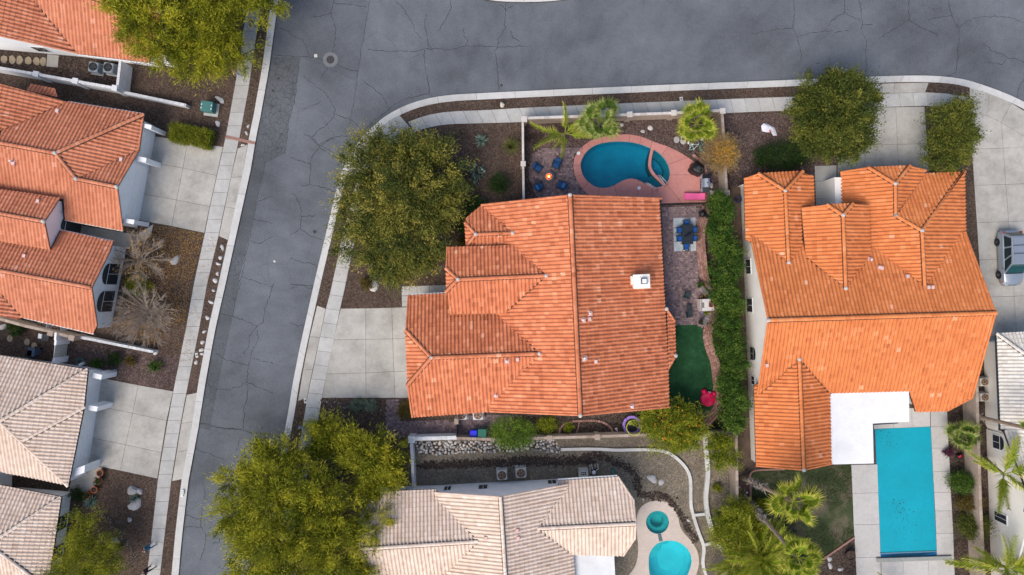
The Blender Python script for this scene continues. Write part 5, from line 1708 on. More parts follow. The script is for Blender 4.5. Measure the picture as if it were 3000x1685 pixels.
h.face(LS, [(0, 793), (268, 843), (284, 954), (275, 977), (67, 930), (0, 858)])
LE = h.plane((67, 930, LS), 'E', .45)
h.face(LE, [(0, 858), (67, 930), (51, 936), (-150, 896), (-150, 700)])
PN = h.plane((120, 270, 2.75), 'N', .4)
h.face(PN, [(78, 266), (90, 247), (162, 261), (171, 287)])
h.roof(7, .50, .13, pale=.003)
for pl, a, b, c in ((N_, (-150, 391), (163, 449), (False, True)), (N_, (163, 449), (421, 336), (False, False)), (E1, (163, 449), (224, 524), (False, True)), (S_, (224, 524), (343, 548), (False, True)),
     (TN, (-150, 598), (129, 649), (False, True)), (LN, (-150, 765), (268, 843), (False, True))):
 h.ridge(pl, a, b, .15, c)
for pl, a, b in ((FN, (407, 441), (343, 548)), (S_, (343, 548), (360, 675)), (TN, (175, 580), (129, 649)), (TS, (129, 649), (146, 730)), (LN, (331, 708), (322, 735)), (LN, (322, 735), (268, 843)), (LS, (268, 843), (284, 953)), (E1, (421, 338), (407, 439))):
 h.rake(pl, a, b, None, .085)
h.walls([(459, 374, 0), (404, 668, 0), (236, 634, 0), (222, 697, 0), (372, 727, 0), (328, 957, 0), (100, 930, 2.3), (-140, 880, 2.3), (-140, 260, 2.4), (200, 305, 2.6), (400, 345, 2.6)], 2.4)
h.walls([(251, 604, 0), (227, 732, 0), (-140, 670, 3.5), (-140, 545, 3.5)], 3.7, 'tower_wall')
h.block('pilaster', ZL0((1350, 1130)) [0:0] + [(422, 362, 2.4), (446, 368, 2.4), (444, 380, 2.4), (420, 374, 2.4)], 0, 2.5)
h.block('pilaster', [(404, 458, 2.4), (432, 464, 2.4), (430, 478, 2.4), (402, 472, 2.4)], 0, 2.55)
h.block('pilaster', [(366, 640, 2.4), (396, 645, 2.4), (393, 658, 2.4), (364, 652, 2.4)], 0, 2.5)
ga, gb = (459, 374), (404, 668)
for s0, s1 in ((.06, .30), (.40, .92)):
 A, B = Vector(P2(*ga)), Vector(P2(*gb))
 p0, p1 = A.lerp(B, s0), A.lerp(B, s1)
 d = (p1 - p0)
 nrm = Vector((-d.y, d.x)).normalized()
 if nrm.x < 0:
  nrm = -nrm
 door = MB().box(((p0.x + p1.x) / 2 + nrm.x * .01, (p0.y + p1.y) / 2 + nrm.y * .01, 1.05), (d.length, .06, 2.1), math.atan2(d.y, d.x)).obj('garage_door', M_FRAME, h.t)
 for r in range(4):
  MB().box(((p0.x + p1.x) / 2 + nrm.x * .045, (p0.y + p1.y) / 2 + nrm.y * .045, .28 + r * .51), (d.length - .06, .02, .47), math.atan2(d.y, d.x)).obj('door_panel', M_FRAME, door)
h.window((372, 727), (328, 957), (330, 772), (347, 834), z=(.6, 2.1), arch=True)
h.window((372, 727), (328, 957), (312, 852), (336, 912), z=(.6, 2.1), arch=True)
ar = h.window((251, 604), (227, 732), (185, 634), (185, 682), z=(.05, 2.2), mull=0, arch=True)  # open entry arch; dark glass panes stand in for the shade inside
for x, y, k in ((43, 480, 1), (40, 474, 0), (115, 590, 1), (75, 750, 1), (172, 326, 1), (358, 468, 1)):
 h.vent(S_ if y < 500 else (TN if y < 600 else LN), x, y, k)
for a, b, pl in (((172, 672), (331, 706), LN), ((178, 643), (358, 677), S_), ((67, 932), (274, 979), LS), ((200, 297), (421, 333), N_)):
 A, B = pl.at(*a), pl.at(*b)
 MB().box(((A[0] + B[0]) / 2, (A[1] + B[1]) / 2, (A[2] + B[2]) / 2 - .09), (math.dist(A, B), .07, .12), math.atan2(B[1] - A[1], B[0] - A[0])).obj('gutter', M_FASCIA, h.t)
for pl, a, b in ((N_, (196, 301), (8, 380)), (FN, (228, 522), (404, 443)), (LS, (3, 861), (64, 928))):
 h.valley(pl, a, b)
# ------------------------------------------------------------------ top left house
h = House('orange tiled house with white walls half hidden by the yellow green tree at top left', (180, 60), -9.5, M_TILE_L, M_STUCCO)
E_ = h.plane((225, 156, 2.9), 'E', .42)
S_ = h.plane((225, 156, 2.9), 'S', .42)
h.face(E_, [(225, 155), (100, 0), (20, -100), (-200, -140), (-200, 65), (0, 105)])
h.face(S_, [(225, 157), (100, 2), (60, -48), (240, -8), (351, 12), (470, 36), (436, 183)])
Nn = h.plane((300, 3, S_), 'N', .42)
h.face(Nn, [(60, -48), (240, -8), (351, 12), (470, 36), (520, -130), (100, -200)])
h.roof(11, .52, .15, pale=.01)
h.ridge(S_, (60, -48), (470, 36), .15, (False, True))
h.rake(E_, (225, 155), (0, 105), None, .085)
h.rake(S_, (470, 36), (436, 182), None, .085)
h.walls([(480, 200, 0), (245, 168, 0), (0, 146, 0), (-180, 128, 0), (-180, -130, 2.6), (470, -100, 2.6), (495, 60, 0)], 2.5)
h.block('pilaster', [(455, 150, 2.2), (492, 158, 2.2), (488, 178, 2.2), (452, 170, 2.2)], 0, 2.4)
h.window((245, 168), (0, 146), (92, 138), (152, 152), z=(.8, 1.9))
for y0, y1 in ((300, 345),):
 A, B = S_.at(228, 160), S_.at(434, 185)
 MB().box(((A[0] + B[0]) / 2, (A[1] + B[1]) / 2, A[2] - .09), (math.dist(A, B), .07, .12), math.atan2(B[1] - A[1], B[0] - A[0])).obj('gutter', M_FASCIA, h.t)
h.valley(S_, (102, 4), (222, 153))
# ------------------------------------------------------------------ tan house at lower left
h = House('pale tan tiled house with white garage front at lower left', (100, 1300), -9.5, M_TILE_T, M_STUCCO)
N_ = h.plane((1, 1234, 4.8), 'N', .42)
E_ = h.plane((1, 1234, 4.8), 'E', .36)
S_ = h.plane((1, 1234, 4.8), 'S', .42)
h.face(N_, [(-200, 1010), (0, 1042), (258, 1081), (1, 1234), (-200, 1200)])
h.face(E_, [(1, 1234), (258, 1081), (247, 1190), (200, 1424)])
h.face(S_, [(1, 1236), (200, 1424), (22, 1385), (-200, 1340), (-200, 1202)])
n2 = h.plane((-30, 1595, 4.4), 'N', .42)
e2 = h.plane((-30, 1595, 4.4), 'E', .36)
s2 = h.plane((-30, 1595, 4.4), 'S', .42)
h.face(n2, [(-200, 1385), (12, 1423), (180, 1456), (-30, 1595), (-200, 1568)])
h.face(e2, [(-30, 1595), (180, 1456), (140, 1725)])
h.face(s2, [(-30, 1595), (140, 1725), (-200, 1700), (-200, 1568)])
h.roof(13, .55, .16, pale=0)
for pl, a, b in ((N_, (258, 1082), (1, 1234)), (E_, (249, 1192), (70, 1290)), (S_, (200, 1423), (1, 1236)), (n2, (179, 1457), (-30, 1595)), (s2, (140, 1724), (-30, 1595)), (N_, (-200, 1200), (1, 1234))):
 h.ridge(pl, a, b, .15, (False, False), .7)
h.walls([(304, 1084, 0), (256, 1387, 0), (40, 1345, 2.4), (-20, 1395, 2.3), (0, 1440, 1.5), (212, 1440, 0), (176, 1700, 0), (-190, 1690, 2.4), (-190, 1030, 2.4), (240, 1090, 2.6)], 2.4)
for q in (((276, 1092), (302, 1098), (299, 1112), (273, 1106)), ((262, 1186), (290, 1191), (286, 1205), (258, 1200)), ((222, 1372), (252, 1362), (250, 1384), (220, 1395))):
 h.block('pilaster', [(x, y, 2.2) for x, y in q], 0, 2.35)
A, B = Vector(P2(296, 1120)), Vector(P2(263, 1340))
d = B - A
door = MB().box(((A.x + B.x) / 2 + .02, (A.y + B.y) / 2, 1.05), (d.length, .06, 2.1), math.atan2(d.y, d.x)).obj('garage_door', M_FRAME, h.t)
for r in range(4):
 MB().box(((A.x + B.x) / 2 + .06, (A.y + B.y) / 2, .28 + r * .51), (d.length - .06, .02, .47), math.atan2(d.y, d.x)).obj('door_panel', M_FRAME, door)
h.window((212, 1440), (176, 1700), (208, 1496), (168, 1558), z=(.3, 2.0), hbar=True)
h.window((212, 1440), (176, 1700), (190, 1585), (152, 1648), z=(.3, 2.0), hbar=True)
# ------------------------------------------------------------------ tan house at bottom middle
h = House('pale pinkish tan tiled house with white flat patio cover at the bottom', (1470, 1600), 3.6, M_TILE_T, M_STUCCO)
W_ = h.plane((1470, 1560, 5.6), 'W', .42)
E_ = h.plane((1470, 1560, 5.6), 'E', .42)
h.face(W_, [(1466, 1456), (1275, 1443), (1290, 1700), (1300, 1800), (1488, 1800)])
h.face(E_, [(1466, 1456), (1663, 1418), (1692, 1800), (1488, 1800)])
wn_, ws_ = h.plane((1400, 1586, W_), 'N', .42), h.plane((1400, 1586, W_), 'S', .42)
h.face(wn_, [(1062, 1443), (1276, 1434), (1400, 1586), (1054, 1608)])
h.face(ws_, [(1054, 1608), (1400, 1586), (1285, 1740), (1050, 1740)])
en_, es_ = h.plane((1575, 1548, E_), 'N', .42), h.plane((1575, 1548, E_), 'S', .42)
h.face(en_, [(1575, 1548), (1640, 1409), (1811, 1397), (1856, 1465), (1862, 1534)])
h.face(es_, [(1575, 1548), (1862, 1534), (1860, 1577), (1826, 1627), (1801, 1628), (1676, 1624)])
lp = h.plane((1250, 1660, 3.9), 'S', .42)
h.roof(17, .55, .16, pale=0)
for pl, a, b, c in ((W_, (1466, 1456), (1488, 1800), (True, False)), (wn_, (1054, 1608), (1400, 1586), (False, False)), (en_, (1862, 1534), (1575, 1548), (False, False))):
 h.ridge(pl, a, b, .15, c, .75)
for pl, a, b in ((W_, (1275, 1443), (1466, 1456)), (E_, (1466, 1456), (1662, 1419)), (en_, (1811, 1397), (1856, 1465)), (en_, (1856, 1465), (1862, 1534)), (es_, (1862, 1534), (1860, 1577)), (es_, (1860, 1577), (1826, 1627)), (wn_, (1062, 1444), (1054, 1607))):
 h.rake(pl, a, b, None, .085)
h.walls([(1082, 1440, 1.5), (1282, 1421, 0), (1400, 1414, 0), (1640, 1402, 0), (1808, 1396, 0), (1838, 1470, 2.2), (1840, 1570, 2.2), (1810, 1612, 2.4), (1690, 1612, 2.4), (1690, 1790, 2.6), (1080, 1790, 2.6)])
h.window((1400, 1414), (1640, 1402), (1604, 1409), (1631, 1418))
h.window((1282, 1421), (1400, 1414), (1403, 1423), (1428, 1433))
h.window((1282, 1421), (1400, 1414), (1303, 1427), (1320, 1437))
A, B = en_.at(1634, 1405), en_.at(1808, 1394)
MB().box(((A[0] + B[0]) / 2, (A[1] + B[1]) / 2, A[2] - .05), (math.dist(A, B), .10, .12), math.atan2(B[1] - A[1], B[0] - A[0])).obj('gutter', M_FASCIA, h.t)
pc = MB().prism([P2(*p) for p in ((1677, 1624, 2.8), (1799, 1622, 2.8), (1808, 1800, 2.8), (1684, 1800, 2.8))], 2.62, 2.8).obj('patio_cover', M_FLAT, h.t)
for p in ((1795, 1630), (1800, 1780)):
 q = P2(*p, 2.7)
 MB().box((q[0], q[1], 1.3), (.14, .14, 2.64), h.ang).obj('patio_post', M_FASCIA, pc)
h.vent(E_, 1515, 1553, 1)
h.vent(E_, 1518, 1575, 1)
h.vent(W_, 1424, 1575, 1)
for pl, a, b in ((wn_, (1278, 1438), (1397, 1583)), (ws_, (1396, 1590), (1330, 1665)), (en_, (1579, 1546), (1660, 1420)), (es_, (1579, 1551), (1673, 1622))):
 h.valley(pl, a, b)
# ------------------------------------------------------------------ cream house at right edge
h = House('cream walled house with white tiled roof cut by the right edge', (2960, 1300), 2.6, M_TILE_T, M_STUCCO_C)
M_TILE_W = toned('white_tile', [(0, (.62, .58, .51)), (.5, (.72, .68, .61)), (1, (.79, .76, .70))], stain=.25)
h.tile = M_TILE_W
W_ = h.plane((2925, 1120, 2.7), 'W', .42)
N_ = h.plane((2996, 1035, W_), 'N', .42)
h.face(W_, [(2919, 978), (2998, 1036), (3220, 1200), (3180, 1420), (2931, 1261)])
h.face(N_, [(2919, 977), (3320, 955), (3220, 1195), (2998, 1036)])
g_ = h.plane((3018, 1450, 5.0), 'N', .42)
g2_ = h.plane((3018, 1450, 5.0), 'S', .42)
h.face(g_, [(2940, 1262), (3012, 1450), (3330, 1436), (3260, 1250)])
h.face(g2_, [(3012, 1450), (2960, 1720), (3260, 1740), (3330, 1436)])
h.roof(19, .5, .2, pale=0)
h.ridge(W_, (2919, 977), (3220, 1197), .14, (False, False))
h.ridge(g_, (3018, 1450), (3330, 1436), .14, (True, False))
h.rake(g_, (2945, 1262), (3018, 1450), None, .08)
h.rake(g2_, (3018, 1450), (2965, 1719), None, .08)
h.walls([(2880, 1000, 0), (2884, 1240, 0), (2892, 1258, 0), (2899, 1480, 0), (2907, 1698, 0), (3250, 1720, 2.4), (3280, 980, 2.4)], 2.5)
gw = [P2(2887, 1256), P2(2894, 1450), P2(2902, 1702)]
MB().prism(gw + [(p[0] + .35, p[1]) for p in gw[::-1]], 0, 0, [2.7, 5.0, 2.2, 2.2, 5.0, 2.7]).obj('gable_wall', M_STUCCO_C, h.t)
h.window((2887, 1258), (2894, 1480), (2910, 1272), (2930, 1318), arch=True)
h.window((2894, 1480), (2902, 1700), (2915, 1496), (2950, 1539))
A, B = W_.at(2918, 978), W_.at(2929, 1262)
MB().box(((A[0] + B[0]) / 2, (A[1] + B[1]) / 2, A[2] - .06), (math.dist(A, B), .09, .12), math.atan2(B[1] - A[1], B[0] - A[0])).obj('gutter', M_CHAR, h.t)
# ================================================================== plants
def unit(v):
 return v / np.maximum(1e-9, np.linalg.norm(v, axis=1))[:, None]
def crown_mesh(name, c, rad, mat, nclump, per, leaf, seed, clump=.5, shell=.45, lobes=7, lobe_amp=.3, up=.35, radial=.5, tone=(.0, 1.0), flat=.0, quad=False, pts=None, spray=.5, cw=.62):
 """leaf-sized faces gathered in clumps through an uneven crown volume"""
 rg = np.random.default_rng(seed)
 if pts is None:
  d = unit(rg.normal(0, 1, (nclump, 3)))
  d[:, 2] = np.where(d[:, 2] < -.35, -d[:, 2] * .6, d[:, 2])
  d = unit(d)
  L = unit(rg.normal(0, 1, (lobes, 3)) * np.array([1, 1, .5]))
  amp = rg.uniform(-lobe_amp, lobe_amp, lobes)
  bump = 1 + (np.clip(d @ L.T, 0, 1) ** 4 * amp).sum(1)
  r = shell + (1 - shell) * rg.random(nclump) ** .55
  cc = d * (r * bump)[:, None] * np.array(rad) + np.array(c)
 else:
  cc = np.array(pts)
  nclump = len(cc)
 ct = rg.random(nclump)
 sz = clump * (.6 + .8 * rg.random(nclump))
 idx = np.repeat(np.arange(nclump), per)
 n = len(idx)
 rel = rg.normal(0, 1, (n, 3))
 rel[:, 2] *= (1 - flat)
 outw = unit((cc - np.array(c)) / np.array(rad) + 1e-6)
 stretch = rg.normal(0, 1, n)[:, None] * outw[idx] * spray
 p = cc[idx] + (rel * .55 + stretch) * sz[idx][:, None]
 p[:, 2] = np.maximum(p[:, 2], .12)
 d = unit(outw[idx] * radial + rg.normal(0, .7, (n, 3)) + np.array([0, 0, up]))
 s = unit(np.cross(d, rg.normal(0, .55, (n, 3)) + np.array([0, 0, 1.0])))       # blades lie mostly flat to the light
 ln = leaf[0] * (.6 + .8 * rg.random(n))
 wd = leaf[1] * (.7 + .6 * rg.random(n))
 t = np.clip(tone[0] + (tone[1] - tone[0]) * (ct[idx] * cw + (1 - cw) * rg.random(n)), 0, 1)
 if quad:
  v = np.stack((p, p + d * (ln * .5)[:, None] + s * wd[:, None], p + d * ln[:, None], p + d * (ln * .5)[:, None] - s * wd[:, None]), 1)
  return np_mesh(name, v.reshape(-1, 3), 4, np.repeat(t, 4), mat), cc
 v = np.stack((p - s * wd[:, None], p + s * wd[:, None], p + d * ln[:, None]), 1)
 return np_mesh(name, v.reshape(-1, 3), 3, np.repeat(t, 3), mat), cc
def shift(me, o):
 n = len(me.vertices)
 a = np.empty(n * 3, np.float32)
 me.vertices.foreach_get('co', a)
 a = a.reshape(-1, 3) - np.array(o, np.float32)
 me.vertices.foreach_set('co', a.ravel())
 me.update()
def tree(name, label, px, base, z, rad, mat, nclump, per, leaf, seed, trunk=.16, bark=None, group=None, cat='tree', limbs=9, extra=(), **kw):
 """px = crown centre in the picture at height z; base = picture point of the trunk foot"""
 t = thing(name, label, cat, P(base[0], base[1], .1), group=group)
 c = P(px[0], px[1], z)
 me, cc = crown_mesh('crown', c, rad, mat, nclump, per, leaf, seed, **kw)
 shift(me, ORG[t])
 link('crown', me, t)
 rg = random.Random(seed)
 mb = MB()
 b = Vector(P(base[0], base[1], .08))
 fork = b.lerp(Vector(c), .38) + Vector((rg.uniform(-.2, .2), rg.uniform(-.2, .2), 0))
 mb.tube([b - Vector((0, 0, .1)), b.lerp(fork, .5) + Vector((rg.uniform(-.1, .1), rg.uniform(-.1, .1), 0)), fork], [trunk * 1.25, trunk, trunk * .85], 8)
 for k in range(limbs):
  q = Vector(cc[rg.randrange(len(cc))])
  mid = fork.lerp(q, .5) + Vector((rg.uniform(-.3, .3), rg.uniform(-.3, .3), rg.uniform(-.1, .35)))
  mb.tube([fork, mid, q], [trunk * .6, trunk * .36, trunk * .1], 6)
  for j in range(3):
   q2 = Vector(cc[rg.randrange(len(cc))])
   if (q2 - mid).length < max(rad) * .9:
    mb.tube([mid, mid.lerp(q2, .55) + Vector((0, 0, .1)), q2], [trunk * .28, trunk * .16, .012], 5)
 mb.obj('trunk', bark or M_BARK, t, smooth=True)
 return t
def shrub(name, label, px, rx, ry, hgt, mat, seed, n=90, per=26, leaf=(.09, .022), group=None, cat='shrub', zc=None, **kw):
 """rx, ry in picture pixels"""
 k = (H - hgt * .6) / F
 kw.setdefault('shell', .55)
 kw.setdefault('clump', min(rx, ry) * k * .28)
 zc = hgt * .42 if zc is None else zc
 t = thing(name, label, cat, P(px[0], px[1], .1), group=group)
 me, cc = crown_mesh('foliage', P(px[0], px[1], zc + .1), (rx * k * .86, ry * k * .86, hgt * .55), mat, n, per, leaf, seed, **kw)
 shift(me, ORG[t])
 link('foliage', me, t)
 mb = MB()
 b = Vector(P(px[0], px[1], .08))
 rg = random.Random(seed)
 for j in range(7):
  q = Vector(cc[rg.randrange(len(cc))])
  mb.tube([b, b.lerp(q, .5) + Vector((0, 0, .08)), q], [.03, .02, .008], 5)
 mb.obj('stems', M_BARK, t)
 return t
# big street trees -----------------------------------------------------------
FE = dict(clump=.62, radial=.9, up=.1, lobe_amp=.34)
def merged_crowns(name, label, base, lobes_, mat, leaf, seed, trunk=.2, bark=None, dens=.56, shell=.25, clump=.43, tone=(0, 1), group=None, per=116, flat=.1):
 """a tree whose crown is made of several overlapping boughs: (px, py, z, rx, ry, rz, clumps)"""
 t = thing(name, label, 'tree', P(base[0], base[1], .1), group=group)
 rg = random.Random(seed)
 allv, ends = [], []
 mb = MB()
 b = Vector(P(base[0], base[1], .05))
 top = Vector(P(base[0], base[1], 2.4)) + Vector((rg.uniform(-.3, .3), rg.uniform(-.3, .3), 0))
 mb.tube([b, b.lerp(top, .5) + Vector((.08, -.05, 0)), top], [trunk * 1.3, trunk, trunk * .9], 9)
 vs, ts = [], []
 for i, (px, py, z, rx, ry, rz, n) in enumerate(lobes_):
  k = (H - z) / F
  c = P(px, py, z)
  me, cc = crown_mesh('tmp', c, (rx * k, ry * k, rz), mat, int(n * dens), per, leaf, seed * 31 + i, clump=clump, radial=1.0, up=.05, shell=shell, lobe_amp=.55, tone=tone, flat=flat, spray=.85, cw=.72)
  m = len(me.vertices)
  a = np.empty(m * 3, np.float32)
  me.vertices.foreach_get('co', a)
  tt = np.empty(m, np.float32)
  me.attributes['tone'].data.foreach_get('value', tt)
  vs.append(a.reshape(-1, 3))
  ts.append(tt)
  bpy.data.meshes.remove(me)
  cv = Vector(c) - Vector((0, 0, rz * .3))
  mid = top.lerp(cv, .55) + Vector((rg.uniform(-.3, .3), rg.uniform(-.3, .3), .1))
  mb.tube([top, mid, cv], [trunk * .7, trunk * .45, trunk * .25], 7)
  for j in range(8):
   q = Vector(cc[rg.randrange(len(cc))])
   m2 = cv.lerp(q, .5) + Vector((rg.uniform(-.15, .15), rg.uniform(-.15, .15), .12))
   mb.tube([cv, m2, q], [trunk * .22, trunk * .13, .014], 5)
   for _ in range(2):
    q2 = Vector(cc[rg.randrange(len(cc))])
    if (q2 - m2).length < 2.2:
     mb.tube([m2, q2], [trunk * .09, .008], 4)
 me = np_mesh('crown', np.concatenate(vs) - np.array(ORG[t], np.float32), 3, np.concatenate(ts), mat)
 link('crown', me, t)
 mb.obj('trunk', bark or M_BARK, t, smooth=True)
 return t
LF = (.32, .030)
merged_crowns('palo_verde_tree', 'large yellow green tree overhanging the orange roof at the top left', (560, 30),
 [(560, 25, 4.2, 120, 110, 1.6, 190), (440, 60, 4.6, 110, 75, 1.4, 130), (640, 80, 3.8, 95, 120, 1.4, 150), (600, 165, 3.2, 85, 62, 1.1, 100), (500, 130, 3.9, 95, 65, 1.2, 100), (690, -20, 3.8, 120, 70, 1.3, 110), (520, -60, 4.6, 140, 70, 1.5, 120), (380, -10, 4.8, 80, 60, 1.2, 60), (700, 165, 3.0, 60, 55, .9, 26), (790, 20, 3.4, 50, 45, .8, 24)], M_PALO, LF, 21)
merged_crowns('mesquite_tree', 'big olive green mesquite tree at the street corner left of the main house', (1165, 620),
 [(1160, 600, 3.6, 105, 110, 1.7, 210), (1080, 500, 3.0, 85, 80, 1.3, 120), (1190, 455, 3.0, 110, 62, 1.3, 130), (1280, 500, 3.0, 78, 95, 1.3, 125), (1085, 640, 3.0, 85, 100, 1.4, 150), (1130, 740, 2.9, 88, 72, 1.3, 130), (1215, 660, 3.4, 95, 105, 1.5, 150), (1290, 600, 2.8, 70, 85, 1.2, 100), (1065, 570, 2.6, 75, 75, 1.1, 80), (1160, 790, 2.5, 62, 45, 1.0, 60), (1250, 740, 2.7, 62, 58, 1.0, 62), (1035, 680, 2.4, 52, 60, .9, 48), (1320, 560, 2.6, 48, 60, .9, 40), (1120, 430, 2.7, 80, 48, 1.0, 70), (1200, 560, 4.2, 90, 80, 1.3, 110)], M_MESQ, (.21, .038), 23, .24)
merged_crowns('palo_verde_tree', 'largest yellow green tree spreading over the street at the bottom', (880, 1480),
 [(800, 1430, 5.0, 110, 95, 1.6, 190), (720, 1500, 4.4, 95, 80, 1.4, 120), (860, 1560, 5.0, 120, 95, 1.7, 190), (770, 1590, 4.4, 105, 80, 1.4, 130), (930, 1460, 4.6, 85, 90, 1.5, 110), (820, 1340, 4.2, 95, 60, 1.2, 110), (980, 1590, 4.6, 100, 90, 1.5, 130), (860, 1670, 4.6, 150, 70, 1.5, 160), (740, 1680, 3.6, 90, 60, 1.1, 80), (1050, 1540, 4.0, 80, 80, 1.3, 80), (700, 1400, 3.8, 60, 55, 1.0, 50), (1020, 1680, 4.2, 90, 60, 1.2, 80), (880, 1780, 4.2, 160, 60, 1.2, 70)], M_PALO, LF, 25, .26)
merged_crowns('palo_verde_tree', 'medium yellow green tree beside the stepped white wall', (1085, 1395),
 [(1085, 1350, 3.6, 72, 62, 1.3, 115), (1130, 1390, 3.3, 55, 62, 1.1, 75), (1040, 1320, 3.2, 52, 48, 1.0, 60), (1120, 1325, 3.2, 48, 45, 1.0, 50), (1085, 1430, 3.2, 58, 45, 1.0, 55)], M_PALO, LF, 27, .15)
merged_crowns('palo_verde_tree', 'smallest yellow green tree at the pavement below the driveway', (945, 1300),
 [(960, 1265, 2.8, 48, 45, 1.0, 70), (930, 1310, 2.6, 42, 45, .9, 50), (975, 1310, 2.4, 38, 40, .8, 38), (935, 1245, 2.3, 32, 28, .7, 30)], M_PALO, (.2, .026), 29, .12, tone=(0, .85))
merged_crowns('evergreen_tree', 'round dark green tree over the right driveway and north pavement', (2440, 350),
 [(2440, 340, 3.8, 90, 85, 1.7, 210), (2380, 310, 3.2, 72, 66, 1.3, 110), (2500, 300, 3.2, 70, 66, 1.3, 110), (2440, 250, 3.0, 70, 52, 1.1, 90), (2390, 395, 3.0, 70, 58, 1.2, 95), (2490, 390, 3.0, 66, 58, 1.2, 95), (2445, 440, 2.6, 66, 34, .9, 60)], M_ROUND, (.17, .044), 31, .2, shell=.4, clump=.36, dens=.95)
merged_crowns('evergreen_bush_tree', 'tall olive green bush between the two right driveways', (2782, 410),
 [(2785, 345, 2.4, 62, 42, 1.0, 95), (2790, 410, 2.6, 68, 52, 1.1, 125), (2780, 465, 2.3, 56, 40, .9, 85)], M_ROUND, (.14, .038), 33, .12, shell=.4, clump=.32, tone=(.2, 1), dens=1.0)
merged_crowns('palo_verde_tree', 'thin green tree in front of the tan house windows at lower left', (265, 1590),
 [(240, 1530, 2.8, 46, 44, .9, 46), (280, 1590, 2.8, 66, 46, 1.0, 60), (220, 1620, 2.8, 60, 48, 1.0, 60), (270, 1665, 2.8, 100, 44, 1.0, 90), (190, 1680, 2.8, 70, 40, .9, 50), (330, 1640, 2.4, 60, 50, .8, 34)], M_PALO, (.18, .024), 35, .11, tone=(0, .75))
# orange tree and other fruit trees -----------------------------------------
ot = merged_crowns('orange_tree', 'orange tree with ripe fruit below the turf', (1985, 1255),
 [(1960, 1245, 2.2, 62, 56, 1.0, 115), (2010, 1260, 2.2, 58, 52, 1.0, 105), (1985, 1295, 2.0, 62, 36, .9, 75), (2000, 1200, 1.9, 46, 26, .7, 46), (1895, 1240, 1.6, 34, 36, .7, 40)], M_CITRUS, (.13, .034), 37, .1, shell=.4, clump=.34)
rg = random.Random(5)
for k in range(46):
 a = rg.random() * 6.28
 q = P(1985 + math.cos(a) * 75 * rg.random() ** .5, 1245 + math.sin(a) * 58 * rg.random() ** .5, rg.uniform(2.6, 3.1))
 MB().lathe([(.01, -.055), (.045, -.035), (.058, 0), (.045, .035), (.01, .055)], q, 8).obj('orange', M_ORANGE, ot, smooth=True)
merged_crowns('citrus_tree', 'small citrus tree at the corner of the two tan walls', (2115, 1315),
 [(2110, 1300, 1.9, 36, 34, .8, 52), (2125, 1335, 1.8, 36, 30, .7, 42), (2098, 1340, 1.6, 30, 26, .6, 26)], M_CITRUS, (.13, .034), 39, .08, shell=.4, clump=.3)
merged_crowns('citrus_tree', 'yellow green citrus tree left of the leaning palm trunks', (2150, 1545),
 [(2140, 1530, 2.2, 56, 48, 1.0, 105), (2110, 1565, 2.0, 46, 40, .8, 62), (2175, 1560, 2.2, 52, 50, .9, 75), (2160, 1490, 2.0, 42, 34, .8, 50)], M_CITRUS, (.13, .034), 41, .1, shell=.4, clump=.34)
# hedge behind the patio: single shrubs growing into each other ---------------
HX = [(2103, 590, 30, 26), (2108, 632, 34, 30), (2112, 680, 38, 34), (2116, 735, 42, 36), (2120, 790, 46, 38), (2122, 845, 46, 38), (2126, 900, 48, 38), (2130, 955, 46, 38), (2132, 1010, 46, 38), (2136, 1065, 44, 38), (2140, 1120, 44, 36), (2143, 1172, 42, 34), (2140, 1222, 36, 32)]
ordn = ['first', 'second', 'third', 'fourth', 'fifth', 'sixth', 'seventh', 'eighth', 'ninth', 'tenth', 'eleventh', 'twelfth', 'thirteenth', 'fourteenth', 'fifteenth', 'sixteenth']
for i, (x, y, rx, ry) in enumerate(HX):
 shrub('hedge_shrub', 'glossy green hedge shrub beside the patio, %s from the pool end' % ordn[i], (x + 7 * math.sin(i * 2.3), y + 6 * math.cos(i * 3.7)), rx * 1.06, ry * 1.28, 2.75 + .3 * math.sin(i * 1.9), M_HEDGE, 100 + i, 135, 46, (.125, .04), 'hedge shrubs along the right wall', zc=1.5, shell=.35, clump=.27, cw=.75, tone=(.0, 1.0) if i % 3 else (.15, 1.0))
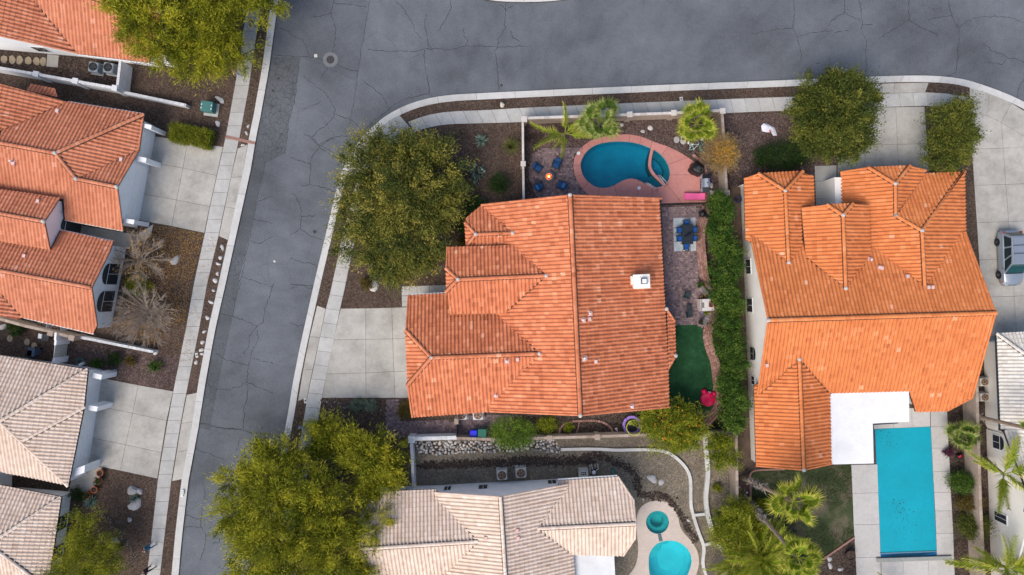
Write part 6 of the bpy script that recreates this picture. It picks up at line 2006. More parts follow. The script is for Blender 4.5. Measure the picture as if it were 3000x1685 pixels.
# single shrubs ------------------------------------------------------------------
SH = [('round clipped dark green shrub left of the fire pit wall', (1465, 540), 31, 30, 1.1, M_DARKSH, 1.0),
  ('dark green shrub tucked against the roof corner beside the mesquite', (1388, 602), 36, 32, 1.3, M_DARKSH, 1.0),
  ('lower dark green shrub between mesquite and main house', (1352, 652), 22, 34, 1.2, M_DARKSH, 1.0),
  ('small olive shrub at the bay below the dark shrubs', (1352, 706), 16, 14, .7, M_OLIVE, .7),
  ('small olive shrub beside the white boulder near the front path', (1072, 832), 20, 22, .8, M_OLIVE, .8),
  ('left one of the two grey green domed shrubs below the driveway', (1046, 1186), 19, 19, .8, M_GREYSH, 1.0),
  ('right one of the two grey green domed shrubs below the driveway', (1085, 1187), 21, 20, .8, M_GREYSH, 1.0),
  ('reddish brown shrub at the lower garage corner', (1192, 1200), 27, 32, 1.0, M_OLIVE, 1.0),
  ('grey green domed shrub under the medium yellow green tree', (1120, 1283), 26, 22, .9, M_GREYSH, 1.0),
  ('big leafy shrub next to the green bin', (1500, 1270), 78, 46, 2.2, M_BUSH, 2.4),
  ('straggly yellow shrub beside the leafy shrub in the side bed', (1605, 1247), 32, 25, .9, M_CITRUS, .7),
  ('small yellow green shrub inside the half round brick edging', (1668, 1252), 18, 16, .6, M_CITRUS, .5),
  ('dark shrub between trampoline and orange tree', (1897, 1228), 22, 26, 1.2, M_CITRUS, .6),
  ('dark low hedge shrub in front of the right orange house', (2288, 458), 96, 40, 1.4, M_DARKSH, 1.8),
  ('dark green shrub behind the brick side of the left orange house', (48, 965), 28, 24, 1.0, M_DARKSH, 1.0),
  ('smallest green ball shrub nearest the tan garage corner', (285, 1064), 18, 13, .6, M_HEDGE, .7),
  ('largest dark ball shrub below the low white wall', (336, 1052), 24, 20, .8, M_DARKSH, 1.0),
  ('pale open shrub between the two dark ball shrubs', (385, 1057), 19, 16, .6, M_OLIVE, .6),
  ('green ball shrub nearest the left pavement', (455, 1072), 19, 19, .7, M_HEDGE, .9),
  ('green shrub under the bare branches by the arched windows', (400, 835), 42, 34, .9, M_CITRUS, .8),
  ('dark leafy shrub beside the terracotta pots', (228, 1448), 22, 22, .9, M_DARKSH, .8),
  ('small green shrub in the tan yard by the wide white edging', (2100, 1430), 14, 12, .5, M_CITRUS, .4),
  ('upper green shrub between covered pool and cream house', (2815, 1410), 44, 34, 1.4, M_HEDGE, 1.0),
  ('brown shrub between the two green shrubs by the cream house', (2840, 1470), 48, 26, 1.3, M_OLIVE, .9),
  ('lower green shrub between covered pool and cream house', (2850, 1540), 50, 42, 1.5, M_ROUND, 1.2),
  ('purple leaved plant at the edge of the covered pool deck', (2778, 1325), 16, 13, .6, None, .5),
  ('low green shrub at the feet of the two leaning palms', (2235, 1480), 30, 28, .8, M_CITRUS, .6),
  ('leafy green shrub right of the yellow green citrus tree', (2222, 1548), 44, 40, 1.6, M_CITRUS, 1.0),
  ('dark green shrub under the crown of the lower leaning palm', (2300, 1610), 52, 42, 1.4, M_HEDGE, 1.0),
  ('green shrub at the bottom edge between the bushy feather palms', (2215, 1675), 50, 34, 1.5, M_CITRUS, 1.0)]
M_PURPLEL = leafy('purple_leaves', [(0, (.05, .015, .03)), (.5, (.12, .035, .07)), (1, (.22, .08, .13))], .25)
for i, (l, p, rx, ry, hg, m, dn) in enumerate(SH):
 area = rx * ry / 900
 shrub('shrub', l, p, rx, ry, hg, m or M_PURPLEL, 200 + i, max(30, int((110 if p[0] > 2750 else 80) * area)), 36, (.095, .030), shell=.5 if dn >= 1 else .3)
# clipped rectangular hedge by the left driveway
t = thing('clipped_hedge', 'bright green box clipped hedge beside the left driveway', 'hedge', P(562, 400, .1))
rgn = np.random.default_rng(77)
n = 560
u = rgn.uniform(-1, 1, (n, 3))
face = rgn.choice(5, n, p=[.6, .1, .1, .1, .1])
for f, (ax, sg) in enumerate(((2, 1), (0, 1), (0, -1), (1, 1), (1, -1))):
 u[face == f, ax] = sg * .92
u[face == 0, 2] = .95
c = P(563, 400, .65)
ang = R(-12)
loc = u * np.array([1.72, .72, .5])
pts = np.column_stack((loc[:, 0] * math.cos(ang) - loc[:, 1] * math.sin(ang) + c[0], loc[:, 0] * math.sin(ang) + loc[:, 1] * math.cos(ang) + c[1], loc[:, 2] + c[2]))
M_BOX = leafy('box_hedge_leaves', [(0, (.055, .080, .008)), (.4, (.150, .180, .014)), (.75, (.270, .290, .024)), (1, (.42, .40, .05))], .25)
me, _ = crown_mesh('foliage', c, (1.8, .8, .6), M_BOX, n, 40, (.085, .028), 3, clump=.16, pts=pts)
shift(me, ORG[t])
link('foliage', me, t)
MB().box((c[0], c[1], .55), (3.2, 1.2, .8), ang).obj('branch_core', M_BARK, t)
# golden dry bush over the wall by the bicycles
gb = thing('dry_bush', 'golden dry bush spilling over the right wall beside the bicycles', 'bush', P(2108, 455, .1))
me, cc = crown_mesh('twigs', P(2108, 452, 1.3), (1.42, 1.5, .8), M_GOLD, 260, 60, (.22, .016), 61, clump=.42, radial=1.3, shell=.25, tone=(0, .62), lobe_amp=.4)
shift(me, ORG[gb])
link('twigs', me, gb)
me, _ = crown_mesh('golden_leaves', P(2118, 448, 1.7), (.85, 1.0, .5), M_GOLD, 100, 44, (.11, .04), 62, clump=.28, tone=(.6, 1), shell=.2)
shift(me, ORG[gb])
link('golden_leaves', me, gb)
mb = MB()
b = Vector(P(2104, 458, .1))
for k in range(26):
 mb.tube([b, b.lerp(Vector(cc[k * 6]), .5) + Vector((0, 0, .15)), cc[k * 6]], [.022, .014, .005], 4)
mb.obj('stems', M_GREYBARK, gb)
# leafless trees ------------------------------------------------------------------
def bare_tree(label, base, tips_c, rad, n, seed, hgt, leaves=0):
 t = thing('leafless_tree', label, 'tree', P(base[0], base[1], .1))
 rg = random.Random(seed)
 b = Vector(P(base[0], base[1], .05))
 mb = MB()
 top = b + Vector((0, 0, .9))
 mb.tube([b, top], [.11, .09], 8)
 leafp = []
 for k in range(n):
  a = rg.random() * 6.283
  r = rg.random() ** .5
  zt = hgt * rg.uniform(.55, 1)
  q = Vector(P(tips_c[0] + math.cos(a) * r * rad[0], tips_c[1] + math.sin(a) * r * rad[1], zt))
  mid = top.lerp(q, .45) + Vector((rg.gauss(0, .12), rg.gauss(0, .12), .25))
  mb.tube([top, mid, q], [.05, .03, .012], 5, False)
  for j in range(8):
   s = mid.lerp(q, rg.uniform(.0, .8))
   d = (q - mid).normalized()
   e = s + (d + Vector((rg.gauss(0, .55), rg.gauss(0, .55), rg.gauss(.1, .3)))).normalized() * rg.uniform(.4, .9)
   m2 = s.lerp(e, .5) + Vector((rg.gauss(0, .04), rg.gauss(0, .04), .03))
   mb.tube([s, m2, e], [.018, .012, .006], 3, False)
   leafp.append(e)
   for i in range(3):
    f = m2.lerp(e, rg.random()) + Vector((rg.gauss(0, .22), rg.gauss(0, .22), rg.gauss(.05, .12)))
    mb.tube([m2, f], [.010, .005], 3, False)
    leafp.append(f)
 mb.obj('branches', M_GREYBARK, t)
 if leaves:
  me, _ = crown_mesh('last_leaves', P(tips_c[0], tips_c[1], hgt * .8), (1, 1, 1), M_GOLD, 0, 6, (.09, .03), seed, clump=.12, pts=[tuple(p) for p in rg.sample(leafp, leaves)], tone=(.3, .9))
  shift(me, ORG[t])
  link('last_leaves', me, t)
 return t
bare_tree('leafless grey tree with a fan of bare twigs in the leaf covered left yard', (455, 910), (415, 930), (112, 100), 72, 71, 3.2)
bare_tree('smaller leafless tree with a few yellow leaves near the left entry path', (430, 765), (415, 755), (92, 92), 46, 73, 3.0, 160)
# fallen leaves
def litter(label, poly, n, seed, size=.05):
 p = scatter_in(W(poly), n)
 nz = vnoise(p, .5, seed)
 k = nz + RNG.normal(0, .2, n) > .35
 p = p[k]
 m = len(p)
 a = RNG.random(m) * 6.28
 v = np.zeros((m, 3, 3))
 for j in range(3):
  an = a + j * 2.1
  v[:, j, 0] = p[:, 0] + np.cos(an) * size * (1.3 if j == 0 else .7)
  v[:, j, 1] = p[:, 1] + np.sin(an) * size * (1.3 if j == 0 else .7)
  v[:, j, 2] = .125 + RNG.random(m) * .03
 o = stuff(link('fallen_leaves', np_mesh('fallen_leaves', v.reshape(-1, 3), 3, np.repeat(RNG.random(m), 3), M_FALLEN)))
 return tag(o, label, 'leaves')
litter('orange fallen leaves under the leafless trees in the left yard', ZL1((1480, 830), (1925, 915), (1790, 1447)) + [(545, 960), (515, 1050), (470, 1035), (330, 960), (372, 760)], 7000, 3)
litter('fallen leaves scattered on the left pavement by the leafless tree', [(602, 690), (640, 695), (560, 1060), (520, 1060)], 260, 5)
# cacti -----------------------------------------------------------------------------
def pad_mesh(mb, c, d, up, ln, wd, th=.03):
 d = Vector(d).normalized()
 s = d.cross(Vector(up)).normalized()
 nrm = s.cross(d)
 n = 9
 vs = []
 for sg in (-1, 1):
  for k in range(n):
   a = 2 * math.pi * k / n
   vs.append(Vector(c) + d * (ln * .5 + math.cos(a) * ln * .5) + s * (math.sin(a) * wd * .5) + nrm * th * .35 * sg)
 c2 = [Vector(c) + d * ln * .5 + nrm * th * sg for sg in (-1, 1)]
 mb.add(vs + c2, [(k, (k + 1) % n, n + (k + 1) % n, n + k) for k in range(n)] + [((k + 1) % n, k, 2 * n) for k in range(n)] + [(n + k, n + (k + 1) % n, 2 * n + 1) for k in range(n)])
def prickly(label, px, r, n, seed):
 t = thing('prickly_pear', label, 'cactus', P(px[0], px[1], .1))
 rg = random.Random(seed)
 for k in range(n):
  mb = MB()
  mb.tone = rg.random()
  a, rr = rg.random() * 6.28, r * rg.random() ** .5
  z = .1 + max(0, .55 - rr * .35) * rg.random()
  q = P(px[0], px[1], 0)
  c = Vector((q[0] + math.cos(a) * rr, q[1] + math.sin(a) * rr * .9, z))
  d = Vector((math.cos(a) * .5 + rg.gauss(0, .35), math.sin(a) * .5 + rg.gauss(0, .35), .75))
  pad_mesh(mb, c, d, (rg.gauss(0, 1), rg.gauss(0, 1), .1), rg.uniform(.20, .30), rg.uniform(.14, .2))
  mb.obj('pad', M_CACTUS, t)
 return t
prickly('large blue green prickly pear cactus in the corner yard', (1398, 505), .72, 80, 81)
prickly('smaller prickly pear left of the large cactus', (1360, 488), .38, 30, 83)
prickly('prickly pear lower part beside the shrub at the roof corner', (1393, 532), .36, 22, 85)
def rosette(name, label, px, n, ln, wd, mat, seed, el=(.2, 1.3), cat='agave', z=.12):
 t = thing(name, label, cat, P(px[0], px[1], .1))
 rg = random.Random(seed)
 c = Vector(P(px[0], px[1], z))
 for k in range(n):
  mb = MB()
  a = k * 2.399 + rg.gauss(0, .1)
  e = el[0] + (el[1] - el[0]) * (k / n)
  d = Vector((math.cos(a) * math.cos(e), math.sin(a) * math.cos(e), math.sin(e)))
  s = d.cross(Vector((0, 0, 1))).normalized()
  l = ln * rg.uniform(.8, 1.1)
  up = s.cross(d)
  p = [c, c + d * l * .35, c + d * l * .75 - Vector((0, 0, .03 * l)), c + d * l]
  w = [wd * .7, wd, wd * .6, .003]
  vs = []
  for q, ww in zip(p, w):
   vs += [q - s * ww + up * ww * .5, q, q + s * ww + up * ww * .5]
  mb.tone = min(1, max(0, rg.gauss(.5, .25)))
  fs = []
  for i in range(3):
   for j in range(2):
    fs.append((i * 3 + j, i * 3 + j + 1, i * 3 + 4 + j, i * 3 + 3 + j))
  mb.add(vs, fs)
  mb.obj('leaf', mat, t)
 return t
M_YUCCA = toned('yucca_leaf', [(0, (.045, .065, .012)), (.5, (.11, .13, .025)), (1, (.26, .25, .08))], .7, 0, 10, 0)
rosette('agave', 'pale grey green agave above the prickly pears', (1410, 413), 46, .72, .055, M_CACTUS, 91)
rosette('yucca', 'spiky round yucca against the narrow garden wall', (1497, 430), 240, .95, .012, M_YUCCA, 93, (-.05, 1.45), 'yucca', .45)
rosette('aloe', 'blue green aloe on the rocks in the lower left yard', (397, 1459), 34, .6, .045, M_CACTUS, 95)
rosette('aloe', 'blue green aloe beside the terracotta pots', (268, 1468), 46, .75, .05, M_CACTUS, 97, (.0, 1.1))
rosette('agave', 'spiky green plant under the thin tree at lower left', (352, 1600), 60, .65, .02, M_YUCCA, 99, (.0, 1.3))
bc = thing('barrel_cactus', 'small brown barrel cactus in the corner yard', 'cactus', P(1320, 408, .1))
mb = MB()
c = P(1320, 408, .1)
for k in range(14):
 a = 2 * math.pi * k / 14
 mb.tube([(c[0] + .06 * math.cos(a), c[1] + .06 * math.sin(a), .44), (c[0] + .2 * math.cos(a), c[1] + .2 * math.sin(a), .36), (c[0] + .23 * math.cos(a), c[1] + .23 * math.sin(a), .22), (c[0] + .16 * math.cos(a), c[1] + .16 * math.sin(a), .1)], .05, 5)
mb.obj('ribs', plain('brown_cactus', (.09, .07, .04), .9, .3, 9), bc)
mb = MB()
rg = random.Random(3)
for k in range(90):
 a, e = rg.random() * 6.28, rg.random() * 1.3
 d = Vector((math.cos(a) * math.cos(e), math.sin(a) * math.cos(e), math.sin(e)))
 o = Vector((c[0], c[1], .24)) + d * .2
 mb.tube([o, o + d * .08], [.006, .001], 3, False)
stuff(mb.obj('spines', M_YUCCA, bc))
# palms -----------------------------------------------------------------------------
def fan_frond(seed, pet=.62, rad=.78, droop=.20):
 rg = random.Random(seed)
 mb = MB()
 mb.tone = .55
 mb.tube([(0, 0, 0), (pet * .5, 0, .06), (pet, 0, .04)], [.022, .016, .012], 5, False)
 n = 26
 for k in range(n):
  a0 = (k / (n - 1) - .5) * R(205)
  da = R(205) / n * .5
  r = rad * (1 - .18 * abs(a0) / 2.05) * rg.uniform(.92, 1.05)
  def pt(a, q, lift):
   z = .04 + lift - droop * (q * r) ** 2 * (1 + .25 * abs(a0))
   return (pet + math.cos(a) * q * r, math.sin(a) * q * r, z)
  base = len(mb.v)
  mb.tone = .08 + .32 * rg.random()
  v = [pt(a0 - da, .05, 0), pt(a0, .05, .02), pt(a0 + da, .05, 0), pt(a0 - da, .55, 0), pt(a0, .55, .035), pt(a0 + da, .55, 0)]
  mb.add(v, [(0, 3, 4, 1), (1, 4, 5, 2)])
  mb.tone = .45 + .5 * rg.random()
  e = a0 + rg.gauss(0, .04)
  tip = pt(e, 1.0, 0)
  tip = (tip[0], tip[1], tip[2] - .12 * rg.random())
  mb.add([pt(a0 - da, .55, 0), pt(a0, .55, .035), pt(a0 + da, .55, 0), tip], [(0, 3, 1), (1, 3, 2)])
 return mb
def feather_frond(seed, ln=2.2, droop=.20, wl=.62):
 rg = random.Random(seed)
 mb = MB()
 def ra(t):
  x = ln * t
  return Vector((x, 0, .45 * x - droop * x * x))
 mb.tone = .6
 mb.tube([ra(k / 8) for k in range(9)], [.03 - .003 * k for k in range(9)], 5, False)
 n = 38
 for k in range(n):
  t = .14 + .86 * k / n
  for sg in (-1, 1):
   b = ra(t)
   l = wl * (1.05 - .75 * t) * rg.uniform(.7, 1.15)
   d = Vector((.75 + rg.gauss(0, .12), sg * .75, .25 + rg.gauss(0, .15))).normalized()
   m = b + d * l * .55
   e = b + d * l + Vector((.05, 0, -.22 * l / .5))
   w = Vector((.024, 0, 0.010))
   mb.tone = min(1, max(0, .35 + .35 * t * rg.random() + rg.gauss(0, .12)))
   mb.add([b - w, b + w, m + w, m - w], [(0, 1, 2, 3)])
   mb.tone = min(1, .65 + .3 * rg.random())
   mb.add([m - w, m + w, e], [(0, 1, 2)])
 return mb
FANS = {}
def frond_meshes(kind, mat):
 key = (kind, mat.name)
 if key not in FANS:
  FANS[key] = [(fan_frond(i) if kind == 'fan' else feather_frond(i)).mesh('frond', mat) for i in range(4)]
 return FANS[key]
def palm(name, label, foot, head, hz, kind, mat, n, seed, scale=1.0, skirt=(0, 0), trunk=.17, el=(-.55, 1.2), tilt=None, boots=True):
 """foot = picture point of the trunk base, head = picture point of the crown centre at height hz"""
 t = thing(name, label, 'palm tree', P(foot[0], foot[1], .1))
 rg = random.Random(seed)
 A, B = Vector(P(foot[0], foot[1], .05)), Vector(P(head[0], head[1], hz))
 pts, rr = [], []
 m = max(4, int(hz / .5))
 for i in range(m + 1):
  k = i / m
  q = A.lerp(B, k)
  q += (Vector((0, 0, 1)) * 0)
  pts.append(q)
  rr.append(trunk * (1.35 - .45 * min(1, k * 3) + (.06 if i % 2 else 0)))
 MB().tube(pts, rr, 10).obj('trunk', M_PALMBARK, t)
 fm = frond_meshes(kind, mat)
 az = [k * 2.399 + rg.gauss(0, .4) for k in range(n)]
 for k in range(n):
  ob = bpy.data.objects.new('frond', fm[k % len(fm)])
  C.objects.link(ob)
  ob.parent = t
  a = az[k]
  e = el[0] + (el[1] - el[0]) * ((k + .5) / n) ** .85 + rg.gauss(0, .22)
  s = scale * rg.uniform(.6, 1.15) * (1 - .2 * (k / n))
  M = Matrix.Rotation(a, 4, 'Z') @ Matrix.Rotation(-e, 4, 'Y') @ Matrix.Rotation(rg.gauss(0, .45), 4, 'X') @ Matrix.Scale(s, 4)
  M.translation = B - ORG[t] + Vector((math.cos(a) * .08, math.sin(a) * .08, .05 + .1 * k / n))
  ob.matrix_local = M
 if skirt[1] > skirt[0]:
  mb = MB()
  ax = (B - A).normalized()
  u = ax.orthogonal().normalized()
  v = ax.cross(u)
  for k in range(150):
   s = skirt[0] + (skirt[1] - skirt[0]) * rg.random()
   a = rg.random() * 6.28
   d = u * math.cos(a) + v * math.sin(a)
   o = A.lerp(B, s) + d * trunk * .8
   mb.tone = rg.random()
   e = o + d * rg.uniform(.12, .32) + ax * rg.uniform(-.1, .35) + Vector((rg.gauss(0, .05), rg.gauss(0, .05), 0))
   mb.tube([o, o.lerp(e, .6) + d * .05, e], [.04, .03, .012], 4)
  stuff(mb.obj('frond_stubs', M_SKIRT, t))
 return t
palm('fan_palm', 'full fan palm leaning over the top edge of the kidney pool', (1745, 400), (1757, 352), 2.6, 'fan', M_FAN, 23, 301, 1.62, trunk=.16, el=(-.25, .85))
palm('fan_palm', 'bright yellow green fan palm in the corner by the bicycles', (2030, 380), (2040, 362), 2.4, 'fan', M_FAN_Y, 17, 303, 1.45, trunk=.14, el=(-.25, .85))
palm('feather_palm', 'young feather palm with four long fronds above the fire pit', (1648, 398), (1655, 392), 1.3, 'feather', M_FAN_Y, 8, 305, 1.45, trunk=.1, el=(-.2, .3))
palm('tall_fan_palm', 'upper of the two tall leaning fan palms on the winter lawn', (2172, 1398), (2325, 1470), 7.6, 'fan', M_FAN_Y, 17, 307, 1.7, (.17, .48), .17, el=(-.25, .85))
palm('tall_fan_palm', 'lower of the two tall leaning fan palms with long grey trunk', (2178, 1452), (2335, 1632), 8.4, 'fan', M_FAN_Y, 17, 309, 1.7, (.12, .45), .18, el=(-.25, .85))
palm('feather_palm', 'bushy feather palm at the bottom beside the diagonal wall', (2215, 1640), (2228, 1630), 2.6, 'feather', M_FAN_Y, 34, 311, 1.65, trunk=.16, el=(-.4, .9))
palm('feather_palm', 'second bushy feather palm at the bottom edge', (2270, 1700), (2290, 1700), 2.4, 'feather', M_FAN_Y, 30, 313, 1.6, trunk=.16, el=(-.4, .9))
palm('feather_palm', 'feather palm with pale frond reaching over the diagonal tan wall', (2150, 1650), (2150, 1655), 1.8, 'feather', M_FAN_Y, 22, 327, 1.35, trunk=.14, el=(-.35, .8))
palm('feather_palm', 'feather palm under the long grey leaning trunk', (2245, 1575), (2250, 1580), 1.8, 'feather', M_FAN_Y, 22, 329, 1.35, trunk=.14, el=(-.35, .8))
palm('fan_palm', 'low dark fan palm between covered pool and cream house', (2810, 1280), (2820, 1278), 1.5, 'fan', M_FAN, 34, 315, 1.2, trunk=.14, el=(-.3, .9))
palm('feather_palm', 'feather palm with six fronds in front of the cream wall', (2885, 1340), (2938, 1388), 4.2, 'feather', M_FAN_Y, 13, 317, 1.6, trunk=.12, el=(-.4, .5))
palm('feather_palm', 'feather palm at the lower right corner of the picture', (2890, 1640), (2945, 1662), 3.0, 'feather', M_FAN_Y, 22, 319, 1.75, trunk=.14, el=(-.4, .8))
palm('tall_palm', 'tall bare palm trunk crossing the white tiled roof at the right edge', (2836, 1214), (3040, 1262), 7.4, 'fan', M_FAN, 26, 321, 1.0, (.08, .22), .17)
palm('feather_palm', 'golden feather palm tips at the bottom edge below the lawn', (2480, 1725), (2485, 1722), 1.2, 'feather', M_GOLD, 12, 323, .8, trunk=.1, el=(.0, 1.0))
palm('feather_palm', 'small green feather palm tips at the bottom edge below the covered pool', (2612, 1722), (2614, 1722), 1.0, 'feather', M_FAN, 9, 325, .75, trunk=.1, el=(.0, 1.0))
# ================================================================== stones
def rock(name, label, px, s, seed, mat=None, group=None, rz=0.0, tone=.5, z=.1):
 mb = MB()
 mb.tone = tone
 c = P(px[0], px[1], z)
 o = mb.rock((0, 0, -.03), s, seed, 10, 6).obj(name, mat or M_ROCK)
 o.location = c
 o.rotation_euler = (0, 0, rz)
 tag(o, label, 'rock', group)
 return o
row = ZL1((2095, 1043), (2077, 1142), (2057, 1200), (2050, 1292), (2027, 1358)) + ZL2((2012, 100), (1988, 210), (1955, 357), (1925, 488), (1908, 588), (1898, 660), (1905, 697), (1847, 778))
for i, p in enumerate(row):
 rock('kerb_rock', 'white stone in the gravel strip of the left street, %s from the top' % ordn[i], p, (.17 + .05 * math.sin(i * 2.1), .2 + .05 * math.cos(i * 3.3), .16), 400 + i, None, 'white stones in the left gravel strip', i * .7, .85)
for i, (l, p, s, rz) in enumerate((('white stone in the triangle by the brick drain', (711, 425), (.16, .12, .1), .4), ('upper white stone above the brick drain', (727, 370), (.16, .13, .1), 1), ('lower white stone above the brick drain', (722, 390), (.13, .18, .1), .2),
  ('flat white stone above the teal green transformer box', (645, 292), (.45, .22, .12), -.5), ('white stone below the teal green transformer box', (638, 362), (.26, .22, .12), -.4), ('grey flat boulder in the left leaf covered yard', (513, 763), (.42, .36, .2), .6),
  ('pale stone between the ball shrubs and the tan driveway', (333, 1093), (.34, .3, .12), .2), ('two white stones at the end of the low white wall', (457, 1033), (.24, .2, .15), .3),
  ('tall white boulder beside the small olive shrub', (1096, 838), (.34, .62, .35), -.5), ('upper left boulder of the rock group at lower left', (390, 1437), (.42, .5, .35), -.4), ('upper right boulder of the rock group at lower left', (409, 1439), (.32, .24, .22), -.2),
  ('lower flat boulder of the rock group at lower left', (396, 1478), (.6, .5, .3), .1), ('small pale stone below the rock group at lower left', (380, 1523), (.22, .2, .14), .5), ('mossy boulder under the thin tree at lower left', (338, 1583), (.36, .3, .25), .2), ('white stone at the thin tree in the bottom left corner', (334, 1637), (.2, .14, .1), .3),
  ('larger pale boulder in the tan gravel yard', (1911, 1402), (.46, .36, .22), -.35), ('smaller square pale stone in the tan gravel yard', (1937, 1413), (.24, .32, .14), -.3), ('yellowish stone at the right of the spa deck', (2017, 1525), (.16, .16, .12), .2), ('small yellow stone above the spa deck', (1885, 1463), (.1, .12, .08), .2),
  ('left white stone in the gravel above the kidney pool', (1883, 385), (.2, .16, .12), .3), ('right white stone pair in the gravel above the kidney pool', (1905, 375), (.22, .26, .14), -.4), ('white stone at the foot of the full fan palm', (1822, 366), (.14, .2, .12), .4), ('white stone at the north wall of the pool yard', (2082, 362), (.14, .16, .12), .2),
  ('upper of two white stones beside the steel grill', (2083, 543), (.2, .26, .16), .1), ('lower of two white stones beside the steel grill', (2085, 563), (.2, .26, .16), .5), ('white stone in the dark bed right of the brick edging', (1806, 1258), (.12, .2, .1), .8),
  ('left pale stone in the planting corner below the lawn', (2430, 1637), (.26, .2, .16), .3), ('lower pale stone in the planting corner below the lawn', (2432, 1658), (.22, .26, .14), .6), ('right pale stone in the planting corner below the lawn', (2462, 1668), (.22, .18, .14), .2), ('white rubble stone in the left side yard beside the tan house', (8, 958), (.3, .3, .2), .1))):
 rock('boulder', l, p, s, 450 + i, None, None, rz, .75 if 'white' in l else .45)
# stepping stones
for i, p in enumerate(ZL0((42, 562), (118, 566), (187, 568), (270, 572), (348, 578), (410, 582))):
 o = MB().prism([(math.cos(a) * (.30 + .04 * math.sin(i + a * 3)), math.sin(a) * (.38 + .04 * math.cos(i * 2 + a * 2))) for a in [k * .785 for k in range(8)]], .0, .06).obj('stepping_stone', plain('tan_flagstone', (.36, .29, .20), .9, .15, 3))
 o.location = P(p[0], p[1], .1)
 tag(o, 'tan stepping stone in the top left side yard, %s from the left' % ordn[i], 'stepping stone', 'stepping stones')
for i, p in enumerate([(80, 1002), (101, 1013), (30, 992), (1982, 410), (2002, 402), (2001, 414)]):
 o = MB().prism([(math.cos(a) * .26, math.sin(a) * .3) for a in [k * .785 + .39 for k in range(8)]], .0, .05).obj('stepping_stone', M_ROCK if i > 2 else MATS['tan_flagstone'])
 o.location = P(p[0], p[1], .1)
 tag(o, ['middle tan flagstone in the cluttered side yard', 'right tan flagstone in the cluttered side yard', 'left tan flagstone in the cluttered side yard', 'lowest grey stepping stone by the bicycles', 'upper grey stepping stone by the bicycles', 'middle grey stepping stone by the bicycles'][i], 'stepping stone')
MB_ = MB().prism(W(ZL0((455, 515), (562, 528), (552, 640), (445, 630))), .0, .125)
structure(MB_.obj('side_slab', M_DRIVE))
# river stone bank: every stone is an object
bank = thing('stone_bank', 'bank of mixed grey river stones below the leafy shrub and white wall', 'stone bank', P(1430, 1310, 0))
zone = W([(1216, 1293), (1400, 1292), (1500, 1290), (1622, 1288), (1632, 1300), (1645, 1326), (1560, 1316), (1480, 1324), (1400, 1322), (1300, 1332), (1232, 1330)])
MB().prism(zone, .0, .112).obj('bank_bed', M_DIRT, bank)
rgs = np.random.default_rng(12)
cand = scatter_in(zone, 5000, rgs)
kept = []
for p in cand:
 s = .11 + .10 * rgs.random() ** 1.5
 if all((p[0] - q[0]) ** 2 + (p[1] - q[1]) ** 2 > ((s + q[2]) * .84) ** 2 for q in kept):
  kept.append((p[0], p[1], s))
 if len(kept) >= 298:
  break
protos = []
for k in range(14):
 mb = MB()
 mb.tone = (k + .5) / 14
 protos.append(mb.rock((0, 0, 0), (1, 1, .75), 500 + k, 7, 4).mesh('stone', M_RIPRAP))
for k, (x, y, s) in enumerate(kept):
 ob = bpy.data.objects.new('stone', protos[k % 14])
 C.objects.link(ob)
 ob.parent = bank
 ob.location = Vector((x, y, .10)) - ORG[bank]
 ob.scale = (s, s * (.8 + .3 * ((k * 7) % 10) / 10), s)
 ob.rotation_euler = (0, 0, k * 1.7)
# dark lava rubble bands in the tan yard and pale rubble by the hedge and driveway
def rubble(name, label, path, wid, n, tone, size=(.04, .10), seed=1):
 ln = chaikin(path, 1)
 rg = random.Random(seed)
 mb = MB()
 for k in range(n):
  q = at_len(ln, rg.random())
  s = size[0] + (size[1] - size[0]) * rg.random() ** 2
  mb.tone = rg.uniform(*tone)
  mb.rock(P(q[0] + rg.gauss(0, wid), q[1] + rg.gauss(0, wid), .105), (s, s * rg.uniform(.7, 1.2), s * .8), rg.random(), 5, 3)
 o = stuff(mb.obj(name, M_PEBBLE))
 return tag(o, label, 'rubble')
rubble('lava_rubble', 'winding band of dark lava rock across the tan yard', ZD((-560, 420), (-300, 400), (0, 385), (250, 375), (500, 350), (700, 360), (900, 355), (1050, 330), (1150, 310), (1250, 370), (1400, 430), (1480, 480), (1510, 570), (1510, 680), (1600, 700), (1750, 690), (1860, 790), (1920, 900), (1980, 1010), (2060, 1120)), 5.5, 2200, (.0, .8), (.05, .12))
rubble('lava_rubble', 'lower dark lava rock band beside the air conditioners', ZD((-500, 425), (0, 410), (300, 405), (600, 400), (900, 395), (1100, 370)), 4, 800, (.0, .7), (.05, .12), 2)
rubble('white_rubble', 'white and grey rubble between retaining wall and hedge', ZB((1745, 350), (1740, 450), (1735, 550), (1740, 620)), 5, 260, (.5, 1), (.04, .1), 3)
rubble('pale_rubble', 'pale pebbles in the bed beside the two domed shrubs', ZG((310, 1150), (450, 1180), (600, 1200), (860, 1230)), 8, 520, (.4, 1), (.04, .08), 4)
rubble('dark_rubble', 'dark lava rubble in the left corner of the pool yard', ZA((180, 650), (260, 620), (320, 620), (240, 700)), 7, 240, (.0, .3), (.05, .1), 5)
rubble('pale_rubble', 'pale rubble along the thin tree at lower left', ZL3((900, 820), (1000, 900), (1100, 1000), (1200, 1150), (1270, 1250), (1220, 1380)), 4, 260, (.5, 1), (.04, .09), 6)
